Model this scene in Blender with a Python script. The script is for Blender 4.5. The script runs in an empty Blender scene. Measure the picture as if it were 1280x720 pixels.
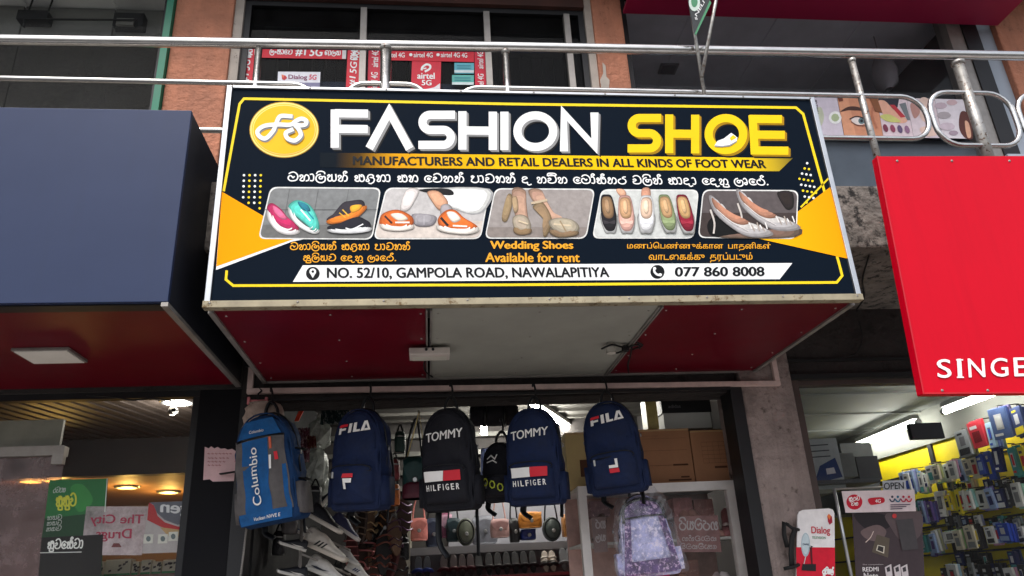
import bpy, bmesh, math, random
from mathutils import Vector, Matrix
random.seed(7)
SC = bpy.context.scene
COL = SC.collection

# ------------------------------------------------------------------ camera
FPX, YAW, PITCH, ROLL = 945.04, .1224, .3797, -.0551          # 1280 px wide frame
CAM = Vector((.770, -2.573, 1.55))
F_ = Vector((math.sin(YAW)*math.cos(PITCH), math.cos(YAW)*math.cos(PITCH), math.sin(PITCH)))
R0 = Vector((math.cos(YAW), -math.sin(YAW), 0)); U0 = R0.cross(F_)
R_ = R0*math.cos(ROLL) + U0*math.sin(ROLL); U_ = U0*math.cos(ROLL) - R0*math.sin(ROLL)
cd = bpy.data.cameras.new('camera'); cam = bpy.data.objects.new('camera', cd); COL.objects.link(cam)
cam.matrix_world = Matrix(((R_.x, U_.x, -F_.x, CAM.x), (R_.y, U_.y, -F_.y, CAM.y), (R_.z, U_.z, -F_.z, CAM.z), (0, 0, 0, 1)))
cd.sensor_width = 36; cd.lens = FPX/1280*36; cd.clip_start = .05; cd.clip_end = 2000
SC.camera = cam

# ------------------------------------------------------------------ sky, sun, exposure
SUN_EL, SUN_AZ, SUN_STRENGTH, SKY_STRENGTH = 58, 200, .95, .15
w = bpy.data.worlds.new('World'); SC.world = w; w.use_nodes = True
nt = w.node_tree; bg = nt.nodes['Background']
sky = nt.nodes.new('ShaderNodeTexSky'); sky.sky_type = 'NISHITA'; sky.sun_disc = False
sky.sun_elevation = math.radians(SUN_EL); sky.sun_rotation = math.radians(SUN_AZ)
sky.dust_density = 4.0; sky.air_density = 1.0; sky.ozone_density = 1.5
hs = nt.nodes.new('ShaderNodeHueSaturation'); hs.inputs['Saturation'].default_value = .45
nt.links.new(sky.outputs[0], hs.inputs['Color']); nt.links.new(hs.outputs[0], bg.inputs[0])
bg.inputs[1].default_value = SKY_STRENGTH
sd = bpy.data.lights.new('sun', 'SUN'); sd.energy = SUN_STRENGTH; sd.angle = math.radians(25); sd.color = (1, .965, .92)
sun = bpy.data.objects.new('sun', sd); COL.objects.link(sun); sun.location = (0, -8, 12)
_el, _az = math.radians(SUN_EL), math.radians(SUN_AZ)
sun.rotation_euler = Vector((math.sin(_az)*math.cos(_el), math.cos(_az)*math.cos(_el), math.sin(_el))).to_track_quat('Z', 'Y').to_euler()
SC.view_settings.view_transform = 'Standard'; SC.view_settings.look = 'None'
SC.view_settings.exposure = 0.72; SC.view_settings.gamma = 1.0; SC.view_settings.use_curve_mapping = False
SC.render.engine = 'CYCLES'
SC.cycles.max_bounces = 8; SC.cycles.transparent_max_bounces = 24
SC.cycles.sample_clamp_indirect = 4.0

# ------------------------------------------------------------------ where a sight line meets a plane
def at(x, y, Y=None, X=None, Z=None):
    d = F_ + R_*((x-640)/FPX) - U_*((y-360)/FPX)
    if Y is not None: k = (Y-CAM.y)/d.y
    elif X is not None: k = (X-CAM.x)/d.x
    else: k = (Z-CAM.z)/d.z
    return CAM + d*k

# ------------------------------------------------------------------ materials
def c(r, g, b):
    f = lambda v: (v/255/12.92) if v/255 <= .04045 else ((v/255+.055)/1.055)**2.4
    return (f(r), f(g), f(b))
_M = {}
def mat(name, col, rough=.6, metal=0, var=.12, scale=6., bump=0., bscale=60., spec=.5, emit=0, col2=None, thr=.5, stretch=None, coat=0., streak=0., streakcol=(.05, .045, .04)):
    """principled surface, its colour varied by noise; col2 shows in patches where the noise passes thr"""
    if name in _M: return _M[name]
    m = bpy.data.materials.new(name); m.use_nodes = True
    n = m.node_tree.nodes; l = m.node_tree.links; b = n['Principled BSDF']
    b.inputs['Roughness'].default_value = rough; b.inputs['Metallic'].default_value = metal
    b.inputs['Specular IOR Level'].default_value = spec
    b.inputs['Coat Weight'].default_value = coat
    col = tuple(col)
    tc = n.new('ShaderNodeTexCoord'); mp = n.new('ShaderNodeMapping')
    l.new(tc.outputs['Object'], mp.inputs[0])
    if stretch: mp.inputs['Scale'].default_value = stretch
    if var or col2:
        nz = n.new('ShaderNodeTexNoise'); nz.inputs['Scale'].default_value = scale; nz.inputs['Detail'].default_value = 7; nz.inputs['Roughness'].default_value = .62
        l.new(mp.outputs[0], nz.inputs['Vector'])
        rp = n.new('ShaderNodeValToRGB'); e = rp.color_ramp.elements
        lo = tuple(max(0, v*(1-var)) for v in col); hi = tuple(min(1, v*(1+var)) for v in col)
        e[0].position = .3; e[0].color = (*lo, 1); e[1].position = .7; e[1].color = (*hi, 1)
        l.new(nz.outputs['Fac'], rp.inputs[0]); out = rp.outputs[0]
        if col2:
            n2 = n.new('ShaderNodeTexNoise'); n2.inputs['Scale'].default_value = scale*2.3; n2.inputs['Detail'].default_value = 9; n2.inputs['Roughness'].default_value = .7
            l.new(mp.outputs[0], n2.inputs['Vector'])
            r2 = n.new('ShaderNodeValToRGB'); r2.color_ramp.elements[0].position = thr; r2.color_ramp.elements[1].position = min(1, thr+.09)
            l.new(n2.outputs['Fac'], r2.inputs[0])
            mx = n.new('ShaderNodeMix'); mx.data_type = 'RGBA'
            l.new(r2.outputs[0], mx.inputs['Factor']); l.new(out, mx.inputs['A']); mx.inputs['B'].default_value = (*col2, 1); out = mx.outputs['Result']
        if streak:                       # rain streaks and dust that run down the sheet
            m3 = n.new('ShaderNodeMapping'); m3.inputs['Scale'].default_value = (9, 9, .7); l.new(tc.outputs['Object'], m3.inputs[0])
            n3 = n.new('ShaderNodeTexNoise'); n3.inputs['Scale'].default_value = 2.2; n3.inputs['Detail'].default_value = 9; n3.inputs['Roughness'].default_value = .7
            l.new(m3.outputs[0], n3.inputs['Vector'])
            r3 = n.new('ShaderNodeMapRange'); r3.inputs['From Min'].default_value = .48; r3.inputs['From Max'].default_value = .8; r3.inputs['To Max'].default_value = streak
            l.new(n3.outputs['Fac'], r3.inputs['Value'])
            x3 = n.new('ShaderNodeMix'); x3.data_type = 'RGBA'; l.new(r3.outputs[0], x3.inputs['Factor']); l.new(out, x3.inputs['A']); x3.inputs['B'].default_value = (*streakcol, 1); out = x3.outputs['Result']
        l.new(out, b.inputs['Base Color'])
        if not emit:
            mr = n.new('ShaderNodeMapRange'); mr.inputs['To Min'].default_value = max(.03, rough*.8); mr.inputs['To Max'].default_value = min(1, rough*1.25)
            l.new(nz.outputs['Fac'], mr.inputs['Value']); l.new(mr.outputs[0], b.inputs['Roughness'])
    else: b.inputs['Base Color'].default_value = (*col, 1)
    if emit:
        b.inputs['Emission Color'].default_value = (*col, 1); b.inputs['Emission Strength'].default_value = emit
    if bump:
        nb = n.new('ShaderNodeTexNoise'); nb.inputs['Scale'].default_value = bscale; nb.inputs['Detail'].default_value = 6
        l.new(mp.outputs[0], nb.inputs['Vector'])
        bp = n.new('ShaderNodeBump'); bp.inputs['Strength'].default_value = bump; bp.inputs['Distance'].default_value = .02
        l.new(nb.outputs['Fac'], bp.inputs['Height']); l.new(bp.outputs[0], b.inputs['Normal'])
    _M[name] = m; return m
def glass(name, tint=(1, 1, 1), film=.03, refl=1., filmcol=(.5, .5, .5), rough=.01):
    """thin pane: see-through, mirror-like by its angle, with a film of dust"""
    if name in _M: return _M[name]
    m = bpy.data.materials.new(name); m.use_nodes = True; n = m.node_tree.nodes; l = m.node_tree.links
    for x in list(n): n.remove(x)
    o = n.new('ShaderNodeOutputMaterial'); t = n.new('ShaderNodeBsdfTransparent'); t.inputs[0].default_value = (*tint, 1)
    g = n.new('ShaderNodeBsdfGlossy'); g.inputs['Roughness'].default_value = rough; g.inputs[0].default_value = (refl, refl, refl, 1)
    d = n.new('ShaderNodeBsdfDiffuse'); d.inputs[0].default_value = (*filmcol, 1)
    f = n.new('ShaderNodeFresnel'); f.inputs[0].default_value = 1.45
    tc = n.new('ShaderNodeTexCoord'); nz = n.new('ShaderNodeTexNoise'); nz.inputs['Scale'].default_value = 5; nz.inputs['Detail'].default_value = 8; nz.inputs['Roughness'].default_value = .75
    l.new(tc.outputs['Object'], nz.inputs['Vector'])
    mr = n.new('ShaderNodeMapRange'); mr.inputs['From Min'].default_value = .3; mr.inputs['From Max'].default_value = .75; mr.inputs['To Min'].default_value = film*.3; mr.inputs['To Max'].default_value = film*1.8
    l.new(nz.outputs['Fac'], mr.inputs['Value'])
    m1 = n.new('ShaderNodeMixShader'); m2 = n.new('ShaderNodeMixShader')
    gm = n.new('ShaderNodeNewGeometry'); iv = n.new('ShaderNodeMath'); iv.operation = 'SUBTRACT'; iv.inputs[0].default_value = 1; l.new(gm.outputs['Backfacing'], iv.inputs[1])
    fm = n.new('ShaderNodeMath'); fm.operation = 'MULTIPLY'; l.new(f.outputs[0], fm.inputs[0]); l.new(iv.outputs[0], fm.inputs[1])      # one face of the pane mirrors, the other lets through
    l.new(fm.outputs[0], m1.inputs[0]); l.new(t.outputs[0], m1.inputs[1]); l.new(g.outputs[0], m1.inputs[2])
    l.new(mr.outputs[0], m2.inputs[0]); l.new(m1.outputs[0], m2.inputs[1]); l.new(d.outputs[0], m2.inputs[2])
    l.new(m2.outputs[0], o.inputs[0]); _M[name] = m; return m
def ink(name, stops, axis='X', rough=.35):
    """printed colour blend along one axis; stops are (position in metres, colour)"""
    if name in _M: return _M[name]
    m = mat(name, stops[0][1], .6, var=0, spec=.04); n = m.node_tree.nodes; l = m.node_tree.links
    tc = n.new('ShaderNodeTexCoord'); sp = n.new('ShaderNodeSeparateXYZ'); l.new(tc.outputs['Object'], sp.inputs[0])
    mr = n.new('ShaderNodeMapRange'); a, b = stops[0][0], stops[-1][0]
    mr.inputs['From Min'].default_value = a; mr.inputs['From Max'].default_value = b
    l.new(sp.outputs[axis], mr.inputs['Value'])
    rp = n.new('ShaderNodeValToRGB'); e = rp.color_ramp.elements
    for p, col in stops[1:-1]: e.new((p-a)/(b-a))
    for i, (p, col) in enumerate(stops): e[i].color = (*col, 1)
    l.new(mr.outputs[0], rp.inputs[0]); l.new(rp.outputs[0], n['Principled BSDF'].inputs['Base Color'])
    return m

# ------------------------------------------------------------------ mesh building
def smooth(pts, k=6, closed=False):
    """Catmull-Rom through the points"""
    P = [Vector(p) for p in pts]; n = len(P); out = []
    if n < 3: return P
    for i in range(n if closed else n-1):
        p0 = P[(i-1) % n] if closed or i > 0 else P[0]*2-P[1]
        p1 = P[i]; p2 = P[(i+1) % n]
        p3 = P[(i+2) % n] if closed or i+2 < n else P[-1]*2-P[-2]
        for j in range(k):
            t = j/k
            out.append(.5*((2*p1)+(p2-p0)*t+(2*p0-5*p1+4*p2-p3)*t*t+(3*p1-p0-3*p2+p3)*t**3))
    if not closed: out.append(P[-1])
    return out
class MB:
    def __init__(s): s.bm = bmesh.new()
    def face(s, pts, m=0, sm=False):
        f = s.bm.faces.new([s.bm.verts.new(Vector(p)) for p in pts]); f.material_index = m; f.smooth = sm; return f
    def box(s, x0, x1, y0, y1, z0, z1, m=0, bev=0.):
        x0, x1 = sorted((x0, x1)); y0, y1 = sorted((y0, y1)); z0, z1 = sorted((z0, z1))
        v = [s.bm.verts.new((x, y, z)) for z in (z0, z1) for x, y in ((x0, y0), (x1, y0), (x1, y1), (x0, y1))]
        fs = [s.bm.faces.new([v[i] for i in q]) for q in ((3, 2, 1, 0), (4, 5, 6, 7), (0, 1, 5, 4), (1, 2, 6, 5), (2, 3, 7, 6), (3, 0, 4, 7))]
        for f in fs: f.material_index = m
        if bev:
            es = list({e for f in fs for e in f.edges})
            r = bmesh.ops.bevel(s.bm, geom=es, offset=bev, segments=2, affect='EDGES', profile=.6)
            for f in r['faces']: f.material_index = m
        return s
    def prism(s, pts, off, m=0, bev=0., msides=None):
        """polygon pushed along a vector"""
        off = Vector(off); a = [s.bm.verts.new(Vector(p)) for p in pts]; b = [s.bm.verts.new(Vector(p)+off) for p in pts]; n = len(a)
        fs = [s.bm.faces.new(a), s.bm.faces.new(b[::-1])]
        for i in range(n): fs.append(s.bm.faces.new((a[i], b[i], b[(i+1) % n], a[(i+1) % n])))
        for i, f in enumerate(fs): f.material_index = m if i < 2 or msides is None else msides
        bmesh.ops.recalc_face_normals(s.bm, faces=fs)
        if bev:
            r = bmesh.ops.bevel(s.bm, geom=list({e for f in fs for e in f.edges}), offset=bev, segments=2, affect='EDGES')
            for f in r['faces']: f.material_index = m
        return s
    def tube(s, pts, r, seg=10, m=0, closed=False, caps=True, flat=None):
        P = [Vector(p) for p in pts]; n = len(P); rings = []; up = None
        for i in range(n):
            if closed: t = P[(i+1) % n]-P[i-1]
            else: t = P[min(i+1, n-1)]-P[max(i-1, 0)]
            t.normalize()
            if up is None:
                up = t.cross(Vector((0, 0, 1)));
                if up.length < .05: up = t.cross(Vector((0, 1, 0)))
            up = (up - t*up.dot(t)); up.normalize(); w_ = t.cross(up)
            rr = r[i] if isinstance(r, (list, tuple)) else r
            k2 = flat if flat else 1
            rings.append([s.bm.verts.new(P[i]+up*math.cos(a)*rr+w_*math.sin(a)*rr*k2) for a in (2*math.pi*j/seg for j in range(seg))])
        for i in range(n if closed else n-1):
            A, B = rings[i], rings[(i+1) % n]
            for j in range(seg):
                f = s.bm.faces.new((A[j], A[(j+1) % seg], B[(j+1) % seg], B[j])); f.material_index = m; f.smooth = True
        if caps and not closed:
            for q in (rings[0][::-1], rings[-1]): s.bm.faces.new(q).material_index = m
        return s
    def lathe(s, c0, prof, axis='Z', seg=20, m=0, sx=1, sy=1):
        """profile of (radius, height) turned about an axis through c0"""
        c0 = Vector(c0); rings = []
        for r, h in prof:
            ring = []
            for j in range(seg):
                a = 2*math.pi*j/seg; u, v = r*math.cos(a)*sx, r*math.sin(a)*sy
                p = {'Z': (u, v, h), 'Y': (u, h, v), 'X': (h, u, v)}[axis]
                ring.append(s.bm.verts.new(c0+Vector(p)))
            rings.append(ring)
        for A, B in zip(rings, rings[1:]):
            for j in range(seg):
                f = s.bm.faces.new((A[j], A[(j+1) % seg], B[(j+1) % seg], B[j])); f.material_index = m; f.smooth = True
        for q in (rings[0], rings[-1]):
            f = s.bm.faces.new(q); f.material_index = m
        return s
    def loft(s, rings, m=0, cap=True, sm=True, ms=None):
        V = [[s.bm.verts.new(Vector(p)) for p in r] for r in rings]; n = len(V[0])
        for i, (A, B) in enumerate(zip(V, V[1:])):
            for j in range(n):
                f = s.bm.faces.new((A[j], A[(j+1) % n], B[(j+1) % n], B[j])); f.material_index = ms[i] if ms else m; f.smooth = sm
        if cap:
            for q, k in ((V[0], 0), (V[-1], -1)):
                f = s.bm.faces.new(q); f.material_index = ms[k] if ms else m; f.smooth = sm
        return s
    def ribbon(s, pts, wd, fn, m=0, closed=False, lift=2e-5, cap=False):
        """flat stroke of width wd along 2-D points; fn(u, v, k) puts it on its surface, k lifts it"""
        P = [Vector((p[0], p[1])) for p in pts]; n = len(P); L = []
        if cap and not closed and n > 1:
            d0 = (P[0]-P[1]).normalized(); d1 = (P[-1]-P[-2]).normalized()
            P[0] = P[0]+d0*wd*.35; P[-1] = P[-1]+d1*wd*.35
        for i in range(n):
            a = P[i]-P[i-1] if (i > 0 or closed) else P[1]-P[0]
            b = P[(i+1) % n]-P[i] if (i < n-1 or closed) else a
            a = a.normalized(); b = b.normalized(); t = (a+b)
            if t.length < 1e-6: t = a
            t.normalize(); nn = Vector((-t.y, t.x)); k = 1/max(.5, nn.dot(Vector((-a.y, a.x))))
            h = wd/2*k
            L.append((s.bm.verts.new(fn(*(P[i]+nn*h), i*lift)), s.bm.verts.new(fn(*(P[i]-nn*h), i*lift))))
        for i in range(n if closed else n-1):
            A, B = L[i], L[(i+1) % n]
            s.bm.faces.new((A[0], A[1], B[1], B[0])).material_index = m
        return s
    def text(s, body, p0, ux, uy, m=0, bold=0., shear=0., fn=None, depth=0.):
        """lettering whose bounding box fills the parallelogram p0, ux, uy"""
        V, Fc, asp = glyphs(body, 0., shear); p0, ux, uy = Vector(p0), Vector(ux), Vector(uy)
        nrm = ux.cross(uy).normalized()*6e-5
        e = bold*.8; ex, ey = e/asp, e          # bold strokes: the same letters laid a hair apart
        for k, (dx, dy) in enumerate(((0, 0),) if not bold else ((ex, 0), (-ex, 0), (0, ey*.5), (0, -ey*.5))):
            vs = []
            for x, y in V:
                p = p0+ux*(x*(1-2*ex)+ex+dx)+uy*(y*(1-ey)+ey*.5+dy)+nrm*k
                q = fn(p) if fn else p
                if fn: q = Vector(q)+nrm*k
                vs.append(s.bm.verts.new(q))
            for f in Fc:
                try: s.bm.faces.new([vs[i] for i in f]).material_index = m
                except ValueError: pass
        return s
    def build(s, name, mats, parent=None, loc=None, weld=False, solid=False):
        if weld: bmesh.ops.remove_doubles(s.bm, verts=s.bm.verts, dist=1e-5)
        if solid: bmesh.ops.recalc_face_normals(s.bm, faces=s.bm.faces)
        me = bpy.data.meshes.new(name)
        off = Vector(loc) if loc is not None else (root_loc(parent) if parent is not None and parent.get('_world', 1) else Vector((0, 0, 0)))
        if off.length: bmesh.ops.translate(s.bm, verts=s.bm.verts, vec=-off)
        s.bm.to_mesh(me); s.bm.free()
        for q in (mats if isinstance(mats, (list, tuple)) else [mats]): me.materials.append(q)
        o = bpy.data.objects.new(name, me); COL.objects.link(o)
        if parent is not None: o.parent = parent
        elif loc is not None: o.location = loc
        return o
_ROOT = {}
def root_loc(o):
    while o.parent is not None: o = o.parent
    return _ROOT.get(o.name, Vector((0, 0, 0)))
_T = {}
def glyphs(body, bold=0., shear=0.):
    k = (body, bold, shear)
    if k in _T: return _T[k]
    cu = bpy.data.curves.new('lettering', 'FONT'); cu.body = body; cu.offset = bold; cu.shear = shear; cu.resolution_u = 4
    ob = bpy.data.objects.new('lettering', cu); COL.objects.link(ob)
    dg = bpy.context.evaluated_depsgraph_get(); ev = ob.evaluated_get(dg); me = ev.to_mesh()
    V = [(v.co.x, v.co.y) for v in me.vertices]; Fc = [tuple(p.vertices) for p in me.polygons]
    ev.to_mesh_clear(); bpy.data.objects.remove(ob); bpy.data.curves.remove(cu)
    x0, x1 = min(v[0] for v in V), max(v[0] for v in V); y0, y1 = min(v[1] for v in V), max(v[1] for v in V)
    V = [((x-x0)/(x1-x0), (y-y0)/(y1-y0)) for x, y in V]
    _T[k] = (V, Fc, (x1-x0)/(y1-y0)); return _T[k]
def tag(o, label=None, cat=None, group=None, kind=None):
    for k, v in (('label', label), ('category', cat), ('group', group), ('kind', kind)):
        if v: o[k] = v
    return o
def thing(name, label, cat, loc=(0, 0, 0), group=None, local=False):
    """an Empty at the base of a thing; its parts are its children"""
    o = bpy.data.objects.new(name, None); COL.objects.link(o); o.location = loc; o.empty_display_size = .05
    if not local: _ROOT[o.name] = Vector(loc)
    return tag(o, label, cat, group)
def kids(o): return [x for x in COL.objects if x.parent == o]
def dup(root, loc, rot=None, label=None, scale=None):
    r = root.copy(); COL.objects.link(r); r.location = loc
    if rot is not None: r.rotation_euler = rot
    if scale is not None: r.scale = scale
    if label: r['label'] = label
    for ch in kids(root):
        k = ch.copy(); COL.objects.link(k); k.parent = r
        for g in kids(ch):
            q = g.copy(); COL.objects.link(q); q.parent = k
    return r

# ------------------------------------------------------------------ Sinhala letters drawn as strokes
SI = {
'ම': (1.08, [[(.66,.6),(.54,.44),(.42,.62),(.3,.72),(.12,.62),(.06,.3),(.24,.04),(.52,0),(.86,.12),(1.02,.55),(.9,1.0),(.6,1.22),(.3,1.14),(.16,.98)]]),
'න': (1.05, [[(.1,.58),(.1,.76),(.28,.82),(.38,.64),(.2,.36),(.1,.12),(.28,0),(.48,.1),(.52,.5),(.68,.84),(.9,.74),(.98,.42),(.9,.1),(.7,.0)]]),
'ා': (.5, [[(.06,.92),(.26,.96),(.38,.75),(.38,.25),(.26,.03),(.06,.06)]]),
'ල': (1.08, [[(.74,.6),(.52,.66),(.38,.5),(.46,.3),(.66,.34),(.7,.55),(.88,.66),(.99,.42),(.93,.02),(.68,-.2),(.34,-.18),(.1,.08),(.06,.46),(.22,.8),(.5,.93)]]),
'ය': (1.0, [[(.08,.72),(.2,.9),(.34,.76),(.2,.56),(.08,.34),(.2,.04),(.42,.06),(.5,.34),(.5,.92)],[(.5,.3),(.62,.03),(.84,.08),(.93,.4),(.9,.95)]]),
'ස': (1.1, [[(.32,.56),(.18,.5),(.1,.66),(.22,.8),(.36,.68),(.3,.42),(.1,.26),(.22,.03),(.48,.06),(.54,.34),(.54,.94)],[(.54,.3),(.66,.02),(.92,.06),(1.02,.4),(.94,.82),(.76,.94),(.68,.76),(.8,.66)]]),
'ඳ': (1.0, [[(.1,.3),(.04,.1),(.2,.0),(.34,.14),(.26,.34),(.2,.6),(.34,.9),(.62,.96),(.8,.78),(.7,.58),(.5,.56),(.78,.5),(.88,.24),(.76,-.1),(.5,-.3),(.3,-.22)]]),
'හ': (1.0, [[(.32,.75),(.2,.9),(.08,.76),(.2,.62),(.34,.72),(.2,.36),(.1,.12),(.26,0),(.4,.12),(.46,.5),(.62,.9),(.84,.86),(.94,.55),(.92,.2),(.8,.02),(.66,.1)]]),
'ව': (1.05, [[(.12,.6),(.28,.72),(.42,.58),(.3,.42),(.1,.36),(.14,.1),(.46,0),(.82,.12),(.97,.5),(.9,.95),(.62,1.2),(.32,1.15),(.18,1.0)]]),
'ෙ': (.84, [[(.6,.42),(.48,.3),(.34,.42),(.46,.58),(.6,.46)],[(.74,.74),(.5,.88),(.2,.78),(.06,.45),(.16,.12),(.44,0),(.76,.1)]]),
'ත': (1.08, [[(.4,.72),(.24,.6),(.18,.78),(.34,.86),(.42,.66),(.2,.42),(.1,.14),(.3,0),(.5,.12),(.56,.5),(.72,.84),(.94,.72),(1.0,.38),(.9,.06),(.72,0)]]),
'ප': (.95, [[(.4,.82),(.28,.94),(.14,.84),(.22,.68),(.36,.74),(.16,.44),(.12,.16),(.34,0),(.64,.02),(.84,.22),(.86,.6),(.82,.95)]]),
'ද': (1.0, [[(.12,.6),(.22,.82),(.5,.86),(.62,.68),(.4,.55),(.14,.42),(.12,.12),(.4,0),(.6,.06),(.6,-.16),(.76,-.3),(.98,-.2)]]),
'ර': (1.0, [[(.4,.7),(.16,.56),(.08,.26),(.3,.0),(.66,.0),(.9,.25),(.86,.6),(.6,.76),(.7,.96),(.94,1.0)]]),
'ක': (1.05, [[(.1,.7),(.2,.9),(.36,.82),(.34,.6),(.16,.52),(.06,.26),(.22,.02),(.44,.1),(.54,.46),(.52,.8),(.68,.96),(.84,.78),(.74,.56),(.56,.5),(.84,.42),(.98,.18),(.82,0),(.6,.04)]]),
'ට': (1.05, [[(.1,.72),(.28,.8),(.38,.62),(.14,.4),(.12,.12),(.45,0),(.82,.12),(.97,.5),(.9,.95),(.62,1.2),(.32,1.12)]]),
'බ': (1.0, [[(.5,.62),(.3,.72),(.12,.56),(.08,.26),(.32,.02),(.66,0),(.93,.25),(.9,.65),(.66,.88),(.42,.86)]]),
'ජ': (1.0, [[(.5,.5),(.36,.6),(.22,.48),(.3,.3),(.5,.4),(.46,.14),(.22,.02),(.06,.2),(.1,.7),(.4,.96),(.76,.88),(.92,.5),(.8,.1),(.95,-.15)]]),
'ං': (.45, [[(.1,.4),(.2,.56),(.34,.42),(.24,.26),(.1,.4)]]),
'.': (.4, [[(.12,.02),(.2,.1)]]),
' ': (.5, []),
}
SI['ැ'] = (.55, [[(.06,.8),(.2,.96),(.38,.8),(.4,.3),(.28,.03),(.1,.1),(.14,.3),(.3,.3)]])
ABOVE = {'ි': [[(.12,1.02),(.26,1.3),(.6,1.38),(.9,1.24),(.94,1.02)]], 'ී': [[(.1,1.08),(.2,1.38),(.6,1.44),(.95,1.36),(.98,1.12),(.1,1.08)]],
         '්': [[(.66,.9),(.62,1.24),(.8,1.4),(.96,1.26),(.8,1.14)]], 'ු': [[(.42,-.08),(.42,-.32),(.98,-.32),(.98,.0)]]}
SPLIT = {'ේ': ('ෙ', None, '්'), 'ෝ': ('ෙ', 'ා', '්'), 'ො': ('ෙ', 'ා', None)}
def sinhala(mb, body, p0, ux, uy, m=0, wd=.15, fn=None):
    """words written with SI strokes; the row from baseline to x-height fills p0, ux, uy"""
    out, x, i = [], 0., 0
    def put(st, x):
        for s_ in st: out.append([(x+a, b) for a, b in s_])
    while i < len(body):
        ch = body[i]; j = i+1; marks = []
        while j < len(body) and (body[j] in ABOVE or body[j] in SPLIT or body[j] in 'ොැ'): marks.append(body[j]); j += 1
        pre = [q for q in marks if q == 'ෙ' or q in SPLIT]
        if pre: put(SI['ෙ'][1], x); x += SI['ෙ'][0]
        wch, st = SI.get(ch, SI['ව']); put(st, x)
        for q in marks:
            if q in ABOVE: put(ABOVE[q], x)
            if q in SPLIT and SPLIT[q][2] and not SPLIT[q][1]: put(ABOVE[SPLIT[q][2]], x)
        x += wch
        for q in marks:
            if q in 'ාැ': put(SI[q][1], x); x += SI[q][0]
            if q in SPLIT and SPLIT[q][1]:
                put(SI['ා'][1], x)
                if SPLIT[q][2]: put(ABOVE['්'], x-.5)
                x += SI['ා'][0]
        x += .06; i = j
    W = x; p0, ux, uy = Vector(p0), Vector(ux), Vector(uy); nrm = ux.cross(uy).normalized()
    asp = ux.length/W/uy.length      # letters keep one stroke width both ways
    for n_, st in enumerate(out):
        pts = [(q.x*asp, q.y) for q in smooth([(a, b, 0) for a, b in st], 3)]
        mb.ribbon(pts, wd, lambda u, v, k: (fn or (lambda p: p))(p0+ux*(u/asp/W)+uy*v+nrm*k*(1)), m, cap=True, lift=1e-5)
    return W
# ================================================================== materials of the place
YW = 1.06                                   # plane of the shop fronts
ZB, SH, SW = 2.5295, .9232, 2.44            # bottom, height and width of the big sign
M = dict(
 concrete=mat('rough_concrete', c(118,110,103), .95, var=.45, scale=9, bump=.9, bscale=28, col2=c(38,34,32), thr=.52),
 pillar=mat('pillar_plaster', c(146,131,126), .95, var=.32, scale=6, bump=1., bscale=30, col2=c(92,80,74), thr=.57, streak=.5, streakcol=c(70,60,56)),
 grimy=mat('grimy_wall', c(48,43,42), .95, var=.4, scale=5, bump=.6, bscale=30, col2=c(30,26,24), thr=.55),
 orange=mat('orange_plaster', c(178,118,92), .9, var=.24, scale=5, bump=.6, bscale=40, col2=c(120,74,56), thr=.63, streak=.4, streakcol=c(104,72,60)),
 cream=mat('cream_plaster', c(170,160,150), .8, var=.2, scale=9, col2=c(90,80,74), thr=.6),
 teal=mat('teal_paint', c(10,112,84), .5, var=.15),
 beam=mat('brown_beam', c(70,42,36), .8, var=.3),
 slabw=mat('painted_soffit', c(120,118,112), .9, var=.15),
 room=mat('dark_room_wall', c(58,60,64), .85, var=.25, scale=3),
 roomceil=mat('grey_ceiling_board', c(238,238,236), .85, var=.12, scale=3),
 curtain=mat('navy_curtain', c(30,32,48), .9, var=.45, scale=10, stretch=(6, 1, .25)),
 alu=mat('aluminium', c(190,192,195), .35, .85, var=.1, scale=12),
 alud=mat('dull_aluminium', c(150,145,140), .5, .6, var=.2, scale=12, col2=c(95,85,78), thr=.64),
 steel=mat('stainless_steel', c(205,203,200), .24, 1., var=.16, scale=14, stretch=(1, 1, 6), col2=c(110,98,88), thr=.62),
 rust=mat('worn_steel_paint', c(170,167,162), .38, .7, var=.3, scale=22, col2=c(90,62,44), thr=.54),
 rustrim=mat('rusty_trim', c(158,148,124), .6, .3, var=.25, scale=14, col2=c(104,84,54), thr=.56),
 black=mat('black_metal', c(26,26,29), .5, .2, var=.3, scale=8),
 darkpanel=mat('dark_painted_panel', c(12,12,17), .7, var=.4, scale=4, spec=.2),
 rubber=mat('black_rubber', c(16,16,18), .7, var=.3),
 redsof=mat('crimson_soffit_sheet', c(96,0,22), .4, var=.14, scale=2.5, spec=.22, bump=.14, bscale=3, col2=c(72,2,18), thr=.64),
 greysof=mat('grey_soffit_sheet', c(150,149,140), .55, var=.12, scale=4, bump=.14, bscale=4, col2=c(98,95,86), thr=.64),
 pinktube=mat('faded_pink_tube', c(200,175,168), .55, var=.18, scale=14, col2=c(130,100,92), thr=.66),
 glassd=glass('window_glass', (.5, .52, .56), .01, .14),
 glasss=glass('shopfront_glass', (.96, .97, .97), .012, .1),
 glassd2=glass('clear_window_glass', (.92, .93, .95), .015, .3),
 glassc=glass('cabinet_glass', (.96, .96, .96), .02, .18),
)
# ================================================================== ground and street
g = MB(); g.box(-300, 300, -300, 300, -.3, -.12)
tag(g.build('ground', mat('asphalt', (.055, .054, .052), .9, var=.25, scale=2, bump=.3, bscale=80)), kind='structure')
g = MB(); g.box(-14, 14, -3.2, .95, -.2, .02, bev=.012)  # out of view; made wide and pale to bounce daylight under the canopy
tag(g.build('pavement', mat('pavement_concrete', (.3, .285, .27), .9, var=.25, scale=4, bump=.3)), kind='structure')

# ================================================================== the building
B = thing('shop_building', 'weathered row of shops with orange columns and a concrete balcony slab over the shopfronts', 'building', (0, YW, 0))
def part(name, m, fn, parent=None):
    mb = MB(); fn(mb); return mb.build(name, m, parent or B)
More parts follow.
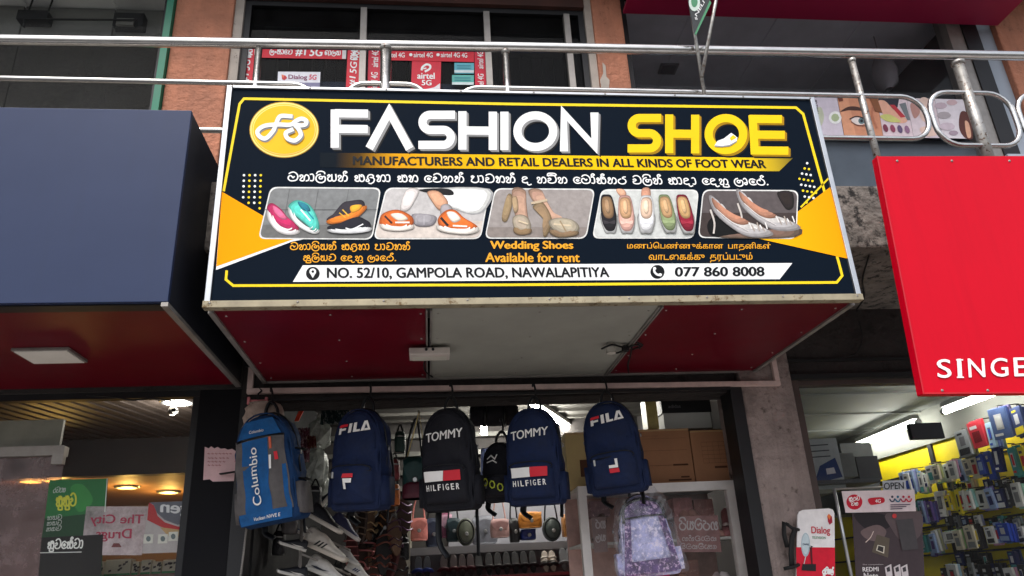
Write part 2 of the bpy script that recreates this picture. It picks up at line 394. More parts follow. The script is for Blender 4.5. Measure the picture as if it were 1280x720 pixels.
# slab of the balcony, its underside and the lintels under it
part('balcony_slab', M['concrete'], lambda b: b.box(-5, 9, .25, 6, 2.86, 3.17, bev=.012))
part('upper_slab', M['slabw'], lambda b: (b.box(-5, 9, .62, 6, 5.02, 5.25)))  # out-of-view slab, overhang added to block sky reflection and daylight at the windows
part('lintel', M['grimy'], lambda b: (b.box(-.1, 2.335, YW-.02, YW+.15, 2.425, 2.86), b.box(2.62, 5.5, YW-.02, YW+.15, 2.475, 2.86), b.box(-3.5, -.1, YW-.03, YW+.15, 2.5, 2.86)))
part('lintel_groove', M['rubber'], lambda b: (b.box(2.62, 5.5, YW-.05, YW-.021, 2.475, 2.5), b.box(2.62, 5.5, YW-.035, YW-.021, 2.57, 2.585)))
# pillars at street level
def pil(b):
    b.box(2.345, 2.62, YW-.05, YW+.3, 0, 2.86, bev=.012)
pl = part('concrete_pillar', M['pillar'], pil); tag(pl, 'bare pinkish grey concrete pillar between the shops')
part('dark_pillar', M['darkpanel'], lambda b: b.box(-.29, -.1, YW-.02, YW+.3, 0, 2.5, bev=.004))
part('door_jamb', M['black'], lambda b: b.box(2.28, 2.343, YW-.06, YW+.08, 0, 2.45, bev=.004)); part('door_jamb', M['black'], lambda b: b.box(-.1, -.03, YW-.03, YW+.08, 0, 2.45, bev=.004))
# ---- shoe shop room
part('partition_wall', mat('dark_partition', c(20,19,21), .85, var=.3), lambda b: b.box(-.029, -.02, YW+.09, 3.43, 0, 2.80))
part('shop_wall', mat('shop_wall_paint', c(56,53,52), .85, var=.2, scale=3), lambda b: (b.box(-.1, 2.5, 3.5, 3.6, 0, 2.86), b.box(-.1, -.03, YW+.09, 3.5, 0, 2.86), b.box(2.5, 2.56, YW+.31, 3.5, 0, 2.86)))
def shelfceil(b):
    b.box(-.03, 2.5, YW+.16, 3.5, 2.83, 2.858)
    for i in range(9): b.box(-.03, 2.5, 1.5+i*.23, 1.52+i*.23, 2.808, 2.83)
part('shop_ceiling', mat('shop_ceiling_board', c(84,82,78), .8, var=.15), shelfceil)
part('shop_floor', mat('floor_tile', c(120,112,105), .5, var=.1), lambda b: b.box(-3.6, 5.6, YW-.1, 6, -.02, .03))
def wallslats(b):
    for z in (2.30, 2.42, 2.56, 2.70): b.box(-.02, 1.55, 3.44, 3.498, z, z+.035)
part('wall_rail', mat('grey_rail', c(104,104,100), .5, .3), wallslats)
# ---- pharmacy room
p0, p1 = at(102, 495, Z=2.6), at(250, 545, Z=2.6)
sdir = Vector((p1.x-p0.x, p1.y-p0.y, 0)).normalized(); snrm = Vector((-sdir.y, sdir.x, 0))
part('pharmacy_wall', mat('pharmacy_wall_paint', c(112,92,86), .7, var=.12, scale=2), lambda b: (b.box(-3.6, -.2, 4.7, 4.8, 0, 2.86), b.box(-3.6, -3.5, YW+.15, 4.7, 0, 2.86), b.box(-.2, -.101, YW+.31, 4.7, 0, 2.86)))
def slatceil(b):
    b.box(-3.5, -.2, YW+.15, 4.7, 2.68, 2.7, 1)
    for i in range(-70, 70):
        c0 = Vector((-1.2, 2.6, 0))+snrm*(i*.085)
        a, e = c0-sdir*3.2, c0+sdir*3.2; h = snrm*.027
        q = []
        # clip the slat to the room
        def clip(P, Q):
            t0, t1 = 0., 1.
            for lo, hi, s_, d_ in ((-3.5, -.2, P.x, Q.x-P.x), (YW+.16, 4.7, P.y, Q.y-P.y)):
                if abs(d_) < 1e-6:
                    if not lo <= s_ <= hi: return None
                    continue
                u, v = sorted(((lo-s_)/d_, (hi-s_)/d_)); t0, t1 = max(t0, u), min(t1, v)
            return (P+(Q-P)*t0, P+(Q-P)*t1) if t1 > t0+.02 else None
        r = clip(a, e)
        if not r: continue
        P, Q = r
        b.prism([P-h+Vector((0, 0, 2.645)), P+h+Vector((0, 0, 2.645)), Q+h+Vector((0, 0, 2.645)), Q-h+Vector((0, 0, 2.645))], (0, 0, .034))
part('pharmacy_ceiling', [mat('brown_slats', c(100,90,86), .5, var=.2), M['rubber']], slatceil)
# ---- phone shop room
part('phone_shop_wall', mat('phone_shop_wall_paint', c(100,106,105), .8, var=.1, scale=2), lambda b: (b.box(2.56, 5.4, 4.6, 4.7, 0, 2.86), b.box(2.56, 2.6, YW+.31, 4.6, 0, 2.86)))
def slatwall(b):
    b.box(4.2, 4.3, YW+.15, 4.6, 0, 2.33)
part('upper_wall', mat('pale_upper_wall', c(120,122,116), .7, var=.12, scale=3), lambda b: b.box(4.18, 4.3, YW+.15, 4.6, 2.332, 2.86))
yw = part('slat_wall', mat('yellow_panel', c(228,205,20), .45, var=.08), slatwall)
def grooves(b):
    for z in (1.62, 1.8, 1.98, 2.16, 2.34): b.box(4.19, 4.199, YW+.16, 4.59, z, z+.012)
    for y in (2.3, 3.1): b.box(4.185, 4.199, y, y+.04, 1.2, 2.54)
part('wall_groove', M['black'], grooves, yw)
part('phone_shop_ceiling', mat('phone_ceiling', c(120,124,122), .7, var=.12, scale=3), lambda b: (b.box(2.6, 4.2, YW+.16, 4.6, 2.56, 2.58), [b.box(2.6, 4.2, y, y+.012, 2.55, 2.56) for y in (1.7, 2.3, 2.9, 3.5)] and None))
# ---- upper floor front
ux = lambda x, y=100: at(x, y, Y=YW).x
def column(x0, x1, y=YW):
    def f(b):
        b.box(x0, x1, y-.06, y+.3, 3.17, 5.02, bev=.01)
    return f
XA0, XA1 = ux(212), ux(287); XB0, XB1 = ux(742, 60), ux(779, 60); XC0, XC1 = ux(1243, 60), ux(1280, 60)+.3
part('column', M['orange'], column(XA0, XA1)); part('column', M['orange'], column(XB0, XB1)); part('column', M['orange'], column(XC0, XC1))
part('teal_strip', M['teal'], lambda b: (b.box(ux(203), XA0-.002, YW-.09, YW+.05, 3.17, 5.02)))
part('paint_patch', M['cream'], lambda b: b.face([at(x, y, Y=YW-.063) for x, y in ((753,78),(757,82),(758,96),(762,100),(761,112),(752,113),(750,100),(754,92))]))
part('jamb_trim', M['cream'], lambda b: b.box(XA1+.001, XA1+.05, YW-.04, YW+.05, 3.17, 5.02)); part('jamb_trim', M['cream'], lambda b: b.box(XB0-.045, XB0-.001, YW-.04, YW+.05, 3.17, 5.02))
part('beam', M['beam'], lambda b: b.box(XA1+.051, XB0-.046, YW-.05, YW+.2, 4.84, 5.02))
# first bay, left: dim room behind glass with a boarded ceiling
def roomfn(x0, x1, yb, zc, zl=None):
    def f(b):
        b.box(x0, x1, yb, yb+.05, 3.17, 5.02)
        b.box(x0, x1, YW+.3, yb, 3.171, 3.19)
        b.box(x0-.05, x0, YW+.1, yb, 3.17, 5.02); b.box(x1, x1+.05, YW+.1, yb, 3.17, 5.02)
    return f
part('room_floor', mat('pale_tile', c(225,222,215), .5, var=.1), lambda b: (b.box(-3, XA0-.03, YW+.05, 1.74, 3.195, 3.2), b.box(XB1+.03, ux(1235)-.03, YW+.05, 2.39, 3.195, 3.2)))  # unseen pale floor, added to bounce daylight up onto the ceilings
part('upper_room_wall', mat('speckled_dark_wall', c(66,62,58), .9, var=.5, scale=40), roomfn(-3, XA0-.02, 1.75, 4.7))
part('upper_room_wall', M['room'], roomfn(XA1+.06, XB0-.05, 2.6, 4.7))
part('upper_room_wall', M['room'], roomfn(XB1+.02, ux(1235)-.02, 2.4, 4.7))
zbd = at(100, 54, Y=1.3).z
part('upper_board', mat('grey_board', c(122,122,118), .85, var=.2, scale=4, bump=.2), lambda b: (b.box(-3, -1.621, 1.3, 1.33, zbd, 4.97), b.box(-1.609, -1.101, 1.3, 1.33, zbd, 4.97), b.box(-1.089, XA0-.06, 1.3, 1.33, zbd, 4.97)))  # upright board added to catch sky light where the ceiling stays dark
part('lower_board', mat('speckled_board', c(58,54,48), .95, var=.6, scale=60, bump=.6, col2=c(30,28,26), thr=.5), lambda b: (b.box(-3, -1.621, 1.32, 1.35, 3.2, zbd-.004), b.box(-1.613, XA0-.06, 1.32, 1.35, 3.2, zbd-.004)))
def ceil1(b):
    b.box(-3, XA0-.03, YW+.06, 1.75, 4.98, 5.0)
    for x in (-1.62, -1.1): b.box(x, x+.015, YW+.06, 1.75, 4.972, 4.98)
part('upper_room_ceiling', M['roomceil'], ceil1)
def ceil3(b):
    b.box(XB1+.03, ux(1235)-.03, YW+.06, 2.4, 4.98, 5.0)
    for x in (2.5, 3.1, 3.7): b.box(x, x+.015, YW+.06, 2.4, 4.972, 4.98)
    for y in (1.5, 1.95): b.box(XB1+.03, ux(1235)-.03, y, y+.012, 4.974, 4.98)
part('upper_room_ceiling', mat('dim_ceiling_board', c(225,225,232), .85, var=.15, scale=3), ceil3)
part('orange_panel', mat('brown_orange_board', c(120,62,22), .7, var=.2), lambda b: b.box(ux(180, 80), ux(204, 80)-.03, 1.27, 1.29, 3.9, at(190, 60, Y=1.28).z))
# windows: frame, pane, mullions
def window(label, x0, x1, z0, z1, mull, frame=M['alu'], pane=M['glassd'], fw=.035):
    f = MB(); y0, y1 = YW-.02, YW+.02
    f.box(x0, x1, y0, y1, z0, z0+fw); f.box(x0, x1, y0, y1, z1-fw, z1)
    f.box(x0, x0+fw, y0, y1, z0+fw, z1-fw); f.box(x1-fw, x1, y0, y1, z0+fw, z1-fw)
    o = f.build('window', frame, B)
    for mx in mull:
        q = MB(); q.box(mx-.018, mx+.018, y0-.012, y1-.002, z0+fw, z1-fw); q.build('mullion', M['alud'], o)
    q = MB(); q.box(x0+fw, x1-fw, YW+.004, YW+.009, z0+fw, z1-fw); q.build('pane', pane, o)
    return o
window('', -3, ux(203)-.004, 3.2, 5.0, [-1.95], M['black'], glass('thin_clear_glass', (.95, .96, .96), .01, .07))
window('', XA1+.052, XB0-.047, 3.2, 4.838, [ux(455, 30), ux(608, 30), ux(735, 100)-.1], M['black'])
window('', XB1+.004, ux(1214)-.03, 3.2, 5.0, [], M['black'], M['glassd2'])
part('curtain', M['curtain'], lambda b: [b.box(XA1+.08+i*.075, XA1+.08+i*.075+.06, 1.5+.02*(i % 2), 1.53+.02*(i % 2), 3.3, 4.86) for i in range(26)] and None)
part('frosted_panel', mat('blue_frosted_film', c(92,112,138), .35, var=.15, scale=3), lambda b: b.box(XA1+.09, XB0-.3, YW+.03, YW+.04, 3.25, 4.31))
part('frosted_panel', mat('grey_frosted_film', c(86,96,104), .3, var=.25, scale=3), lambda b: b.box(XB1+.05, ux(1205), YW+.03, YW+.04, 3.25, 3.965))
part('window_side_frame', M['alud'], lambda b: b.box(ux(1196), ux(1214), YW-.05, YW+.05, 3.17, 5.02))
part('window_side_frame', M['black'], lambda b: b.box(ux(1214)+.001, ux(1233), YW-.06, YW+.05, 3.17, 5.02))
part('wall_panel', mat('pale_grey_panel', c(160,170,182), .55, var=.1, scale=2), lambda b: (b.box(ux(1233)+.001, XC0-.001, YW-.02, YW+.1, 3.17, 5.02), b.box(XC0-.3, XC1, YW-.14, YW-.061, 3.17, at(1270, 190, Y=.9).z-.0)) and None)
def shut(b):
    for i in range(16): b.box(XC1+.001, XC1+1.6, YW-.04+.01*(i % 2), YW+.1, 3.9+i*.07, 3.962+i*.07)
part('roller_shutter', mat('brown_shutter', c(96,76,72), .6, .2, var=.2), shut)
# ---- pharmacy front: panes, door head and dark trim
xg = lambda x, y: at(x, y, Y=YW).x
pf = part('shopfront_frame', M['black'], lambda b: (b.box(-3.5, -.291, YW-.015, YW+.03, 2.47, 2.499), b.box(-.32, -.291, YW-.012, YW+.03, 0, 2.469)))
part('pane', M['glasss'], lambda b: b.box(-3.5, -.321, YW+.002, YW+.008, .1, 2.469), pf)
tw = part('transom_panel', mat('clouded_panel', c(140,138,124), .5, var=.25), lambda b: b.box(-3.4, xg(76, 530), YW+.02, YW+.04, at(30, 558, Y=YW).z, at(30, 524, Y=YW).z))
part('door_glass', glass('mauve_tinted_glass', (.66, .56, .56), .3, .3, c(190,165,165)), lambda b: b.box(-3.4, xg(66, 650), YW+.012, YW+.02, .1, at(30, 571, Y=YW).z))  # mauve tint and haze painted in for the reflection on the door glass
dh = part('door_head', M['alud'], lambda b: b.box(-3.4, xg(80, 565), YW-.02, YW+.045, at(30, 571, Y=YW).z, at(30, 559, Y=YW).z))
part('door_patch', M['alud'], lambda b: b.box(xg(69, 570), xg(83, 570), YW-.03, YW-.001, at(76, 581, Y=YW).z, at(76, 559, Y=YW).z), dh)
# ---- phone shop front
ff = part('shopfront_frame', mat('brown_frame', c(78,66,62), .6, .2, var=.25), lambda b: (b.box(2.621, 2.66, YW-.03, YW+.04, 0, 2.474), b.box(2.66, 5.4, YW-.012, YW+.03, 2.45, 2.474)))
part('pane', M['glasss'], lambda b: (b.box(2.66, xg(1146, 500), YW+.002, YW+.008, .1, 2.449), b.box(xg(1147, 500), 5.4, YW+.003, YW+.009, .1, 2.449)), ff)
dc = part('patch_fitting', M['black'], lambda b: (b.box(xg(1137, 540), xg(1178, 540), YW-.012, YW+.02, at(1155, 549, Y=YW).z, at(1155, 529, Y=YW).z, bev=.003)), ff)

# ================================================================== balcony railing
YR = .3
R = thing('balcony_railing', 'stainless steel balcony railing with rounded loop rails above the signboards', 'railing', (1.3, YR, 3.17))
rp = lambda x, y: at(x, y, Y=YR)
def rail(name, pts, r, k=8, sm=True, closed=False, m='steel'):
    mb = MB(); mb.tube(smooth(pts, k, closed) if sm else pts, r, 12, closed=closed); return mb.build(name, M[m], R)
a, e = rp(0, 50), rp(1280, 70)
zt = (a.z+e.z)/2
rail('top_rail', [(-4, YR, zt-.03), (a.x, YR, a.z), (rp(640, 60).x, YR, rp(640, 59).z), (e.x, YR, e.z), (8, YR, e.z+.03)], .024, sm=False)
zu = lambda x, y: rp(x, y).z
def loop(x0, x1, z0, z1, rc=.11, r=.0125):
    pts = []
    for cx, cz, a0 in ((x1-rc, z1-rc, 0), (x0+rc, z1-rc, 90), (x0+rc, z0+rc, 180), (x1-rc, z0+rc, 270)):
        for q in range(7):
            an = math.radians(a0+90*q/6); pts.append((cx+rc*math.cos(an), YR, cz+rc*math.sin(an)))
    rail('rail_loop', pts, r, sm=False, closed=True)
zlo = rp(266, 163).z
loop(-4, rp(396, 112).x, zlo, rp(100, 100).z)
loop(rp(432, 112).x, rp(533, 113).x, zlo, rp(480, 105).z, rc=.09)
loop(rp(570, 116).x, rp(1160, 150).x, rp(1100, 173).z, rp(900, 116).z)
loop(rp(1167, 150).x, rp(1270, 150).x, rp(1230, 182).z, rp(1210, 116).z)
loop(rp(1277, 150).x, rp(1277, 150).x+1.4, rp(1230, 182).z, rp(1210, 116).z)
for x, y, r, m in ((322, 75, .0165, 'steel'), (482, 80, .026, 'steel'), (633, 85, .0165, 'steel'), (1069, 90, .0165, 'rust'), (1208, 110, .027, 'rust')):
    p = rp(x, y)
    rail('post', [(p.x, YR+.004, 3.168), (p.x, YR+.004, zt-.012)], r, sm=False, m=m)
    rail('weld', [(p.x, YR+.003, zt-.034), (p.x, YR+.003, zt-.026), (p.x, YR+.003, zt-.016)], [r*1.05, r*1.2, r*1.25], sm=False, m='rust')
# flag poles tied to the railing, with a small banner
P = thing('flag_pole_pair', 'two thin crossed grey metal poles tied to the railing above the yellow lettering', 'pole', tuple(at(880, 118, Y=YR-.05)))
for yo, pts in ((0, ((882, 128), (862, 0), (858, -30))), (-.03, ((877, 96), (895, 0), (900, -30)))):
    mb = MB(); mb.tube([at(x, y, Y=YR-.05+yo) for x, y in pts], .0085, 10); mb.build('pole', M['rust'], P)
b = MB(); Yb = YR-.09
q = [at(x, y, Y=Yb) for x, y in ((862,-25),(860,0),(868,42),(887,2),(900,-25))]
b.prism(q, (0, .004, 0), 0)
b.prism([at(x, y, Y=Yb-.001) for x, y in ((868,43),(870,44),(889,4),(887,1))], (0, -.003, 0), 2)
ell = [at(868+7*math.cos(t/16*6.283), 3+11*math.sin(t/16*6.283), Y=Yb-.002) for t in range(16)]
b.face(ell, 1); b.face([at(868+4*math.cos(t/16*6.283), 2+7*math.sin(t/16*6.283), Y=Yb-.003) for t in range(16)], 2)
b.text('8', at(869.5, 25, Y=Yb-.003), Vector((.012, 0, .003)), Vector((-.004, 0, .016)), 3, .01)
b.text('NELI', at(871, 21, Y=Yb-.003), at(881, 3, Y=Yb-.003)-at(871, 21, Y=Yb-.003), at(868.5, 18, Y=Yb-.003)-at(871, 21, Y=Yb-.003), 3, .02)
tag(b.build('banner', [mat('banner_black', c(34,38,42), .6), mat('banner_pale', c(190,205,195), .6), mat('banner_green', c(60,130,90), .6), mat('banner_white', c(225,225,225), .6)], loc=tuple(q[2])),
    'small dark hanging banner with a green round emblem between the crossed poles', 'banner')
# crimson awning of the third bay
A = thing('awning', 'dark crimson boxed awning over the upper right window', 'awning', (2.8, YW, 4.6))
za = at(1000, 24, Y=YW-.066).z
mb = MB(); x0, x1 = at(779, 18, Y=YW-.066).x, at(1246, 29, Y=YW-.066).x
mb.prism([(x0, YW-.066, za), (x0, .45, za), (x1, .45, za), (x1, YW-.066, za)], (0, 0, .02), 0)
mb.build('soffit', mat('crimson_awning', c(150,20,66), .5, var=.1, scale=2), A)
mb = MB(); mb.prism([(x0, .43, za-.008), (x0, .449, za-.008), (x1, .449, za-.008), (x1, .43, za-.008)], (0, 0, .5)); mb.build('fascia', mat('crimson_fascia', c(150,20,50), .4), A)
# fittings hanging in the left upper room
L = thing('ceiling_fitting', 'black box fitting on a thin conduit in the dim upper left room', 'light fitting', tuple(at(42, 24, Y=1.25)))
mb = MB(); p = at(22, 26, Y=1.25); q = at(62, 16, Y=1.25); mb.box(p.x, q.x, 1.23, 1.31, p.z, q.z); mb.build('housing', M['black'], L)
mb = MB(); p, q = at(30, 24, Y=1.22), at(172, 25, Y=1.22); mb.tube([p, q, at(170, 36, Y=1.22)], .006, 6)
mb.tube([at(31, 24, Y=1.22), at(30, 34, Y=1.22)], .006, 6)
for x in (35, 60): mb.tube([at(x, 16, Y=1.25), Vector((at(x, 16, Y=1.25).x+.01, 1.25, 4.982))], .005, 6)
mb.build('conduit', M['rubber'], L)
L = thing('ceiling_fitting', 'grey box fitting with a pale face beside the teal strip', 'light fitting', tuple(at(160, 28, Y=1.25)))
mb = MB(); p = at(141, 33, Y=1.25); q = at(181, 18, Y=1.25); mb.box(p.x, q.x, 1.24, 1.31, p.z, q.z); mb.build('housing', M['black'], L)
mb = MB(); p = at(145, 32, Y=1.235); q = at(168, 24, Y=1.235); mb.box(p.x, q.x, 1.228, 1.2395, p.z, q.z); mb.build('panel', M['slabw'], L)
# ================================================================== the big shoe-shop sign
S = thing('shop_signboard', 'dark navy shoe shop signboard with white and yellow lettering over the bag display', 'signboard', (SW/2, 0, ZB))
Y0 = -.004                                            # face of the printed sheet
def sp(x, y, k=0): p = at(x, y, Y=Y0-.0009*k); return p
def spart(name, m, fn, parent=None):
    mb = MB(); fn(mb); return mb.build(name, m, parent or S)
k_ = dict(navy=mat('sheet_navy', c(14,24,36), .6, var=.05, scale=2, spec=.03), yel=mat('sheet_yellow', c(246,212,30), .35, var=.04, spec=.15), white=mat('sheet_white', c(245,245,244), .35, var=.02, spec=.15),
  grey=mat('sheet_grey', c(150,150,150), .4, var=.06, spec=.15), dyel=mat('sheet_dark_yellow', c(176,132,8), .4, var=.05, spec=.15), blk=mat('sheet_black', c(12,14,18), .35, var=0, spec=.15), org=mat('sheet_orange', c(240,168,40), .4, var=.03, spec=.15))
spart('face', k_['navy'], lambda b: b.box(.022, SW-.022, Y0, .03, ZB+.014, ZB+SH-.012))
def frame(b):
    b.box(0, .02, -.012, .05, ZB, ZB+SH, bev=.002); b.box(SW-.02, SW, -.012, .05, ZB, ZB+SH, bev=.002)
    b.box(.0205, SW-.0205, -.012, .05, ZB+SH-.011, ZB+SH, bev=.002)
spart('frame', M['alu'], frame)
spart('bottom_trim', M['rustrim'], lambda b: b.box(-.004, SW+.004, -.015, .022, ZB-.013, ZB+.0125, bev=.002))
spart('backing', M['alud'], lambda b: b.box(.02, SW-.02, .052, .245, ZB+.03, ZB+SH-.02))
# soffit: crimson, grey, crimson sheets with trims between
zs = ZB-.004
xs = at(536, 382, Z=zs).x; xs2a, xs2b = at(823, 379, Z=zs).x, at(760, 470, Z=zs).x
xs2 = (xs2a+xs2b)/2; xs = (xs+at(536, 468, Z=zs).x)/2
for nm, xa, xb, m in (('soffit_panel', .02, xs-.012, 'redsof'), ('soffit_panel', xs+.012, xs2-.01, 'greysof'), ('soffit_panel', xs2+.01, SW-.02, 'redsof')):
    spart(nm, M[m], lambda b: b.box(xa, xb, .047, YW-.05, zs, zs+.012))
def trims(b):
    for x, w_ in ((0, .02), (xs-.0115, .007), (xs+.0045, .007), (xs2-.0095, .007), (xs2+.0025, .007), (SW-.02, .02)):
        b.box(x, x+w_, .046, YW-.045, zs-.009, zs+.014)
    b.box(.0, SW, YW-.049, YW-.035, zs-.008, zs+.014)
spart('soffit_trim', M['alud'], trims)
spart('side_panel', M['darkpanel'], lambda b: (b.box(.0, .012, .051, YW-.03, zs+.015, zs+.2), b.box(SW-.012, SW, .051, YW-.03, zs+.015, zs+.2)))
# yellow outline
def outline(b):
    F2 = lambda u, v, k: sp(u, v, 1+k)
    b.ribbon([(279.5,239),(299.5,130),(305,123.3),(640,130),(995,134.5),(1004,142.5),(1031,241)], 3.2, F2)
    b.ribbon([(283.4,338),(282.4,349.5),(291.5,357),(640,356),(1046,353),(1052.8,344.5),(1046,319)], 3.2, F2)
    b.ribbon([(1037,221.5),(1001,259)], 2.2, F2)
spart('border_line', k_['yel'], outline)
og = ink('sheet_orange_blend', [(-1.22, c(255,160,8)), (-1.0, c(250,168,10)), (-.8, c(255,190,50)), (.7, c(255,205,60)), (.9, c(252,186,20)), (1.22, c(250,160,10))])
def wedge2(b): b.face([sp(x, y, 1.6) for x, y in ((1037.5,234),(1060.5,323.5),(945,297.5),(990,270))], 0)
def wedge(b):
    b.face([sp(x, y, 1.2) for x, y in ((277.3,239.5),(330,270.5),(420,291),(365,302),(270,337.5))], 1)
    b.face([sp(x, y, 1.6) for x, y in ((277.3,239.5),(330,270.5),(420,291),(365,299.5),(270.5,333))], 0)
spart('corner_wedge', [og, k_['white']], wedge); spart('corner_wedge', og, wedge2)
def dots(b):
    def dot(x, y, r, m): b.face([sp(x+r*math.cos(t*.785), y+r*.95*math.sin(t*.785), 1.4) for t in range(8)], m)
    for i, x in enumerate((305, 312, 319, 326)):
        for j in range(7):
            if j*6.9 > 36-(0 if i > 0 else 8)+i*2: continue
            dot(x-j*.25, 219+j*6.9, 1.65, i % 2)
    for i in range(4):
        for j in range(8):
            x = 1009-i*4.2+j*2.2; y = 204+j*7.4+i*6.5
            if y < 262: dot(x+(i*1.0), y, 1.6, (i+j) % 2)
spart('dot_pattern', [k_['white'], k_['yel']], dots)
# round logo
dc_ = (355.2, 162.2)
def ring(rx, ry, k, n=48): return [sp(dc_[0]+rx*math.cos(t/n*6.2832), dc_[1]+ry*math.sin(t/n*6.2832), k) for t in range(n)]
lg = ink('sheet_gold_blend', [(-.1, c(255,206,20)), (0, c(252,196,14)), (.12, c(226,150,14))], 'X')
def disc(b): b.face(ring(43.5, 35.2, 1), 2); b.face(ring(42.6, 34.2, 1.6), 1); b.face(ring(40.6, 32.2, 2.2), 0); b.face(ring(39.4, 31.2, 2.8), 1) ; b.face(ring(38.4, 30.2, 3.4), 0)
ld = spart('logo_disc', [mat('sheet_gold', c(250,190,16), .4, var=.06, spec=.15), mat('sheet_pale_gold', c(255,226,130), .4, var=.02, spec=.15), k_['dyel']], disc)
mono = [[(353.5,144.6),(366,143.8)],]
mpath = [(363.8,145.4),(350.5,145.2),(345.5,153.6),(341.3,163.7),(332,173),(323.6,169.8),(322.2,163.2),(331,157.2),(347.2,155.6),(363,155.8),(369.7,151.3),(376.8,148.3),(382.6,150.9),(381.8,155.4),(375.6,156.8),(368.6,155.8),(373.4,161.5),(375.8,169.2),(368.5,175.6),(359.4,172.9),(357.3,166),(365,162)]
def monog(b):
    P = [(q.x, q.y) for q in smooth([(x, y, 0) for x, y in mpath], 6)]
    b.ribbon([(x+1.2, y+1.6) for x, y in P], 6, lambda u, v, k: sp(u, v, 4+k*300), 1, cap=True, lift=1e-4)
    b.ribbon(P, 5.2, lambda u, v, k: sp(u, v, 6+k*300), 0, cap=True, lift=1e-4)
spart('monogram', [k_['white'], k_['grey']], monog, ld)
# name of the shop, letter by letter with its printed thickness
def arc(cx, cy, rx, ry, a0, a1, n=12): return [(cx+rx*math.cos(math.radians(a0+(a1-a0)*i/n)), cy+ry*math.sin(math.radians(a0+(a1-a0)*i/n))) for i in range(n+1)]
def letS(x0, x1, y0, y1, t):                     # S of straight bars and round turns
    ym = (y0+y1)/2; h = t/2; r = (ym-y0)/2-h/2
    rr = (y1-y0-t)/4
    return [[(x1, y0+h), (x0+h+rr, y0+h)] + arc(x0+h+rr, y0+h+rr, rr, rr, -90, -270)[1:] + [(x1-h-rr, ym)] + arc(x1-h-rr, ym+rr, rr, rr, -90, 90)[1:] + [(x0, y1-h)]]
def letters(kind):
    T = 10.2; o = []
    if kind == 'F': 
        y = lambda x: (x-640)*.0115           # the rows fall a little to the right
        o += [[(418.4,136.8),(418.4,184.6)], [(418.4,141.5),(460,142)], [(420,161),(459.6,161.4)]]
        o += [[(461.5,185.4),(486.5,139.5),(512,186)]]
        o += letS(523, 568.6, 138.4, 186.2, T)
        o += [[(578,139),(578,187)], [(616,139.6),(616,187.4)], [(578,163),(616,163.4)], [(630.5,139.6),(630.5,187.6)]]
        o += [arc(669.2, 164, 22.4, 19.8, 0, 360, 40)]
        o += [[(705,189.2),(705,141.5),(743,183),(743,140.6)]]
    else:
        o += letS(784.5, 826.5, 142.4, 190.6, T)
        o += [[(836.5,143),(836.5,191.4)], [(869,143.4),(869,191.8)], [(836.5,167),(869,167.4)], arc(907.4, 167.6, 21.6, 20, 0, 360, 40)]
        o += [[(934.5,148.4),(979,148.9)], [(937,168),(982,168.4)], [(939,187.6),(986,188)]]
        o[-3:] = [[(937,148.6),(977.5,149)], [(938,168.2),(981,168.6)], [(939,188),(985.5,188.4)], [(940.6,143.8),(943.6,192.8)]]
    return o
def draw_letters(kind, mtop, mside, mshadow):
    def f(b):
        k0 = 0
        for dx, dy, lay, mi in ((4.2, 4.4, 1.0, 2), (2.6, 2.4, 1.9, 1), (1.5, 1.4, 2.6, 1), (0, 0, 3.4, 0)):
            for i, st in enumerate(letters(kind)):
                cl = len(st) > 30
                st = st[:-1] if cl else st
                b.ribbon([(x+dx, y+dy) for x, y in st], 10.2 if len(st) != 3 or not cl else 10, lambda u, v, k: sp(u, v, lay+.06*i), mi, closed=cl)
    return f
spart('lettering', [k_['white'], k_['grey'], k_['blk']], draw_letters('F', 0, 1, 2))
spart('lettering', [mat('sheet_yellow_letter', c(248,206,10), .35, var=.05, spec=.15), k_['dyel'], k_['blk']], draw_letters('S', 0, 1, 2))
def shoeicon(b):
    b.face([sp(x, y, 5) for x, y in ((893,182),(897,176),(905,173),(914,166),(917,168),(922,172),(921,176),(912,181),(903,182.5))], 0)
    b.face([sp(x, y, 5.5) for x, y in ((893.5,181.8),(903,182.5),(912,181),(921,176),(921,177.5),(912,183),(902,184),(894,183.6))], 1)
    b.face([sp(x, y, 5.6) for x, y in ((912,172.5),(916.5,168.5),(920.5,172),(914,176))], 2)
spart('shoe_emblem', [k_['white'], k_['grey'], k_['yel']], shoeicon)
# orange strap-line
bd = ink('sheet_band_blend', [(-.79, c(20,28,36)), (-.7, c(92,66,26)), (-.56, c(226,160,26)), (-.1, c(250,196,18)), (.86, c(248,206,26)), (.98, c(196,166,40)), (1.1, c(66,64,42))])
spart('band', bd, lambda b: b.face([sp(x, y, .8) for x, y in ((400,190.8),(991,197.6),(974,214),(400,209.2))]))
def line(b, s_, xl, xr, ytl, ybl, ytr, ybr, m=0, bold=.012, k=2, xsh=0):
    p = sp(xl, ybl, k); b.text(s_, p, sp(xr, ybr, k)-p, sp(xl+xsh, ytl, k)-p, m, bold)
spart('strapline', k_['blk'], lambda b: line(b, 'MANUFACTURERS AND RETAIL DEALERS IN ALL KINDS OF FOOT WEAR', 441, 958.5, 195, 206.2, 199.2, 210.3, bold=.07))
def si(b, s_, xl, xr, ytl, ybl, ybr, m=0, wd=.17, k=2):
    p = sp(xl, ybl, k); sinhala(b, s_, p, sp(xr, ybr, k)-p, sp(xl, ytl, k)-p, m, wd)
spart('sinhala_line', k_['white'], lambda b: si(b, 'මනාලියන් සඳහා සහ වෙනත් පාවහන් ද නවීන මෝස්තර වලින් සාදා දෙනු ලැබේ.', 359.5, 963, 217, 226, 231.3, wd=.165))
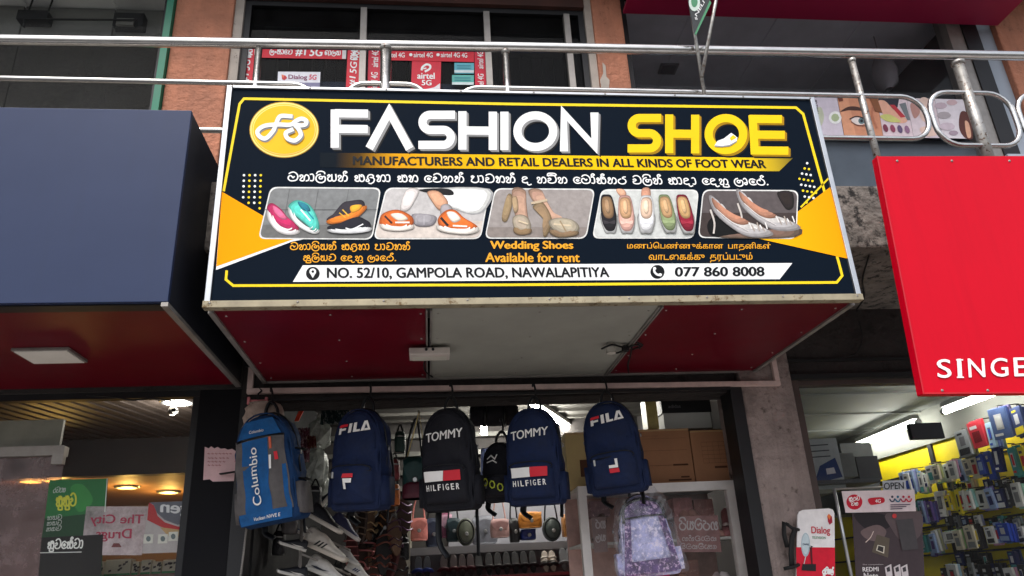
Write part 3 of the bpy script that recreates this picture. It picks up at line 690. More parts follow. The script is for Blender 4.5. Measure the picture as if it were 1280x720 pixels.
spart('hire_line', k_['org'], lambda b: (si(b, 'මනාලියන් සඳහා පාවහන්', 362.5, 513.5, 304.6, 312, 312.2, wd=.165), si(b, 'කුලියට දෙනු ලැබේ.', 379, 497, 319, 326, 326, wd=.165)))
spart('hire_line', k_['org'], lambda b: (line(b, 'Wedding Shoes', 612.5, 717, 301, 314.2, 301, 314.2, bold=.05), line(b, 'Available for rent', 606.5, 725, 315.6, 327.6, 315.6, 327.8, bold=.05)))
spart('hire_line', k_['org'], lambda b: (line(b, 'மணப்ெபண்ணுக்கான  பாதனிகள்', 784, 964, 302.4, 313.6, 302.6, 313.8, bold=.012), line(b, 'வாடைகக்கு  தரப்படும்', 811, 941, 315.6, 328.4, 315.2, 328, bold=.012)))
spart('address_strip', k_['white'], lambda b: b.face([sp(x, y, .9) for x, y in ((378.5,331.6),(990.5,328.8),(974.5,349),(366,352.3))]))
spart('address_line', k_['blk'], lambda b: (line(b, 'NO. 52/10, GAMPOLA ROAD, NAWALAPITIYA', 408.5, 762.5, 334.4, 349.6, 333.6, 348.4, bold=.05)))
spart('phone_line', k_['blk'], lambda b: (line(b, '077 860 8008', 843.5, 956, 333.6, 345.8, 333.2, 345.2, bold=.06)))
def cirf(b): return lambda x, y, r, k, m, n=24: b.face([sp(x+r*math.cos(t/n*6.283), y+r*.97*math.sin(t/n*6.283), k) for t in range(n)], m)
def pin1(b):
    cir = cirf(b); cir(391, 341.8, 8.6, 1.6, 0); cir(391, 339.6, 4.2, 2.3, 1)
    b.face([sp(x, y, 2.2) for x, y in ((387.3,341.2),(394.7,341.2),(391,347.6))], 1); cir(391, 339.4, 1.6, 3, 0)
def pin2(b):
    cir = cirf(b); cir(821.8, 339.8, 8.9, 1.6, 0)
    P = [(q.x, q.y) for q in smooth([(817.6,335.2,0),(818,339.6,0),(821.2,343,0),(826,343.9,0)], 5)]
    b.ribbon(P, 2.6, lambda u, v, k: sp(u, v, 2.4), 1); cir(818.2, 335.6, 2.0, 2.8, 1); cir(825.4, 343.4, 2.0, 2.8, 1)
spart('address_emblem', [k_['blk'], k_['white']], pin1); spart('phone_emblem', [k_['blk'], k_['white']], pin2)
# ---- five printed photographs of shoes
def rounded(q, r=9, n=5):
    out = []
    for i in range(4):
        p = Vector(q[i]); a = (Vector(q[i-1])-p).normalized(); e = (Vector(q[(i+1) % 4])-p).normalized()
        for j in range(n+1):
            t = j/n; out.append(tuple(p+a*r*(1-t)**2+e*r*t**2))
    return out
def C2(*rgb): return mat('print_%d_%d_%d' % rgb, c(*rgb), .5, var=.16, scale=45, spec=.15)
def photo(quad, bgs, fn):
    cols = []
    mb = MB()
    def mi(rgb):
        if rgb not in cols: cols.append(rgb)
        return cols.index(rgb)
    R1 = rounded(quad); mb.face([sp(x, y, 1.9) for x, y in R1], mi((225,225,222)))
    cx = sum(q[0] for q in quad)/4; cy = sum(q[1] for q in quad)/4
    R2 = [(cx+(x-cx)*.977, cy+(y-cy)*.948) for x, y in R1]
    mb.face([sp(x, y, 2.3) for x, y in R2], mi(bgs[0]))
    if len(bgs) > 1:                                  # floor of the picture
        ys = bgs[2]; lowp = []
        for i in range(len(R2)):
            (xa, ya), (xb, yb) = R2[i], R2[(i+1) % len(R2)]
            if ya >= ys: lowp.append((xa, ya))
            if (ya-ys)*(yb-ys) < 0: t = (ys-ya)/(yb-ya); lowp.append((xa+(xb-xa)*t, ys))
        mb.face([sp(x, y, 2.6) for x, y in lowp], mi(bgs[1]))
    lay = [3.0]
    def poly(pts, rgb, sm=True, k=4):
        lay[0] += .12
        P = [(q.x, q.y) for q in smooth([(x, y, 0) for x, y in pts], k, True)] if sm else pts
        xs_, ys_ = [q[0] for q in P], [q[1] for q in P]; gx, gy = sum(xs_)/len(P), sum(ys_)/len(P); big = min(max(xs_)-min(xs_), max(ys_)-min(ys_)) > 6
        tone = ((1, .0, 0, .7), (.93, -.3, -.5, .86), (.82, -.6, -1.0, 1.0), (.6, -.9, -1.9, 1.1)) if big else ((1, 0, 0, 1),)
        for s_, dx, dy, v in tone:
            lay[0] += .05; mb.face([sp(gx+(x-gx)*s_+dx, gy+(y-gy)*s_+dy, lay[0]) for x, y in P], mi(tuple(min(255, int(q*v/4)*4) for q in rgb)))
    def stroke(pts, wd, rgb):
        lay[0] += .12; P = [(q.x, q.y) for q in smooth([(x, y, 0) for x, y in pts], 4)]
        mb.ribbon(P, wd, lambda u, v, k: sp(u, v, lay[0]), mi(rgb))
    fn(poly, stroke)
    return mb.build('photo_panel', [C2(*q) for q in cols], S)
def ph1(p, s):
    for x in (362, 398, 436): s([(x, 236), (x-7, 276)], .5, (96,98,98))
    s([(330,262),(471,262)], .6, (92,94,94))
    p([(335,256),(341,254),(352,262),(360,272),(372,281),(373,289),(366,290),(350,284),(338,272),(334,262)], (190,40,96)); p([(341,257),(350,262),(359,273),(352,274),(343,266)], (232,110,150))
    p([(334,262),(341,276),(352,286),(366,291),(374,288),(373,292),(360,294),(346,289),(335,275)], (236,232,228), k=3)
    p([(361,256),(371,250),(384,254),(392,262),(398,276),(399,286),(394,290),(384,282),(372,272),(362,264)], (90,206,190)); p([(372,252),(384,256),(388,264),(378,262)], (40,120,140)); s([(376,262),(388,276)], 2, (240,248,246)); s([(380,259),(392,274)], 1.6, (30,140,160))
    p([(360,258),(366,270),(380,283),(394,291),(399,287),(398,291),(390,292),(374,284),(362,270)], (240,240,238), k=3)
    p([(409,273),(416,268),(428,254),(438,251),(452,250),(456,257),(448,266),(432,273),(416,278),(409,277)], (54,50,58)); p([(421,272),(440,268),(456,257),(458,261),(446,272),(428,278),(412,280),(408,276)], (232,130,40), k=3); p([(438,258),(452,256),(450,262),(440,266)], (240,170,50)); s([(428,262),(436,270)], 1.6, (230,180,60)); s([(424,266),(432,272)], 1.4, (230,180,60))
    p([(410,283),(420,281),(436,274),(448,271),(456,274),(463,279),(461,286),(440,289),(420,289),(410,287)], (30,32,42)); p([(409,287),(430,289),(462,284),(462,289),(440,292),(416,291)], (226,226,224), k=3); s([(432,285),(440,286.5),(454,280)], 1.6, (235,235,235))
def ph2(p, s):
    p([(535,237),(612,236),(607,262),(590,268),(570,262),(552,255)], (238,238,236)); p([(524,237),(560,236),(566,244),(540,242)], (22,22,26))
    p([(508,237),(524,237),(518,252),(510,263),(500,262)], (228,222,216)); p([(534,240),(548,239),(560,252),(556,262),(548,262),(540,252)], (214,160,130))
    p([(515,268),(536,268),(546,272),(540,282),(520,282)], (150,146,150)); p([(551,258),(560,255),(566,262),(562,274),(552,272)], (160,156,158)); s([(520,270),(520,280)], .8, (190,186,190)); s([(530,270),(530,281)], .8, (190,186,190))
    p([(475,272),(480,266),(494,262),(506,265),(516,272),(516,281),(506,286),(486,285),(475,281)], (214,104,40)); p([(474,280),(486,284),(508,285),(517,281),(516,286),(500,289),(480,287)], (240,232,220), k=3); p([(488,268),(502,267),(510,274),(498,276)], (240,226,206)); s([(481,270),(490,279)], 2.4, (70,44,36)); s([(494,278),(512,278)], 2, (246,240,230))
    p([(547,276),(551,268),(560,262),(570,263),(580,272),(592,279),(597,284),(590,289),(570,288),(552,284)], (222,110,46)); p([(546,282),(560,287),(590,288),(598,284),(598,289),(584,293),(560,291),(547,287)], (244,236,226), k=3); p([(558,266),(568,265),(576,274),(566,278)], (242,230,214)); s([(551,272),(560,282)], 3, (40,32,34)); s([(566,282),(584,283)], 2, (246,240,232))
def ph3(p, s):
    p([(640,237),(656,237),(658,252),(660,270),(664,284),(658,290),(648,288),(644,270)], (182,146,124)); p([(661,237),(676,237),(684,252),(696,270),(714,280),(712,288),(696,284),(678,266),(664,248)], (188,150,128))
    p([(628,266),(634,244),(640,244),(640,258),(634,276),(628,276)], (156,132,100)); p([(640,248),(646,246),(648,262),(643,266)], (172,146,114)); p([(641,272),(650,268),(660,272),(664,284),(660,292),(648,290),(642,284)], (168,156,136)); p([(643,284),(652,289),(664,286),(663,292),(650,294),(642,290)], (140,116,86), k=3)
    p([(666,258),(676,252),(684,260),(690,276),(684,294),(679,294),(680,276),(672,266)], (150,126,96)); s([(664,254),(684,250)], 3, (196,176,148)); p([(686,276),(700,272),(716,275),(724,283),(720,291),(704,293),(690,286)], (172,160,140)); p([(688,287),(704,293),(722,289),(721,294),(700,297),(688,292)], (136,112,84), k=3); s([(692,280),(714,282)], 2.2, (214,196,166)); s([(648,276),(660,280)], 2, (212,194,164)); s([(700,276),(708,290)], 1.6, (160,138,108))
def flat(p, s, x, y, w_, h, base, inner, bow, lean=0):
    p0 = p; p = lambda pts, rgb, sm=True, k=4: p0([(a+lean*((b-y)/h-.5), b) for a, b in pts], rgb, sm, k)
    p([(x-w_*.55,y+h*.5),(x+w_*.55,y+h*.5),(x+w_*.4,y+h*1.02),(x,y+h*1.06),(x-w_*.4,y+h*1.02)], (186,186,182))
    p([(x-w_*.35,y),(x,y-2),(x+w_*.35,y),(x+w_*.5,y+h*.3),(x+w_*.52,y+h*.7),(x+w_*.3,y+h*.95),(x,y+h),(x-w_*.3,y+h*.95),(x-w_*.5,y+h*.7),(x-w_*.48,y+h*.3)], base)
    p([(x-w_*.28,y+2),(x+w_*.28,y+2),(x+w_*.4,y+h*.35),(x+w_*.3,y+h*.58),(x,y+h*.64),(x-w_*.3,y+h*.58),(x-w_*.4,y+h*.35)], inner); p([(x-w_*.12,y+5),(x+w_*.12,y+5),(x+w_*.16,y+h*.4),(x,y+h*.5),(x-w_*.16,y+h*.4)], tuple(min(255, v+22) for v in inner))
    p([(x-w_*.4,y+h*.68),(x,y+h*.74),(x+w_*.4,y+h*.68),(x+w_*.36,y+h*.8),(x,y+h*.77),(x-w_*.36,y+h*.8)], bow, k=2)
def ph4(p, s):
    p([(770,237),(780,237),(783,244),(776,246)], (216,164,138)); p([(802,237),(813,237),(811,262),(804,262)], (206,150,124))
    flat(p, s, 760.5, 245, 18, 44, (34,32,36), (150,118,86), (60,58,62), 5); flat(p, s, 782.5, 246, 19, 43, (226,176,160), (204,160,120), (240,200,186), 3)
    flat(p, s, 808, 246, 19, 43, (240,240,240), (222,190,164), (225,225,228)); flat(p, s, 834, 245, 18, 43, (140,156,112), (196,156,112), (160,176,130), 8); flat(p, s, 856.5, 245, 18, 44, (140,32,54), (200,160,110), (170,50,70), 9)
def ph5(p, s):
    p([(884,282),(890,272),(902,270),(926,280),(936,290),(916,296),(890,295)], (18,16,18)); p([(972,240),(990,240),(992,258),(984,262),(976,252)], (44,38,36))
    p([(898,296),(930,292),(996,284),(995,296),(930,298)], (120,98,84), k=3)
    for dx, dy in ((34, -8), (0, 0)):
        q = lambda L: [(x+dx, y+dy) for x, y in L]
        p(q([(886,246),(892,246),(904,262),(922,274),(944,282),(962,288),(966,294),(950,297),(930,294),(908,280),(892,264)]), (190,186,184)); p(q([(890,247),(902,258),(922,271),(938,278),(926,281),(908,273),(893,258)]), (186,134,108)); s(q([(888,262),(893,278),(892,292)]), 2.2, (206,198,190))
        for i in range(7): s(q([(936+i*3.4, 278+(i % 3)*3), (940+i*3.2, 286+(i % 2)*3)]), 1.6, ((236,232,228), (170,158,148))[i % 2])
        s(q([(896,262),(914,277),(936,289)]), 1, (228,222,218))
photo([(338,233.5),(476.6,234.5),(465.5,299.6),(322.5,298.6)], ((128,130,130), (112,112,110), 281), ph1)
photo([(482.6,234.5),(612.6,235),(601,298.8),(466.5,299.2)], ((196,192,190), (214,202,192), 276), ph2)
photo([(618.6,235.2),(744,235.8),(733,298.4),(605.6,298.4)], ((158,150,146), (142,132,126), 284), ph3)
photo([(751.5,236.4),(873.7,237),(867.7,298.2),(740,298.2)], ((206,208,204),), ph4)
photo([(878.5,236.8),(998.2,237.6),(995.4,298.8),(872.4,297.4)], ((92,84,84), (66,56,54), 266), ph5)

# ================================================================== blue-grey fascia of the pharmacy
P = thing('fascia_box', 'plain blue grey boxed fascia with a crimson underside beside the big sign', 'signboard', (-.6, -.08, 2.51))
xr, zb, zt2 = -.098, 2.515, at(240, 138, Y=-.08).z
def fp(name, m, fn):
    mb = MB(); fn(mb); return mb.build(name, m, P)
fp('face', mat('blue_grey_sheet', c(41,53,84), .36, var=.09, scale=1.5, bump=.12, bscale=1.6, spec=.25, streak=.12, streakcol=c(40,46,60)), lambda b: b.box(-4, xr, -.08, -.06, zb, zt2, bev=.002))
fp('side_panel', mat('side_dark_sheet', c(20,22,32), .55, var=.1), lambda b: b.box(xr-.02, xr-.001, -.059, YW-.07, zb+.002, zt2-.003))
fp('bottom_lip', M['black'], lambda b: b.box(-4, xr-.022, -.058, .0, zb-.004, zb+.03))
fp('soffit_panel', M['redsof'], lambda b: b.box(-4, xr-.022, .001, YW-.05, zb+.001, zb+.015))
fp('corner_trim', M['alud'], lambda b: b.box(xr-.021, xr+.002, -.078, YW-.06, zb-.016, zb-.001))
fp('top_panel', M['black'], lambda b: b.box(-4, xr-.022, -.059, .24, zt2-.03, zt2-.003))
q = [at(x, y, Z=zb-.004) for x, y in ((22,441),(38,431),(106,445),(84,457))]
cx = sum(p.x for p in q)/4; cy = sum(p.y for p in q)/4
L = thing('ceiling_lamp', 'unlit square white panel lamp on the crimson underside of the blue fascia', 'lamp', (cx, cy, zb-.01))
mb = MB(); mb.box(cx-.105, cx+.105, cy-.09, cy+.09, zb-.012, zb, bev=.002); mb.build('frame', M['alud'], L)
mb = MB(); mb.box(cx-.096, cx+.096, cy-.081, cy+.081, zb-.015, zb-.0121); mb.build('diffuser', mat('lamp_diffuser', c(225,222,215), .6, var=.06), L)

# ================================================================== red board on the right
Rb = thing('shop_signboard', 'bright red signboard with white serif capitals, cut off at the right edge', 'signboard', (3, -.02, 2.15))
tl, bl = at(1095, 195, Y=-.03), at(1153, 493, Y=-.03)
tr, br = at(1500, 194, Y=-.03), at(1500, 490, Y=-.03)
red = mat('red_sheet', c(204,0,32), .38, var=.06, scale=1.2, spec=.15, bump=.14, bscale=2.2, streak=.16, streakcol=c(140,4,24))
mb = MB(); mb.prism([tl, bl, br, tr], (0, .035, 0), 0, bev=.003); mb.build('board', red, Rb)
mb = MB(); e = Vector((0, -.002, 0)); mb.prism([tl+e, bl+e, bl+e+Vector((.006, 0, 0)), tl+e+Vector((.006, 0, 0))], (0, -.002, 0)); mb.prism([bl+e+Vector((.008, 0, .0)), br+e, br+e+Vector((0, 0, .006)), bl+e+Vector((.008, 0, .006))], (0, -.002, 0)); mb.build('edge_trim', mat('red_edge', c(190,6,30), .4), Rb)
def caps(b):
    # serif capitals, cut in sheet: baseline from (1171,473) to (1280,468)
    def g(s_, x0, x1):
        yb = lambda x: 472.6-(x-1171)*.022; h = 23.5
        p = at(x0, yb(x0), Y=-.034); u = at(x1, yb(x1), Y=-.034)-p; v = at(x0-1.5, yb(x0)-h, Y=-.034)-p
        b.text(s_, p, u, v, 0, .02)
    g('S', 1172, 1190); g('I', 1197.5, 1203); g('N', 1211, 1232); g('G', 1239, 1261); g('E', 1268, 1285); g('R', 1293, 1313)
    def serif(x0, x1, y, hh=3.2): b.face([at(x0, y, Y=-.0345), at(x1, y, Y=-.0345), at(x1, y-hh, Y=-.0345), at(x0, y-hh, Y=-.0345)])
    for x in (1200.3,): serif(x-4.2, x+4.6, 472.4, 1.6); serif(x-5.2, x+3.6, 450.6, 1.6)
mb = MB(); caps(mb); mb.build('lettering', mat('sheet_white_letter', c(245,240,240), .4, var=.02, spec=.15), Rb)

# ================================================================== fittings under the sign
L = thing('flood_light', 'flat white flood lamp under the seam of crimson and grey soffit sheets', 'lamp', tuple(at(537, 440, Z=ZB-.03)))
p = at(511, 431, Z=ZB-.035); q = at(565, 451, Z=ZB-.05)
cx, cy = at(537, 440, Z=ZB-.03).x, at(537, 440, Z=ZB-.03).y
mb = MB(); mb.box(cx-.085, cx+.085, cy-.035, cy+.005, ZB-.05, ZB-.02, bev=.004); mb.box(cx-.085, cx+.085, cy+.005, cy+.075, ZB-.045, ZB-.03, bev=.003); mb.build('housing', mat('lamp_white_metal', c(205,195,188), .5, .2, var=.15, col2=c(140,125,115), thr=.68), L)
mb = MB(); mb.box(cx-.072, cx+.072, cy+.012, cy+.068, ZB-.0475, ZB-.0451); mb.build('glass', mat('lamp_face', c(200,196,184), .3, var=.1), L)
mb = MB(); mb.box(cx-.012, cx+.012, cy-.01, cy+.02, ZB-.02, ZB-.005)
for s_ in (-1, 1): mb.lathe((cx+s_*.014, cy-.036, ZB-.03), [(.006, -.006), (.006, .002)], 'Y', 8)
mb.build('bracket', M['black'], L)
o_ = at(772, 436, Z=ZB-.03)
L = thing('lamp_holder', 'bare lamp holder and loose black cables on the right soffit seam', 'lamp holder', tuple(o_))
mb = MB(); mb.lathe(o_+Vector((-.03, 0, .0)), [(.02, -.02), (.024, -.005), (.016, .01), (.014, .024)], 'Z', 16); mb.build('socket', mat('porcelain', c(190,185,176), .4), L)
mb = MB()
for pts in (((752,436),(765,431),(780,434),(797,431),(800,436)), ((790,432),(788,444),(785,456),(786,466)), ((760,440),(772,441),(786,434)), ((796,428),(803,432),(790,437))):
    mb.tube(smooth([at(x, y, Z=ZB-.02) for x, y in pts], 5), .004, 6)
mb.lathe(o_+Vector((.035, 0, 0)), [(.016, -.012), (.018, .0), (.012, .014)], 'Z', 12); mb.build('cable', M['rubber'], L)
HR = thing('hanging_rail', 'faded pink square tube rail fixed across the shopfront under the sign', 'rail', (1.2, .98, 2.46))
a_, e_ = at(308, 488.5, Y=.98), at(976, 478.5, Y=.98)
def beam(p, q, h): return [(p+Vector((0, 0, -h))), (q+Vector((0, 0, -h))), (q+Vector((0, 0, h))), (p+Vector((0, 0, h)))]
mb = MB(); mb.prism(beam(a_, e_, .0125), (0, .025, 0), bev=.002); mb.build('tube', M['pinktube'], HR)
for p in (a_, e_-Vector((.026, 0, 0))):
    mb = MB(); mb.box(p.x, p.x+.026, .981, 1.004, p.z+.013, ZB+.06, bev=.002); mb.build('upright', M['pinktube'], HR)
mb = MB(); mb.box(-.02, 2.28, .985, 1.0, 2.425, 2.437); mb.build('rod', M['black'], HR)
mb = MB(); mb.prism([at(x, y, Y=1.02) for x, y in ((306,455),(322,455),(322,458),(306,458))], (0, .02, 0)); mb.build('bracket', M['black'], HR)

# ---- screws on the sign's frame, sheet joints and loose cables
def screws(b):
    for i in range(9):
        for z in (ZB+SH-.0055, ZB+.004): b.lathe((.02+i*.3, -.0125-(.003 if z < ZB+.1 else 0), z), [(.004, .002), (.004, -.001), (.002, -.002)], 'Y', 8)
spart('frame_screw', M['alud'], screws)['kind'] = 'stuff'
mb = MB(); mb.box(-1.36, -1.358, -.0812, -.0801, zb+.004, zt2-.004); mb.build('sheet_joint', mat('joint_dark', c(40,48,74), .6), P if P.name.startswith('fascia') else [o for o in COL.objects if o.name == 'fascia_box'][0])
mb = MB()
for x in (2.72, 3.1, 3.5):
    for q in (at(1100+(x-2.6)*180, 201, Y=-.032), at(1160+(x-2.6)*150, 488, Y=-.032)): mb.lathe(q, [(.005, .002), (.005, -.001), (.002, -.002)], 'Y', 8)
o = mb.build('board_screw', M['alud'], Rb); o['kind'] = 'stuff'
def cable(label, pts, r=.004):
    mb = MB(); mb.tube(smooth(pts, 6), r, 6); tag(mb.build('cable', M['rubber'], loc=tuple(pts[0])), label, 'cable')
cable('thin black cable drooping along the top of the pharmacy glass', [at(x, y, Y=YW-.05) for x, y in ((108,494),(140,496),(165,500),(190,498),(214,501))])
cable('thin dark cable hanging down the grimy wall left of the red board', [at(x, y, Y=YW-.04) for x, y in ((1074,402),(1078,420),(1074,436),(1066,444),(1050,447))], .003)
cable('black cable clipped under the concrete slab right of the big sign', [at(x, y, Z=2.85) for x, y in ((1086,320),(1078,350),(1080,372),(1070,388))], .004)

def sscrew(b):
    for x in (.05, .42, xs-.03, xs+.035, 1.2, xs2-.035, xs2+.035, 2.0, SW-.05):
        for y in (.1, .4, .7, .95): b.lathe((x, y, zs-.001), [(.0045, .001), (.0045, -.0012), (.002, -.0022)], 'Z', 8)
spart('soffit_screw', M['alud'], sscrew)['kind'] = 'stuff'
cable('black cable tacked along the grey soffit seam to the flood lamp', [Vector((xs+.004, y, zs-.006-.004*math.sin(y*17))) for y in (.3, .42, .5, .6)] + [Vector((xs-.02, .72, zs-.008)), Vector((xs-.015, .85, zs-.012)), Vector((xs+.02, .98, zs-.006))], .0035)
# ================================================================== bags and shoes: makers
def cloth(name, rgb, rough=.75, var=.22, scale=18, bump=.9, bscale=11): return mat(name, c(*rgb), rough, var=var, scale=scale, bump=bump, bscale=bscale, spec=.3)
blued = cloth('deep_blue_cloth', (18,52,92)); navy, blackc = cloth('navy_cloth', (17,31,64)), cloth('black_cloth', (22,22,30))
bluec, greyc = cloth('bright_blue_cloth', (24,84,140)), cloth('grey_cloth', (92,88,88))
thread = mat('white_print', c(235,232,228), .6, var=.05); redp = mat('red_print', c(205,24,44), .6, var=.05)
zipm = mat('dark_zip', c(12,14,20), .4, .3)
zipb = mat('zip_pull', c(150,150,150), .3, .9)
def bag_outline(w_, h, top=.42, e=2.3, n=18, taper=.04):
    R = []
    for i in range(n+1):
        t = .5-.5*math.cos(math.pi*i/n)
        if t > 1-top: s_ = (t-(1-top))/top; hw = max(0, 1-s_**e)**(1/e)
        elif t < .08: s_ = 1-t/.08; hw = .86+.14*max(0, 1-s_**2.2)**(1/2.2)
        else: hw = 1
        hw *= 1-taper*t
        R.append((hw*w_/2, t*h))
    return R+[(-x, z) for x, z in R[-2::-1]]
rn0 = random.Random(21)
def backpack(label, group, loc, rot, w_, h, d, body, deco, pocket=(.07, .43, .82), pm=None, strap=.0, hook=.13, taper=.04):
    t = thing('backpack', label, 'backpack', loc, group, local=True); t.rotation_euler = rot
    O = bag_outline(w_, h, taper=taper); zc = h*.47
    ph0, sg = rn0.uniform(0, 6.28), rn0.uniform(.2, 1)
    def ring(y, s, dome=0.):
        return [(x*s+.006*math.sin(z*34+y*50+ph0)+.003*math.sin(z*75), y, zc+(z-zc)*s-(.012 if z > h*.9 else 0)*sg) for x, z in O]
    def fs(x, z, k=0.):
        r2 = min(1, (x/(w_*.5))**2*.9+((z-zc)/(h*.5))**2*.9)
        return Vector((x, -d-.03*(1-r2)-.002-k, z))
    ph = [rn0.uniform(0, 6.28) for _ in range(6)]
    fs_flat = fs
    def crease(x, z): return .0045*math.sin(z*38+x*22+ph[0])+.0035*math.sin(z*61-x*45+ph[1])*(1-z/h)+.005*math.sin(x*34+z*12+ph[2])*(z < h*.5)
    def fs(x, z, k=0.): p = fs_flat(x, z, k); p.y += crease(x, z); return p
    def R2(s): return [tuple(fs(x*s, zc+(z-zc)*s, -.002)) for x, z in O]
    mb = MB(); mb.loft([ring(0, .9), ring(-.1*d, .98), ring(-.45*d, 1.0), ring(-.8*d, .985), ring(-.95*d, .955), R2(.92), R2(.84), R2(.74), R2(.63), R2(.52), R2(.4), R2(.28), R2(.14)])
    mb.build('body', body, t, weld=False)
    pf = lambda x, z, k=0.: fs(x, z, k)
    if pocket:
        za, zb_, pw = pocket[0]*h, pocket[1]*h, pocket[2]*w_
        PO = []
        for x, z in bag_outline(pw, zb_-za, top=.2, e=3.2, n=12, taper=.02): PO.append((x, za+z))
        pz = (za+zb_)/2
        def pr(s, k): return [tuple(fs(x*s, pz+(z-pz)*s, k)) for x, z in PO]
        mb = MB(); mb.loft([pr(1.02, -.006), pr(1, .014), pr(.97, .026), pr(.9, .032), pr(.78, .035), pr(.62, .037), pr(.45, .038), pr(.28, .039), pr(.12, .04)])
        fp_ = mb.build('front_pocket', pm or body, t)
        mb = MB(); mb.tube([fs(x, z, .027) for x, z in ((x*.985, pz+(z-pz)*.97) for x, z in PO[9:16]) ], .003, 6); 
        mb.tube([fs(-pw*.47, zb_-.03+.0, .03), fs(0, zb_-.022, .034), fs(pw*.47, zb_-.03, .03)], .0028, 6); mb.build('zipper', zipm, fp_)
        mb = MB(); q = fs(-pw*.38, zb_-.04, .037); mb.box(q.x-.004, q.x+.004, q.y-.004, q.y+.003, q.z-.014, q.z+.012); mb.build('zip_pull', zipb, fp_)
        pf = lambda x, z, k=0.: fs(x, z, k+.042) if za < z < zb_ and abs(x) < pw/2 else fs(x, z, k)
    # piping seam, handle, straps
    mb = MB(); mb.tube([(x*.965, -.93*d, zc+(z-zc)*.965) for x, z in O[:-1]], .004, 6, closed=True); mb.build('piping', body, t)
    mb = MB(); mb.tube([(x*1.0, -.42*d-.01, zc+(z-zc)*1.003) for x, z in O[8:-9]], .0045, 6); mb.build('zipper', zipm, t)
    mb = MB(); mb.tube(smooth([(-.03, -.02, h*.985), (-.024, -.02, h+.035), (0, -.02, h+.062), (.024, -.02, h+.035), (.03, -.02, h*.985)], 5), .011, 8, flat=.6); mb.build('handle', zipm, t)
    if hook: mb = MB(); mb.tube(smooth([(.0, -.02, h+.05), (.008, -.02, h+.066), (.006, -.01, h+.1), (-.004, 0, h+hook), (-.012, .012, h+hook-.012)], 4), .005, 6); mb.build('hook', M['rubber'], t)
    for s in (-1, 1):
        mb = MB(); mb.tube(smooth([(s*.05, .012, h*.9), (s*.085, .04, h*.6), (s*.1, .045, h*.3), (s*.09, .02, h*.03), (s*.07+.02*s, .015, -.02-strap), (s*.07+.016, .02, -.05-strap*1.4)], 4), .016, 8, flat=.3); mb.build('strap', zipm, t)
    mb = MB(); mb.tube([fs(x*.84, zc+(z-zc)*.86, .0015) for x, z in O[10:-11]], .0026, 6); mb.build('seam', body, t)
    for s in (-1, 1):
        mb = MB(); mb.tube([(s*w_*.5, -.42*d, h*.62), (s*(w_*.5+.008), -.43*d-.006, h*.6), (s*(w_*.5+.006), -.43*d-.006, h*.57)], .004, 6, flat=.5); mb.build('zip_pull', zipb, t)
    # side pocket
    for s in (-1, 1):
        mb = MB(); mb.loft([[(s*(w_*.485+k), -d*(.5+.42*a), h*(.05+.27*b_)) for a, b_ in ((-.9, 0), (.9, 0), (1, .5), (.85, 1), (-.85, 1), (-1, .5))] for k in (-.01, .016, .02)]); mb.build('side_pocket', pm or body, t)
    deco(t, fs, pf, w_, h)
    return t
def on(fn, k=0.): return lambda p: fn(p.x, p.z, k+.0045)
def dtext(t, s_, fn, x0, x1, z0, z1, m, bold=.03, tilt=0., name='lettering', k=.0015, shear=0.):
    mb = MB(); mb.text(s_, (x0, 0, z0), (x1-x0, 0, tilt*(x1-x0)), (0, 0, z1-z0), 0, bold, shear, fn=on(fn, k)); return mb.build(name, m, t)
def dpatch(t, fn, poly, m, name='patch', k=.001, nx=10, nz=16):
    """quad patch draped on the front; poly = bottom-left, bottom-right, top-right, top-left"""
    mb = MB(); a, b, e, f = [Vector((x, z)) for x, z in poly]
    k += .0035
    G = [[mb.bm.verts.new(fn(*((a.lerp(b, i/nx)).lerp(f.lerp(e, i/nx), j/nz)), k)) for i in range(nx+1)] for j in range(nz+1)]
    for j in range(nz):
        for i in range(nx): mb.bm.faces.new((G[j][i], G[j][i+1], G[j+1][i+1], G[j+1][i])).smooth = True
    return mb.build(name, m, t)
def from_box(x0, x1, y0, y1, Y):
    """base point, width and height of a thing that fills this much of the view at depth Y"""
    xm, ym = (x0+x1)/2, (y0+y1)/2
    b = at(xm, y1, Y=Y); t = at(xm, y0, Y=Y); return b, (at(x1, ym, Y=Y)-at(x0, ym, Y=Y)).x, t.z-b.z
BG = 'backpacks hanging in a row under the sign'
D = math.radians
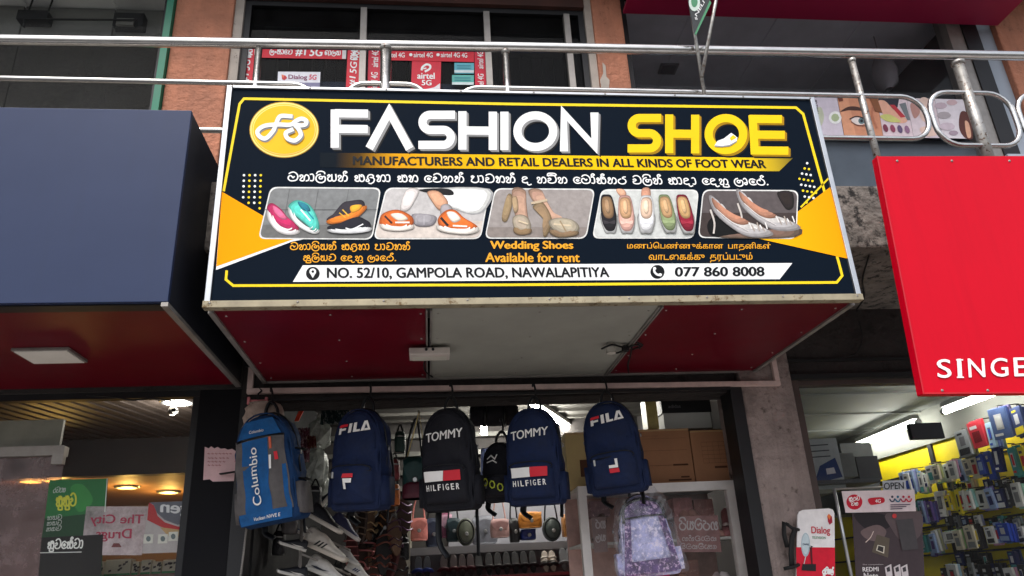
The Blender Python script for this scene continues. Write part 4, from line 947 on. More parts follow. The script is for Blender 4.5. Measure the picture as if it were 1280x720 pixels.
# --- five hanging backpacks
def deco_tommy(flagm):
    def f(t, fs, pf, w_, h):
        dtext(t, 'TOMMY', fs, -w_*.36, w_*.34, h*.655, h*.745, thread, .035, .08)
        z0, z1 = h*.27, h*.365
        dpatch(t, pf, [(-w_*.33, z0), (.005, z0), (.005, z1), (-w_*.33, z1)], thread, 'flag_patch', .004)
        dpatch(t, pf, [(.006, z0), (w_*.33, z0), (w_*.33, z1), (.006, z1)], redp, 'flag_patch', .004)
        mb = MB()
        x = -w_*.31
        for ch in 'HILFIGER':
            wdt = .014 if ch == 'I' else .058; mb.text(ch, (x, 0, h*.185), (w_*wdt, 0, 0), (0, 0, h*.056), 0, .05, fn=on(pf, .004)); x += w_*(wdt+.034)
        mb.build('lettering', thread, t)
    return f
def deco_fila(flip):
    def f(t, fs, pf, w_, h):
        zt, hh = h*.73, h*.095
        mb = MB(); u = w_*.6
        pr = on(fs, .002); x = -u*.5
        def poly(pts, m=0): mb.face([pr(Vector((x+a*u, 0, zt+b_*hh+a*u*.1))) for a, b_ in pts], m)
        poly([(0,0),(.09,0),(.09,.66),(0,.66)]); poly([(.09,.34),(.24,.34),(.24,.58),(.09,.58)]); poly([(0,.72),(.28,.72),(.28,1.0),(.05,1.02),(0,.94)], 1)
        poly([(.33,0),(.43,0),(.43,1),(.33,1)]); poly([(.49,0),(.7,0),(.7,.22),(.59,.22),(.59,1),(.49,1)])
        poly([(.72,0),(.82,0),(.88,.72),(.94,.22),(.84,.22),(.83,0),(1.02,0),(.99,.3),(.93,1),(.83,1)])
        mb.build('lettering', [thread, redp], t)
        mb = MB(); pr = on(pf, .004); x = w_*.02-.02; s = .042; z0 = h*.255
        def p2(pts, m): mb.face([pr(Vector((x+a*s, 0, z0+b_*s))) for a, b_ in pts], m)
        if not flip: p2([(.1,-.6),(.38,-.6),(.38,0),(.95,0),(1,.42),(.1,.42)], 0); p2([(0,.5),(1.1,.5),(1.1,.9),(.1,.9)], 1)
        else: p2([(.0,0),(.95,0),(1,.9),(.7,.9),(.7,.3),(0,.3)], 0); p2([(0,-.5),(1.05,-.5),(1.0,-.06),(0,-.06)], 1)
        mb.build('patch', [thread, redp], t)
    return f
def deco_hike(t, fs, pf, w_, h):
    dpatch(t, fs, [(-w_*.45, h*.1), (w_*.45, h*.1), (w_*.4, h*.76), (-w_*.43, h*.76)], greyc, 'grey_panel', .002)
    dpatch(t, fs, [(-w_*.3, h*.1), (w_*.14, h*.1), (w_*.16, h*.74), (-w_*.3, h*.74)], bluec, 'front_panel', .004)
    dpatch(t, fs, [(-w_*.36, h*.765), (w_*.36, h*.765), (w_*.24, h*.92), (-w_*.24, h*.92)], bluec, 'top_panel', .004)
    dpatch(t, fs, [(-w_*.43, h*.02), (w_*.43, h*.02), (w_*.43, h*.115), (-w_*.43, h*.115)], bluec, 'bottom_panel', .0045)
    dpatch(t, fs, [(w_*.36, h*.1), (w_*.43, h*.1), (w_*.4, h*.5), (w_*.34, h*.5)], bluec, 'edge_panel', .004)
    mb = MB(); mb.tube([fs(-w_*.4, h*.75, .006), fs(0, h*.755, .008), fs(w_*.4, h*.75, .006)], .005, 6); mb.build('zipper', zipm, t)
    mb = MB(); mb.text('Columbio', (w_*-.02, 0, h*.17), (0, 0, h*.5), (-w_*.14, 0, 0), 0, .015, fn=on(fs, .01)); mb.build('lettering', thread, t)
    dtext(t, 'Columbio', fs, -w_*.14, w_*.1, h*.8, h*.828, thread, .01, name='small_lettering', k=.008)
    dtext(t, 'Vuclean NVVE E', fs, -w_*.18, w_*.25, h*.045, h*.075, thread, .02, name='small_lettering', k=.008, shear=.2)
    dpatch(t, fs, [(w_*.255, h*.53), (w_*.31, h*.53), (w_*.31, h*.6), (w_*.255, h*.6)], redp, 'tag', .008, 1, 1)
    dpatch(t, fs, [(w_*.16, h*.46), (w_*.19, h*.46), (w_*.21, h*.58), (w_*.17, h*.58)], thread, 'label_tab', .008, 1, 1)
    mb = MB()
    q = fs(w_*.2, h*.74, .01); mb.box(q.x-.005, q.x+.005, q.y-.004, q.y, q.z-.05, q.z); mb.build('zip_pull', mat('orange_cord', c(200,90,60), .6), t)
    for z_ in (.35, .62):
        mb = MB(); mb.tube([(w_*.5, -.1, h*z_), (w_*.53, -.05, h*z_), (w_*.5, .0, h*z_)], .012, 6, flat=.3); mb.build('side_strap', zipm, t)
def put(x0, x1, y0, y1, Y): return from_box(x0, x1, y0, y1, Y)
b_, w_, h_ = put(299, 382, 517, 656, .93)
backpack('bright blue and grey hiking backpack hanging at the left end, with white vertical lettering', BG, b_+Vector((.045, 0, .0)), (D(4), D(-7), D(-16)), w_*.93, h_*.98, .14, blued, deco_hike, None, pm=greyc)
b_, w_, h_ = put(414, 488, 512, 640, .93)
backpack('navy backpack with white and red lettering, next to the bright blue hiking backpack', BG, b_+Vector((.03, 0, 0)), (D(3), D(2), D(-24)), w_*.92, h_*.97, .12, navy, deco_fila(False))
b_, w_, h_ = put(530, 600, 512, 640, .93)
backpack('black backpack with white lettering over a white and red flag patch', BG, b_+Vector((.02, 0, 0)), (D(3), D(0), D(-20)), w_*.95, h_*.98, .11, blackc, deco_tommy(0), strap=.1)
b_, w_, h_ = put(636, 711, 512, 633, .93)
backpack('navy backpack with white lettering over a white and red flag patch', BG, b_+Vector((.012, 0, 0)), (D(3), D(1), D(-22)), w_*.88, h_*.98, .12, navy, deco_tommy(1))
b_, w_, h_ = put(735, 810, 503, 619, .93)
backpack('navy backpack with an upside down red and white patch, hanging over the glass cabinet', BG, b_+Vector((.022, 0, 0)), (D(3), D(-3), D(-22)), w_*.88, h_*.98, .12, navy, deco_fila(True))
# small black backpack behind the navy one, with scribbled print
def deco_scrib(t, fs, pf, w_, h):
    mb = MB()
    for pts, wd in ((((-.05,.7),(-.03,.76),(-.01,.69),(.0,.77)), .006), (((-.05,.64),(-.02,.67),(.0,.62)), .006)):
        mb.ribbon([(a, b*h) for a, b in pts], wd, lambda u, v, k: fs(u, v, .004))
    mb.build('white_scribble', thread, t)
    mb = MB()
    for i in range(3):
        cx, cz = -.05+i*.035, h*(.3-.05*i); mb.ribbon([(cx+.012*math.cos(a), cz+.016*math.sin(a)) for a in (j*.9 for j in range(7))], .005, lambda u, v, k: pf(u, v, .004), closed=True)
    mb.build('lime_scribble', mat('lime_print', c(190,200,60), .6), t)
b_, w_, h_ = put(614, 650, 556, 629, 1.12)
backpack('small black backpack with white and lime scribbles, behind the navy flag backpack', None, b_, (0, 0, D(-20)), w_*1.15, h_, .1, blackc, deco_scrib, pocket=(.07, .4, .8))
# galaxy print pack in a clear bag
gal = mat('galaxy_print', c(172,172,224), .42, var=.55, scale=22, col2=c(235,226,245), thr=.5, bump=.4, bscale=14)
gald = mat('galaxy_dark', c(76,50,104), .45, var=.7, scale=26, col2=c(210,180,215), thr=.52, bump=.4, bscale=14)
def deco_gal(t, fs, pf, w_, h):
    for pz, nm in (([(-w_*.48, h*.05), (-w_*.36, h*.05), (-w_*.2, h*.9), (-w_*.32, h*.8)], 'side_panel'), ([(w_*.36, h*.05), (w_*.48, h*.05), (w_*.32, h*.8), (w_*.2, h*.9)], 'side_panel'), ([(-w_*.34, h*.72), (w_*.34, h*.72), (w_*.2, h*.93), (-w_*.2, h*.93)], 'top_panel')): dpatch(t, fs, pz, gald, nm, .004)
    dpatch(t, fs, [(-w_*.4, h*.04), (w_*.4, h*.04), (w_*.4, h*.2), (-w_*.4, h*.2)], gald, 'bottom_panel', .006)
    mb = MB(); mb.tube(smooth([fs(-w_*.36, h*.66, .01), fs(-w_*.3, h*.86, .012), fs(0, h*.93, .012), fs(w_*.3, h*.86, .012), fs(w_*.36, h*.66, .01)], 5), .007, 8); mb.tube([fs(-w_*.37, h*.71, .012), fs(0, h*.72, .012), fs(w_*.37, h*.71, .012)], .004, 8); mb.build('zipper', zipm, t)
b_, w_, h_ = put(772, 846, 620, 722, 1.1)
gp = backpack('purple galaxy print backpack wrapped in clear plastic, in front of the glass cabinet', None, b_+Vector((.01, 0, 0)), (0, D(-4), D(-6)), w_*.94, h_, .12, gal, deco_gal, None, hook=0, taper=.3)
clear = glass('clear_plastic', (.98, .98, 1), .05, 1., c(235,235,240), rough=.06)
O = bag_outline(w_*1.14, h_*1.08, e=3, taper=.28); mb = MB(); rn = random.Random(4)
rings = []
for y, s in ((.01, .9), (-.06, 1), (-.14, 1), (-.175, .9), (-.185, .6), (-.19, .25)):
    rings.append([(x*s+rn.uniform(-.006, .006), y+rn.uniform(-.007, .007), h_*.5+(z-h_*.5)*s+rn.uniform(-.006, .006)) for x, z in O])
mb.loft(rings, sm=False); cb = mb.build('plastic_cover', clear, gp)
# tiled magenta pouch just below it
b_ = at(805, 722, Y=1.0)
mb = MB()
for i in range(7):
    for j in range(3): mb.box(b_.x-.12+i*.035, b_.x-.12+i*.035+.031, b_.y, b_.y+.05, b_.z-.06+j*.024, b_.z-.06+j*.024+.021, bev=.003)
tag(mb.build('pouch', mat('magenta_pouch', c(190,30,90), .4, var=.2), loc=tuple(b_)), 'magenta pouch of small square tiles below the purple galaxy backpack', 'pouch')
# drab garment bag on a pink hanger, behind the hiking backpack
b_, w_, h_ = put(299, 338, 502, 570, .97)
t = thing('garment_bag', 'drab grey cloth bag on a pink hanger behind the bright blue hiking backpack', 'bag', tuple(b_))
O = bag_outline(w_*1.35, h_*.98, e=3.2, top=.3); mb = MB()
mb.loft([[(b_.x+.03+x*s+rn.uniform(-.008, .008), b_.y+y+rn.uniform(-.012, .012), b_.z+z*(.98 if s < 1 else 1)) for x, z in O] for y, s in ((.02, .9), (-.02, 1), (-.05, .85), (-.06, .4))]); mb.build('body', cloth('drab_cloth', (170,150,138), var=.35, bump=.8), t)
mb = MB(); q = at(318, 545, Y=.93); mb.lathe(q, [(.045, -.03), (.05, -.01), (.03, .01)], 'Y', 18); mb.build('round_tag', mat('beige_disc', c(190,150,122), .7, var=.3, scale=20), t)
t2 = thing('clothes_hanger', 'small pink plastic clip hanger holding the drab grey bag', 'hanger', tuple(at(322, 500, Y=.98)))
mb = MB(); p, q = at(311, 501, Y=.97), at(333, 501, Y=.97); mb.tube([p, q], .006, 8)
for e in (p, q): mb.box(e.x-.006, e.x+.006, e.y-.01, e.y+.01, e.z-.018, e.z+.016, bev=.002)
mb.build('bar', mat('pink_plastic', c(205,120,125), .5), t2)
mb = MB(); q = at(322, 501, Y=.97); mb.tube(smooth([q, q+Vector((0, 0, .03)), q+Vector((.012, .01, .05)), q+Vector((0, .014, .062))], 5), .004, 6); mb.build('hook', M['black'], t2)
# grey cap and a hanging chain near it
mb = MB(); mb.tube([at(308, 660, Y=.99), at(305, 690, Y=.99), at(300, 725, Y=.99)], .004, 6)
for i in range(22): q = at(308-i*.36, 660+i*3, Y=.988); mb.lathe(q, [(.003, -.003), (.006, 0), (.003, .003)], 'Z', 8)
tag(mb.build('chain', M['alud'], loc=tuple(at(305, 690, Y=.99))), 'thin metal chain hanging below the bright blue hiking backpack', 'chain')

# ================================================================== handbags on the shelf at the back
HG = 'small handbags along the back shelf'
SHZ = at(620, 683, Y=3.2).z
def rbox(cx, cy, z0, w_, d, h, e=3.2, n=20, sq=.9):
    R = []
    for f, s in ((0, .86), (.08, .97), (.35, 1), (.7, .97), (.92, .88), (1, .66)):
        R.append([(cx+w_/2*s*math.copysign(abs(math.cos(a))**(2/e), math.cos(a)), cy+d/2*s*math.copysign(abs(math.sin(a))**(2/e), math.sin(a)), z0+h*f) for a in (6.2832*i/n for i in range(n))])
    return R
def handbag(label, px, Y, rgb, strap=True, flap=None, round_=False, group=HG, rough=.5, logo=None, zlift=None):
    b_, w_, h_ = from_box(*px, Y)
    t = thing('handbag', label, 'handbag', tuple(b_), group)
    m = mat('bag_%d_%d_%d' % rgb, c(*rgb), rough, var=.25, scale=15, bump=.25, bscale=20)
    mb = MB()
    if round_: mb.lathe(b_+Vector((0, 0, h_/2)), [(w_*.36, .05), (w_*.48, .03), (w_*.5, -.02), (w_*.47, -.05), (w_*.3, -.065), (w_*.02, -.07)], 'Y', 28, sy=h_/w_)
    else: mb.loft(rbox(b_.x, b_.y, b_.z, w_, .11, h_))
    mb.build('body', m, t)
    mb = MB()
    if round_: mb.tube([b_+Vector((w_*.42*math.cos(a), -.056, h_/2+h_*.42*math.sin(a))) for a in (6.2832*i/24 for i in range(24))], .005, 6, closed=True); mb.build('piping', zipm, t)
    else:
        fm = mat('bag_%d_%d_%d' % flap, c(*flap), rough, var=.25, scale=15) if flap else m
        ring = [[(b_.x+s*w_*.46*math.cos(a), b_.y-.058-.006*(1-s), b_.z+h_*.86-max(0, h_*.5*s*math.sin(a))-(0 if math.sin(a) > 0 else -.01)) for a in (6.2832*i/20 for i in range(20))] for s in (1, .96, .5, .1)]
        mb.loft(ring); mb.build('flap', fm, t)
    mb = MB(); q = b_+Vector((.004, -.072, h_*.42)); mb.lathe(q, [(.012, .004), (.014, 0), (.01, -.004)], 'Y', 12); mb.build('clasp', zipb, t)
    if strap:
        mb = MB(); top = b_.z+h_; mb.tube(smooth([(b_.x-w_*.36, b_.y, top-.03), (b_.x-w_*.22, b_.y+.01, top+.1), (b_.x+.01, b_.y+.01, top+.2), (b_.x+w_*.24, b_.y+.01, top+.1), (b_.x+w_*.36, b_.y, top-.03)], 5), .006, 6); mb.build('strap', m if rgb[0] > 60 else zipm, t)
    return t
for lb, px, Y, rgb, fl, rd, st in (
 ('rose pink boxy handbag with a long strap, leftmost on the back shelf', (512,535,648,676), 3.1, (176,104,98), None, False, True),
 ('dark blue soft bag beside the rose pink boxy handbag', (532,552,648,684), 3.15, (40,48,70), None, False, True),
 ('striped pink pouch bag between dark blue bags on the back shelf', (549,566,642,672), 3.2, (150,80,110), (190,150,170), False, False),
 ('dark teal bag left of the round olive bag', (558,576,648,677), 3.1, (22,44,52), None, False, True),
 ('round olive grey bag with a bright clasp on the back shelf', (571,594,648,683), 3.0, (84,88,76), None, True, False),
 ('large pale grey handbag behind the dusty pink bag', (590,622,645,680), 3.25, (112,114,124), None, False, True),
 ('dusty pink rounded handbag in the middle of the back shelf', (613,637,649,672), 3.05, (172,136,132), (150,112,110), False, True),
 ('small black bag with looped straps right of the dusty pink handbag', (637,650,648,678), 3.1, (20,20,24), None, False, True),
 ('tan orange handbag perched above a blue pouch', (648,678,640,660), 3.05, (196,124,44), (214,140,60), False, False),
 ('flat blue pouch under the tan orange handbag', (650,670,662,675), 3.1, (24,40,110), None, False, False),
 ('round dark green bag near the glass cabinet', (679,702,646,677), 3.0, (58,66,64), None, True, True),
 ('brown handbag at the right end of the shelf, against the cabinet', (703,719,643,671), 3.1, (150,100,52), None, False, True)):
    handbag(lb, px, Y, rgb, st, fl, rd)
handbag('teal and maroon handbag on a gold chain, hanging left of the black flag backpack', (503,533,572,624), 1.25, (30,66,66), True, (30,66,66), False, group=None)
b_, w_, h_ = from_box(503, 533, 600, 624, 1.25)
mb = MB(); mb.loft(rbox(b_.x, b_.y-.003, b_.z, w_*1.03, .118, h_*.9)); o = mb.build('lower_panel', mat('maroon_leather', c(84,26,44), .5, var=.2), [x for x in COL.objects if x.name.startswith('handbag') and x.parent is None][-1])
mb = MB(); mb.tube([at(x, y, Y=1.25) for x, y in ((507,580),(524,514),(530,560))], .004, 6); mb.build('chain_strap', mat('gold_chain', c(190,170,120), .3, .9, var=.4, scale=60), o.parent)
# shelf carrying them, and the next one with slippers
t = thing('wall_shelf', 'grey wall shelf carrying the row of small handbags', 'shelf', (1.2, 3.2, SHZ))
def shelfpart(nm, m, x0, x1, y0, y1, z0, z1): mb = MB(); mb.box(x0, x1, y0, y1, z0, z1); return mb.build(nm, m, t)
xl, xr_ = at(513, 690, Y=2.95).x, at(726, 690, Y=2.95).x+.5
shm = mat('shelf_laminate', c(128,126,130), .5, var=.1, scale=3)
shelfpart('board', shm, xl, xr_, 2.93, 3.5, SHZ-.02, SHZ-.001)
shelfpart('lip', shm, xl, xr_, 2.9, 2.929, SHZ-.05, SHZ-.001)
shelfpart('back_panel', mat('white_back_panel', c(150,150,158), .6, var=.08), at(560, 640, Y=3.48).x, xr_, 3.47, 3.497, SHZ, at(600, 622, Y=3.47).z)
shelfpart('end_panel', mat('cream_end_panel', c(170,165,150), .6, var=.1), xl-.03, xl-.001, 2.9, 3.5, .03, at(517, 632, Y=2.9).z)
z2 = at(620, 719, Y=2.84).z
shelfpart('lower_board', mat('red_shelf', c(110,22,34), .5, var=.15), xl, xr_, 2.78, 3.5, z2-.02, z2-.001)
shelfpart('lower_back', mat('pale_shelf_back', c(120,120,124), .6, var=.08), xl, xr_, 2.96, 2.98, z2, SHZ-.021)
# slippers standing upright
SG = 'slippers standing in a row under the handbag shelf'
def slipper(rgb, rgb2, x, z, Y, h):
    t = thing('slipper', 'dark slipper standing upright in the row under the handbag shelf', 'slipper', (x, Y, z), SG)
    o = [(.5+.5*math.copysign(abs(math.cos(a))**.8, math.cos(a))*(.86+.14*math.sin(a)), .5+.5*math.sin(a)) for a in (6.2832*i/20 for i in range(20))]
    W = h*.4; tip = .05
    pts = lambda k, s=1: [(x+(u-.5)*W*s, Y+(.5+(v-.5)*s)*tip-k, z+(.5+(v-.5)*s)*h) for u, v in o]
    mb = MB(); mb.loft([pts(0, .95), pts(.008), pts(.02), pts(.024, .94)], sm=False); mb.build('sole', mat('sole_%d_%d_%d' % rgb, c(*rgb), .7, var=.2), t)
    mb = MB(); mb.tube(smooth([(x-W*.48, Y+.01, z+h*.3), (x-W*.3, Y-.03, z+h*.36), (x, Y-.045, z+h*.4), (x+W*.3, Y-.03, z+h*.36), (x+W*.48, Y+.01, z+h*.3)], 4), .022, 8, flat=.4); mb.build('upper', mat('upper_%d_%d_%d' % rgb2, c(*rgb2), .5, var=.2), t)
    return t
cols = [((26,26,36), (30,50,120))]*2 + [((40,24,28), (70,24,32))]*4 + [((22,20,24), (34,26,30))]*7
for i, x in enumerate((523, 534, 555, 567.5, 578, 588.5, 599, 612, 623, 634, 645, 656, 667)):
    b_ = at(x, 718, Y=2.84); h = at(x, 693, Y=2.84).z-b_.z
    s_ = slipper(*cols[i], b_.x, z2+.001, 2.84, h*1.15)
    if i < 2: s_['label'] = 'dark slipper with a blue band, at the left end of the upright row'
    elif i < 6: s_['label'] = 'maroon slipper standing upright left of the row of black slippers'
    else: s_['label'] = 'black slipper standing upright under the middle of the handbag shelf'
for x, lb in ((683, 'black and white strapped sandal, left one of its pair beside the grey clogs'), (692, 'black and white strapped sandal, right one of its pair beside the grey clogs')):
    b_ = at(x, 718, Y=2.84); h = at(x, 693, Y=2.84).z-b_.z
    s_ = slipper((170,160,150), (24,22,24), b_.x, z2+.001, 2.84, h*1.1); s_['label'] = lb; s_['category'] = 'sandal'; s_.name = 'sandal'
    _ROOT[s_.name] = Vector(s_.location)
    for f in (.55, .72):
        mb = MB(); W = h*.44; mb.tube(smooth([(b_.x-W*.45, 2.85, z2+h*f), (b_.x, 2.8, z2+h*(f+.05)), (b_.x+W*.45, 2.85, z2+h*f)], 4), .008, 6); mb.build('strap', mat('sandal_strap', c(210,200,190), .5), s_)
for x, lb in ((706, 'grey clog, left one of the pair at the right end of the slipper row'), (715, 'grey clog, right one of the pair at the right end of the slipper row')):
    b_ = at(x, 718, Y=2.84); h = at(x, 693, Y=2.84).z-b_.z
    s_ = slipper((96,96,100), (110,110,114), b_.x, z2+.001, 2.84, h*1.2); s_['label'] = lb; s_['category'] = 'clog'
# ================================================================== sneakers on the left rack
def sneaker(label, heel, toe, rgb, sole, deco=None, group='sneakers on the left rack', up=1., yaw=0.):
    """heel and toe are world points of the sole's ends"""
    L = (toe-heel).length; t = thing('sneaker', label, 'sneaker', tuple(heel), group, local=True)
    dirx = (toe-heel).normalized(); side = Vector((0, 1, 0)); side = (side-dirx*side.dot(dirx)).normalized(); upv = dirx.cross(side)
    if upv.z < 0: upv = -upv
    side = upv.cross(dirx)
    t.rotation_euler = Matrix((( dirx.x, side.x, upv.x), (dirx.y, side.y, upv.y), (dirx.z, side.z, upv.z))).to_euler()
    m = mat('shoe_%d_%d_%d' % rgb, c(*rgb), .55, var=.15, scale=20, bump=.15); ms = mat('shoesole_%d_%d_%d' % sole, c(*sole), .5, var=.08)
    def wid(f): return L*(.13+.045*math.sin(f*3.0-.3)) * (1 if .04 < f < .95 else .72)
    def sect(f, z0, z1, k=1., top=.55):
        w_ = wid(f)*k; x = f*L; n_ = 18; R = []
        for j in range(n_):
            a = -math.pi/2+6.2832*j/n_; cx, sx = math.cos(a), math.sin(a)
            R.append((x, w_*math.copysign(abs(cx)**.8, cx)*(1-.28*max(0, sx)), (z0+z1)/2+(z1-z0)/2*math.copysign(abs(sx)**.75, sx)))
        return R
    prof = ((.0, .32), (.04, .38), (.14, .4), (.26, .36), (.38, .355), (.5, .31), (.62, .25), (.75, .2), (.88, .17), (.96, .135), (1.0, .09))
    pf_ = [(max(0, min(1, q.x)), q.y) for q in smooth([(f, h, 0) for f, h in prof], 3)]
    mb = MB(); mb.loft([sect(f, L*.045+(L*.012 if f > .9 else 0), L*h) for f, h in pf_]); mb.build('upper', m, t)
    mb = MB(); rings = []
    for f in (-.015, .02, .15, .35, .6, .8, .93, 1.0, 1.02):
        w_ = wid(min(1, max(0, f)))*1.1; z = L*.05 if f > .97 else 0; x = f*L
        rings.append([(x, -w_*.9, z*.6), (x, -w_, L*.03+z*.5), (x, -w_*.98, L*.1+z*.3), (x, w_*.98, L*.1+z*.3), (x, w_, L*.03+z*.5), (x, w_*.9, z*.6)])
    mb.loft(rings); mb.build('sole', ms, t)
    mb = MB()
    for i in range(5):
        f = .42+i*.06; h = L*(.318-.036*i-.001*i*i); w_ = wid(f)*.34
        mb.tube(smooth([(f*L, -w_, h-.008), (f*L+.004, 0, h-.001), (f*L, w_, h-.008)], 3), .004, 6)
    mb.build('laces', mat('lace', c(200,198,190), .7) if sum(rgb) > 200 else mat('dark_lace', c(60,60,66), .7), t)
    mb = MB(); mb.loft([[(L*(.15+.13*math.cos(a))*1., wid(.2)*.62*s*math.sin(a), L*(.398-.01*s)) for a in (6.2832*i/14 for i in range(14))] for s in (1.0, .9)] ); mb.build('collar', mat('collar_lining', c(30,30,34), .8), t)
    if deco: deco(t, L, wid)
    return t
def stripes(rgb, n=3):
    def f(t, L, wid):
        m = mat('stripe_%d_%d_%d' % rgb, c(*rgb), .5, var=.03)
        for i in range(n):
            mb = MB(); x = L*(.36+.08*i)
            for s in (-1, 1):
                y0, y1 = s*(wid(.45)*1.0), s*(wid(.45)*.9)
                mb.prism([(x-L*.05, y0, L*.085), (x-L*.015, y0, L*.085), (x+L*.055, y1, L*.2), (x+L*.02, y1, L*.2)], (0, s*.004, 0))
            mb.build('stripe', m, t)
    return f
def swoosh(rgb):
    def f(t, L, wid):
        mb = MB()
        for s in (-1, 1): mb.prism([(L*.12, s*wid(.3)*1.0, L*.13), (L*.3, s*wid(.3)*1.03, L*.1), (L*.46, s*wid(.45)*1.03, L*.11), (L*.62, s*wid(.6)*.97, L*.15), (L*.44, s*wid(.45)*1.02, L*.135), (L*.26, s*wid(.3)*1.0, L*.15)], (0, s*.004, 0))
        mb.build('side_flash', mat('flash_%d_%d_%d' % rgb, c(*rgb), .5), t)
    return f
for lb, h_, t_, Y, rgb, so, de in (
 ('white and grey sneaker half hidden behind the lower edge of the blue hiking backpack', (362, 662), (392, 676), 1.5, (200,198,196), (224,220,214), swoosh((90,100,140))),
 ('white sneaker with navy stripes low beside the white sneaker and the sandals', (432, 712), (462, 728), 1.5, (210,206,200), (216,210,204), stripes((30,40,90))),
 ('black sneaker with a thick white sole, tilted on the left rack', (383, 645), (424, 668), 1.32, (34,34,40), (214,206,196), swoosh((60,60,66))),
 ('dark blue sneaker behind the black sneaker with a thick white sole', (412, 654), (446, 677), 1.48, (62,64,96), (210,204,200), None),
 ('off-white sneaker with three black side stripes', (377, 680), (430, 704), 1.3, (214,206,196), (196,186,174), stripes((20,20,22))),
 ('white sneaker with a black flash behind the toe of the striped off-white sneaker', (420, 694), (447, 708), 1.5, (186,182,180), (210,206,200), swoosh((30,30,34))),
 ('black and white trainer hanging highest on the left rack', (398, 640), (417, 616), 1.6, (28,30,46), (220,216,206), None),
 ('black sneaker with a white side flash, upper one at the left rack edge', (381, 690), (348, 680), 1.22, (24,26,34), (200,196,190), swoosh((220,216,210))),
 ('black sneaker with a white side flash, lower one at the left rack edge', (381, 724), (346, 716), 1.22, (24,26,34), (200,196,190), swoosh((220,216,210))),
 ('white sneaker under the striped off-white sneaker', (383, 712), (430, 731), 1.34, (206,202,198), (220,216,208), swoosh((40,44,60)))):
    sneaker(lb, at(*h_, Y=Y), at(*t_, Y=Y-.05), rgb, so, de)
RK = thing('shoe_rack', 'narrow grey metal shoe rack at the left wall holding the sneakers', 'rack', tuple(at(379, 725, Y=1.4)))
mb = MB(); mb.tube([at(378, 640, Y=1.2), Vector((at(378, 640, Y=1.2).x, 1.2, .03))], .008, 14); mb.build('post', M['alud'], RK)
for x, y in ((384, 655), (384, 686), (384, 722)):
    p = at(x, y+2, Y=1.32); mb = MB(); mb.box(p.x-.02, p.x+.22, 1.2, 1.5, p.z-.2-.012, p.z-.2)
    mb = MB(); mb.tube([Vector((at(378, 640, Y=1.2).x, 1.2, p.z-.02)), Vector((p.x+.08, 1.35, p.z-.06)), Vector((p.x+.2, 1.4, p.z-.12))], .005, 6); mb.build('arm', M['alud'], RK)
# dangling strappy sandals
sg = 'strappy sandals hung at the left of the shop'
for i, (x, y, rgb, lb) in enumerate((
 (452, 655, (96,76,60), 'bronze strappy sandal hung highest below the navy lettered backpack'), (462, 650, (176,150,110), 'gold thin-strapped sandal hung right of the bronze sandal'), (474, 660, (40,34,36), 'black strappy sandal hung beside the gold thin-strapped sandal'),
 (440, 690, (176,104,100), 'dusty pink sandal hung under the dark blue sneaker'), (452, 700, (150,84,84), 'deep pink sandal hung lowest beside the dusty pink sandal'), (466, 690, (30,28,32), 'black sandal with a pale edge hung below the gold sandal'),
 (480, 690, (120,66,54), 'brown studded sandal hung in the lower middle of the sandals'), (490, 700, (36,32,36), 'black buckle sandal hung next to the brown studded sandal'), (500, 708, (52,50,54), 'charcoal sandal with a round buckle hung lowest at the shelf end'), (494, 670, (70,40,60), 'plum sandal hung under the teal and maroon handbag'))):
    p = at(x, y, Y=1.75+.05*(i % 3)); t = thing('sandal', lb, 'sandal', tuple(p), sg, local=True); t.rotation_euler = (D(rn.uniform(-20, 20)), D(rn.uniform(-45, 45)), D(rn.uniform(-75, 75)))
    m = mat('strap_%d_%d_%d' % rgb, c(*rgb), .45, .1 if i in (1,) else 0, var=.2, scale=30)
    o = [(.045*math.cos(a)*(1+.2*math.sin(a)), .12*math.sin(a)) for a in (6.2832*k/16 for k in range(16))]
    mb = MB(); mb.prism([(a, 0, b) for a, b in o], (0, .018, 0)); mb.build('sole', mat('sandal_sole_%d' % (i % 4), (c(60,46,40), c(110,84,66), c(34,30,32), c(86,44,44))[i % 4], .7, var=.3), t)
    t.scale = [rn.uniform(.75, 1.1)]*3
    for z in (-.07, -.03, .03, .07):
        mb = MB(); mb.tube(smooth([(-.045, .01, z), (-.025, -.035, z+.01), (.0, -.05, z+.015*(1 if z > 0 else -1)), (.025, -.035, z+.01), (.045, .01, z)], 3), .008, 6, flat=.5); mb.build('strap', m, t)
    mb = MB(); mb.tube([(-.04, -.01, .07), (-.01, -.02, .13), (.03, -.0, .11)], .004, 6); mb.lathe((-.01, -.03, .125), [(.01, .002), (.012, 0), (.008, -.003)], 'Y', 10); mb.build('buckle', zipb, t)
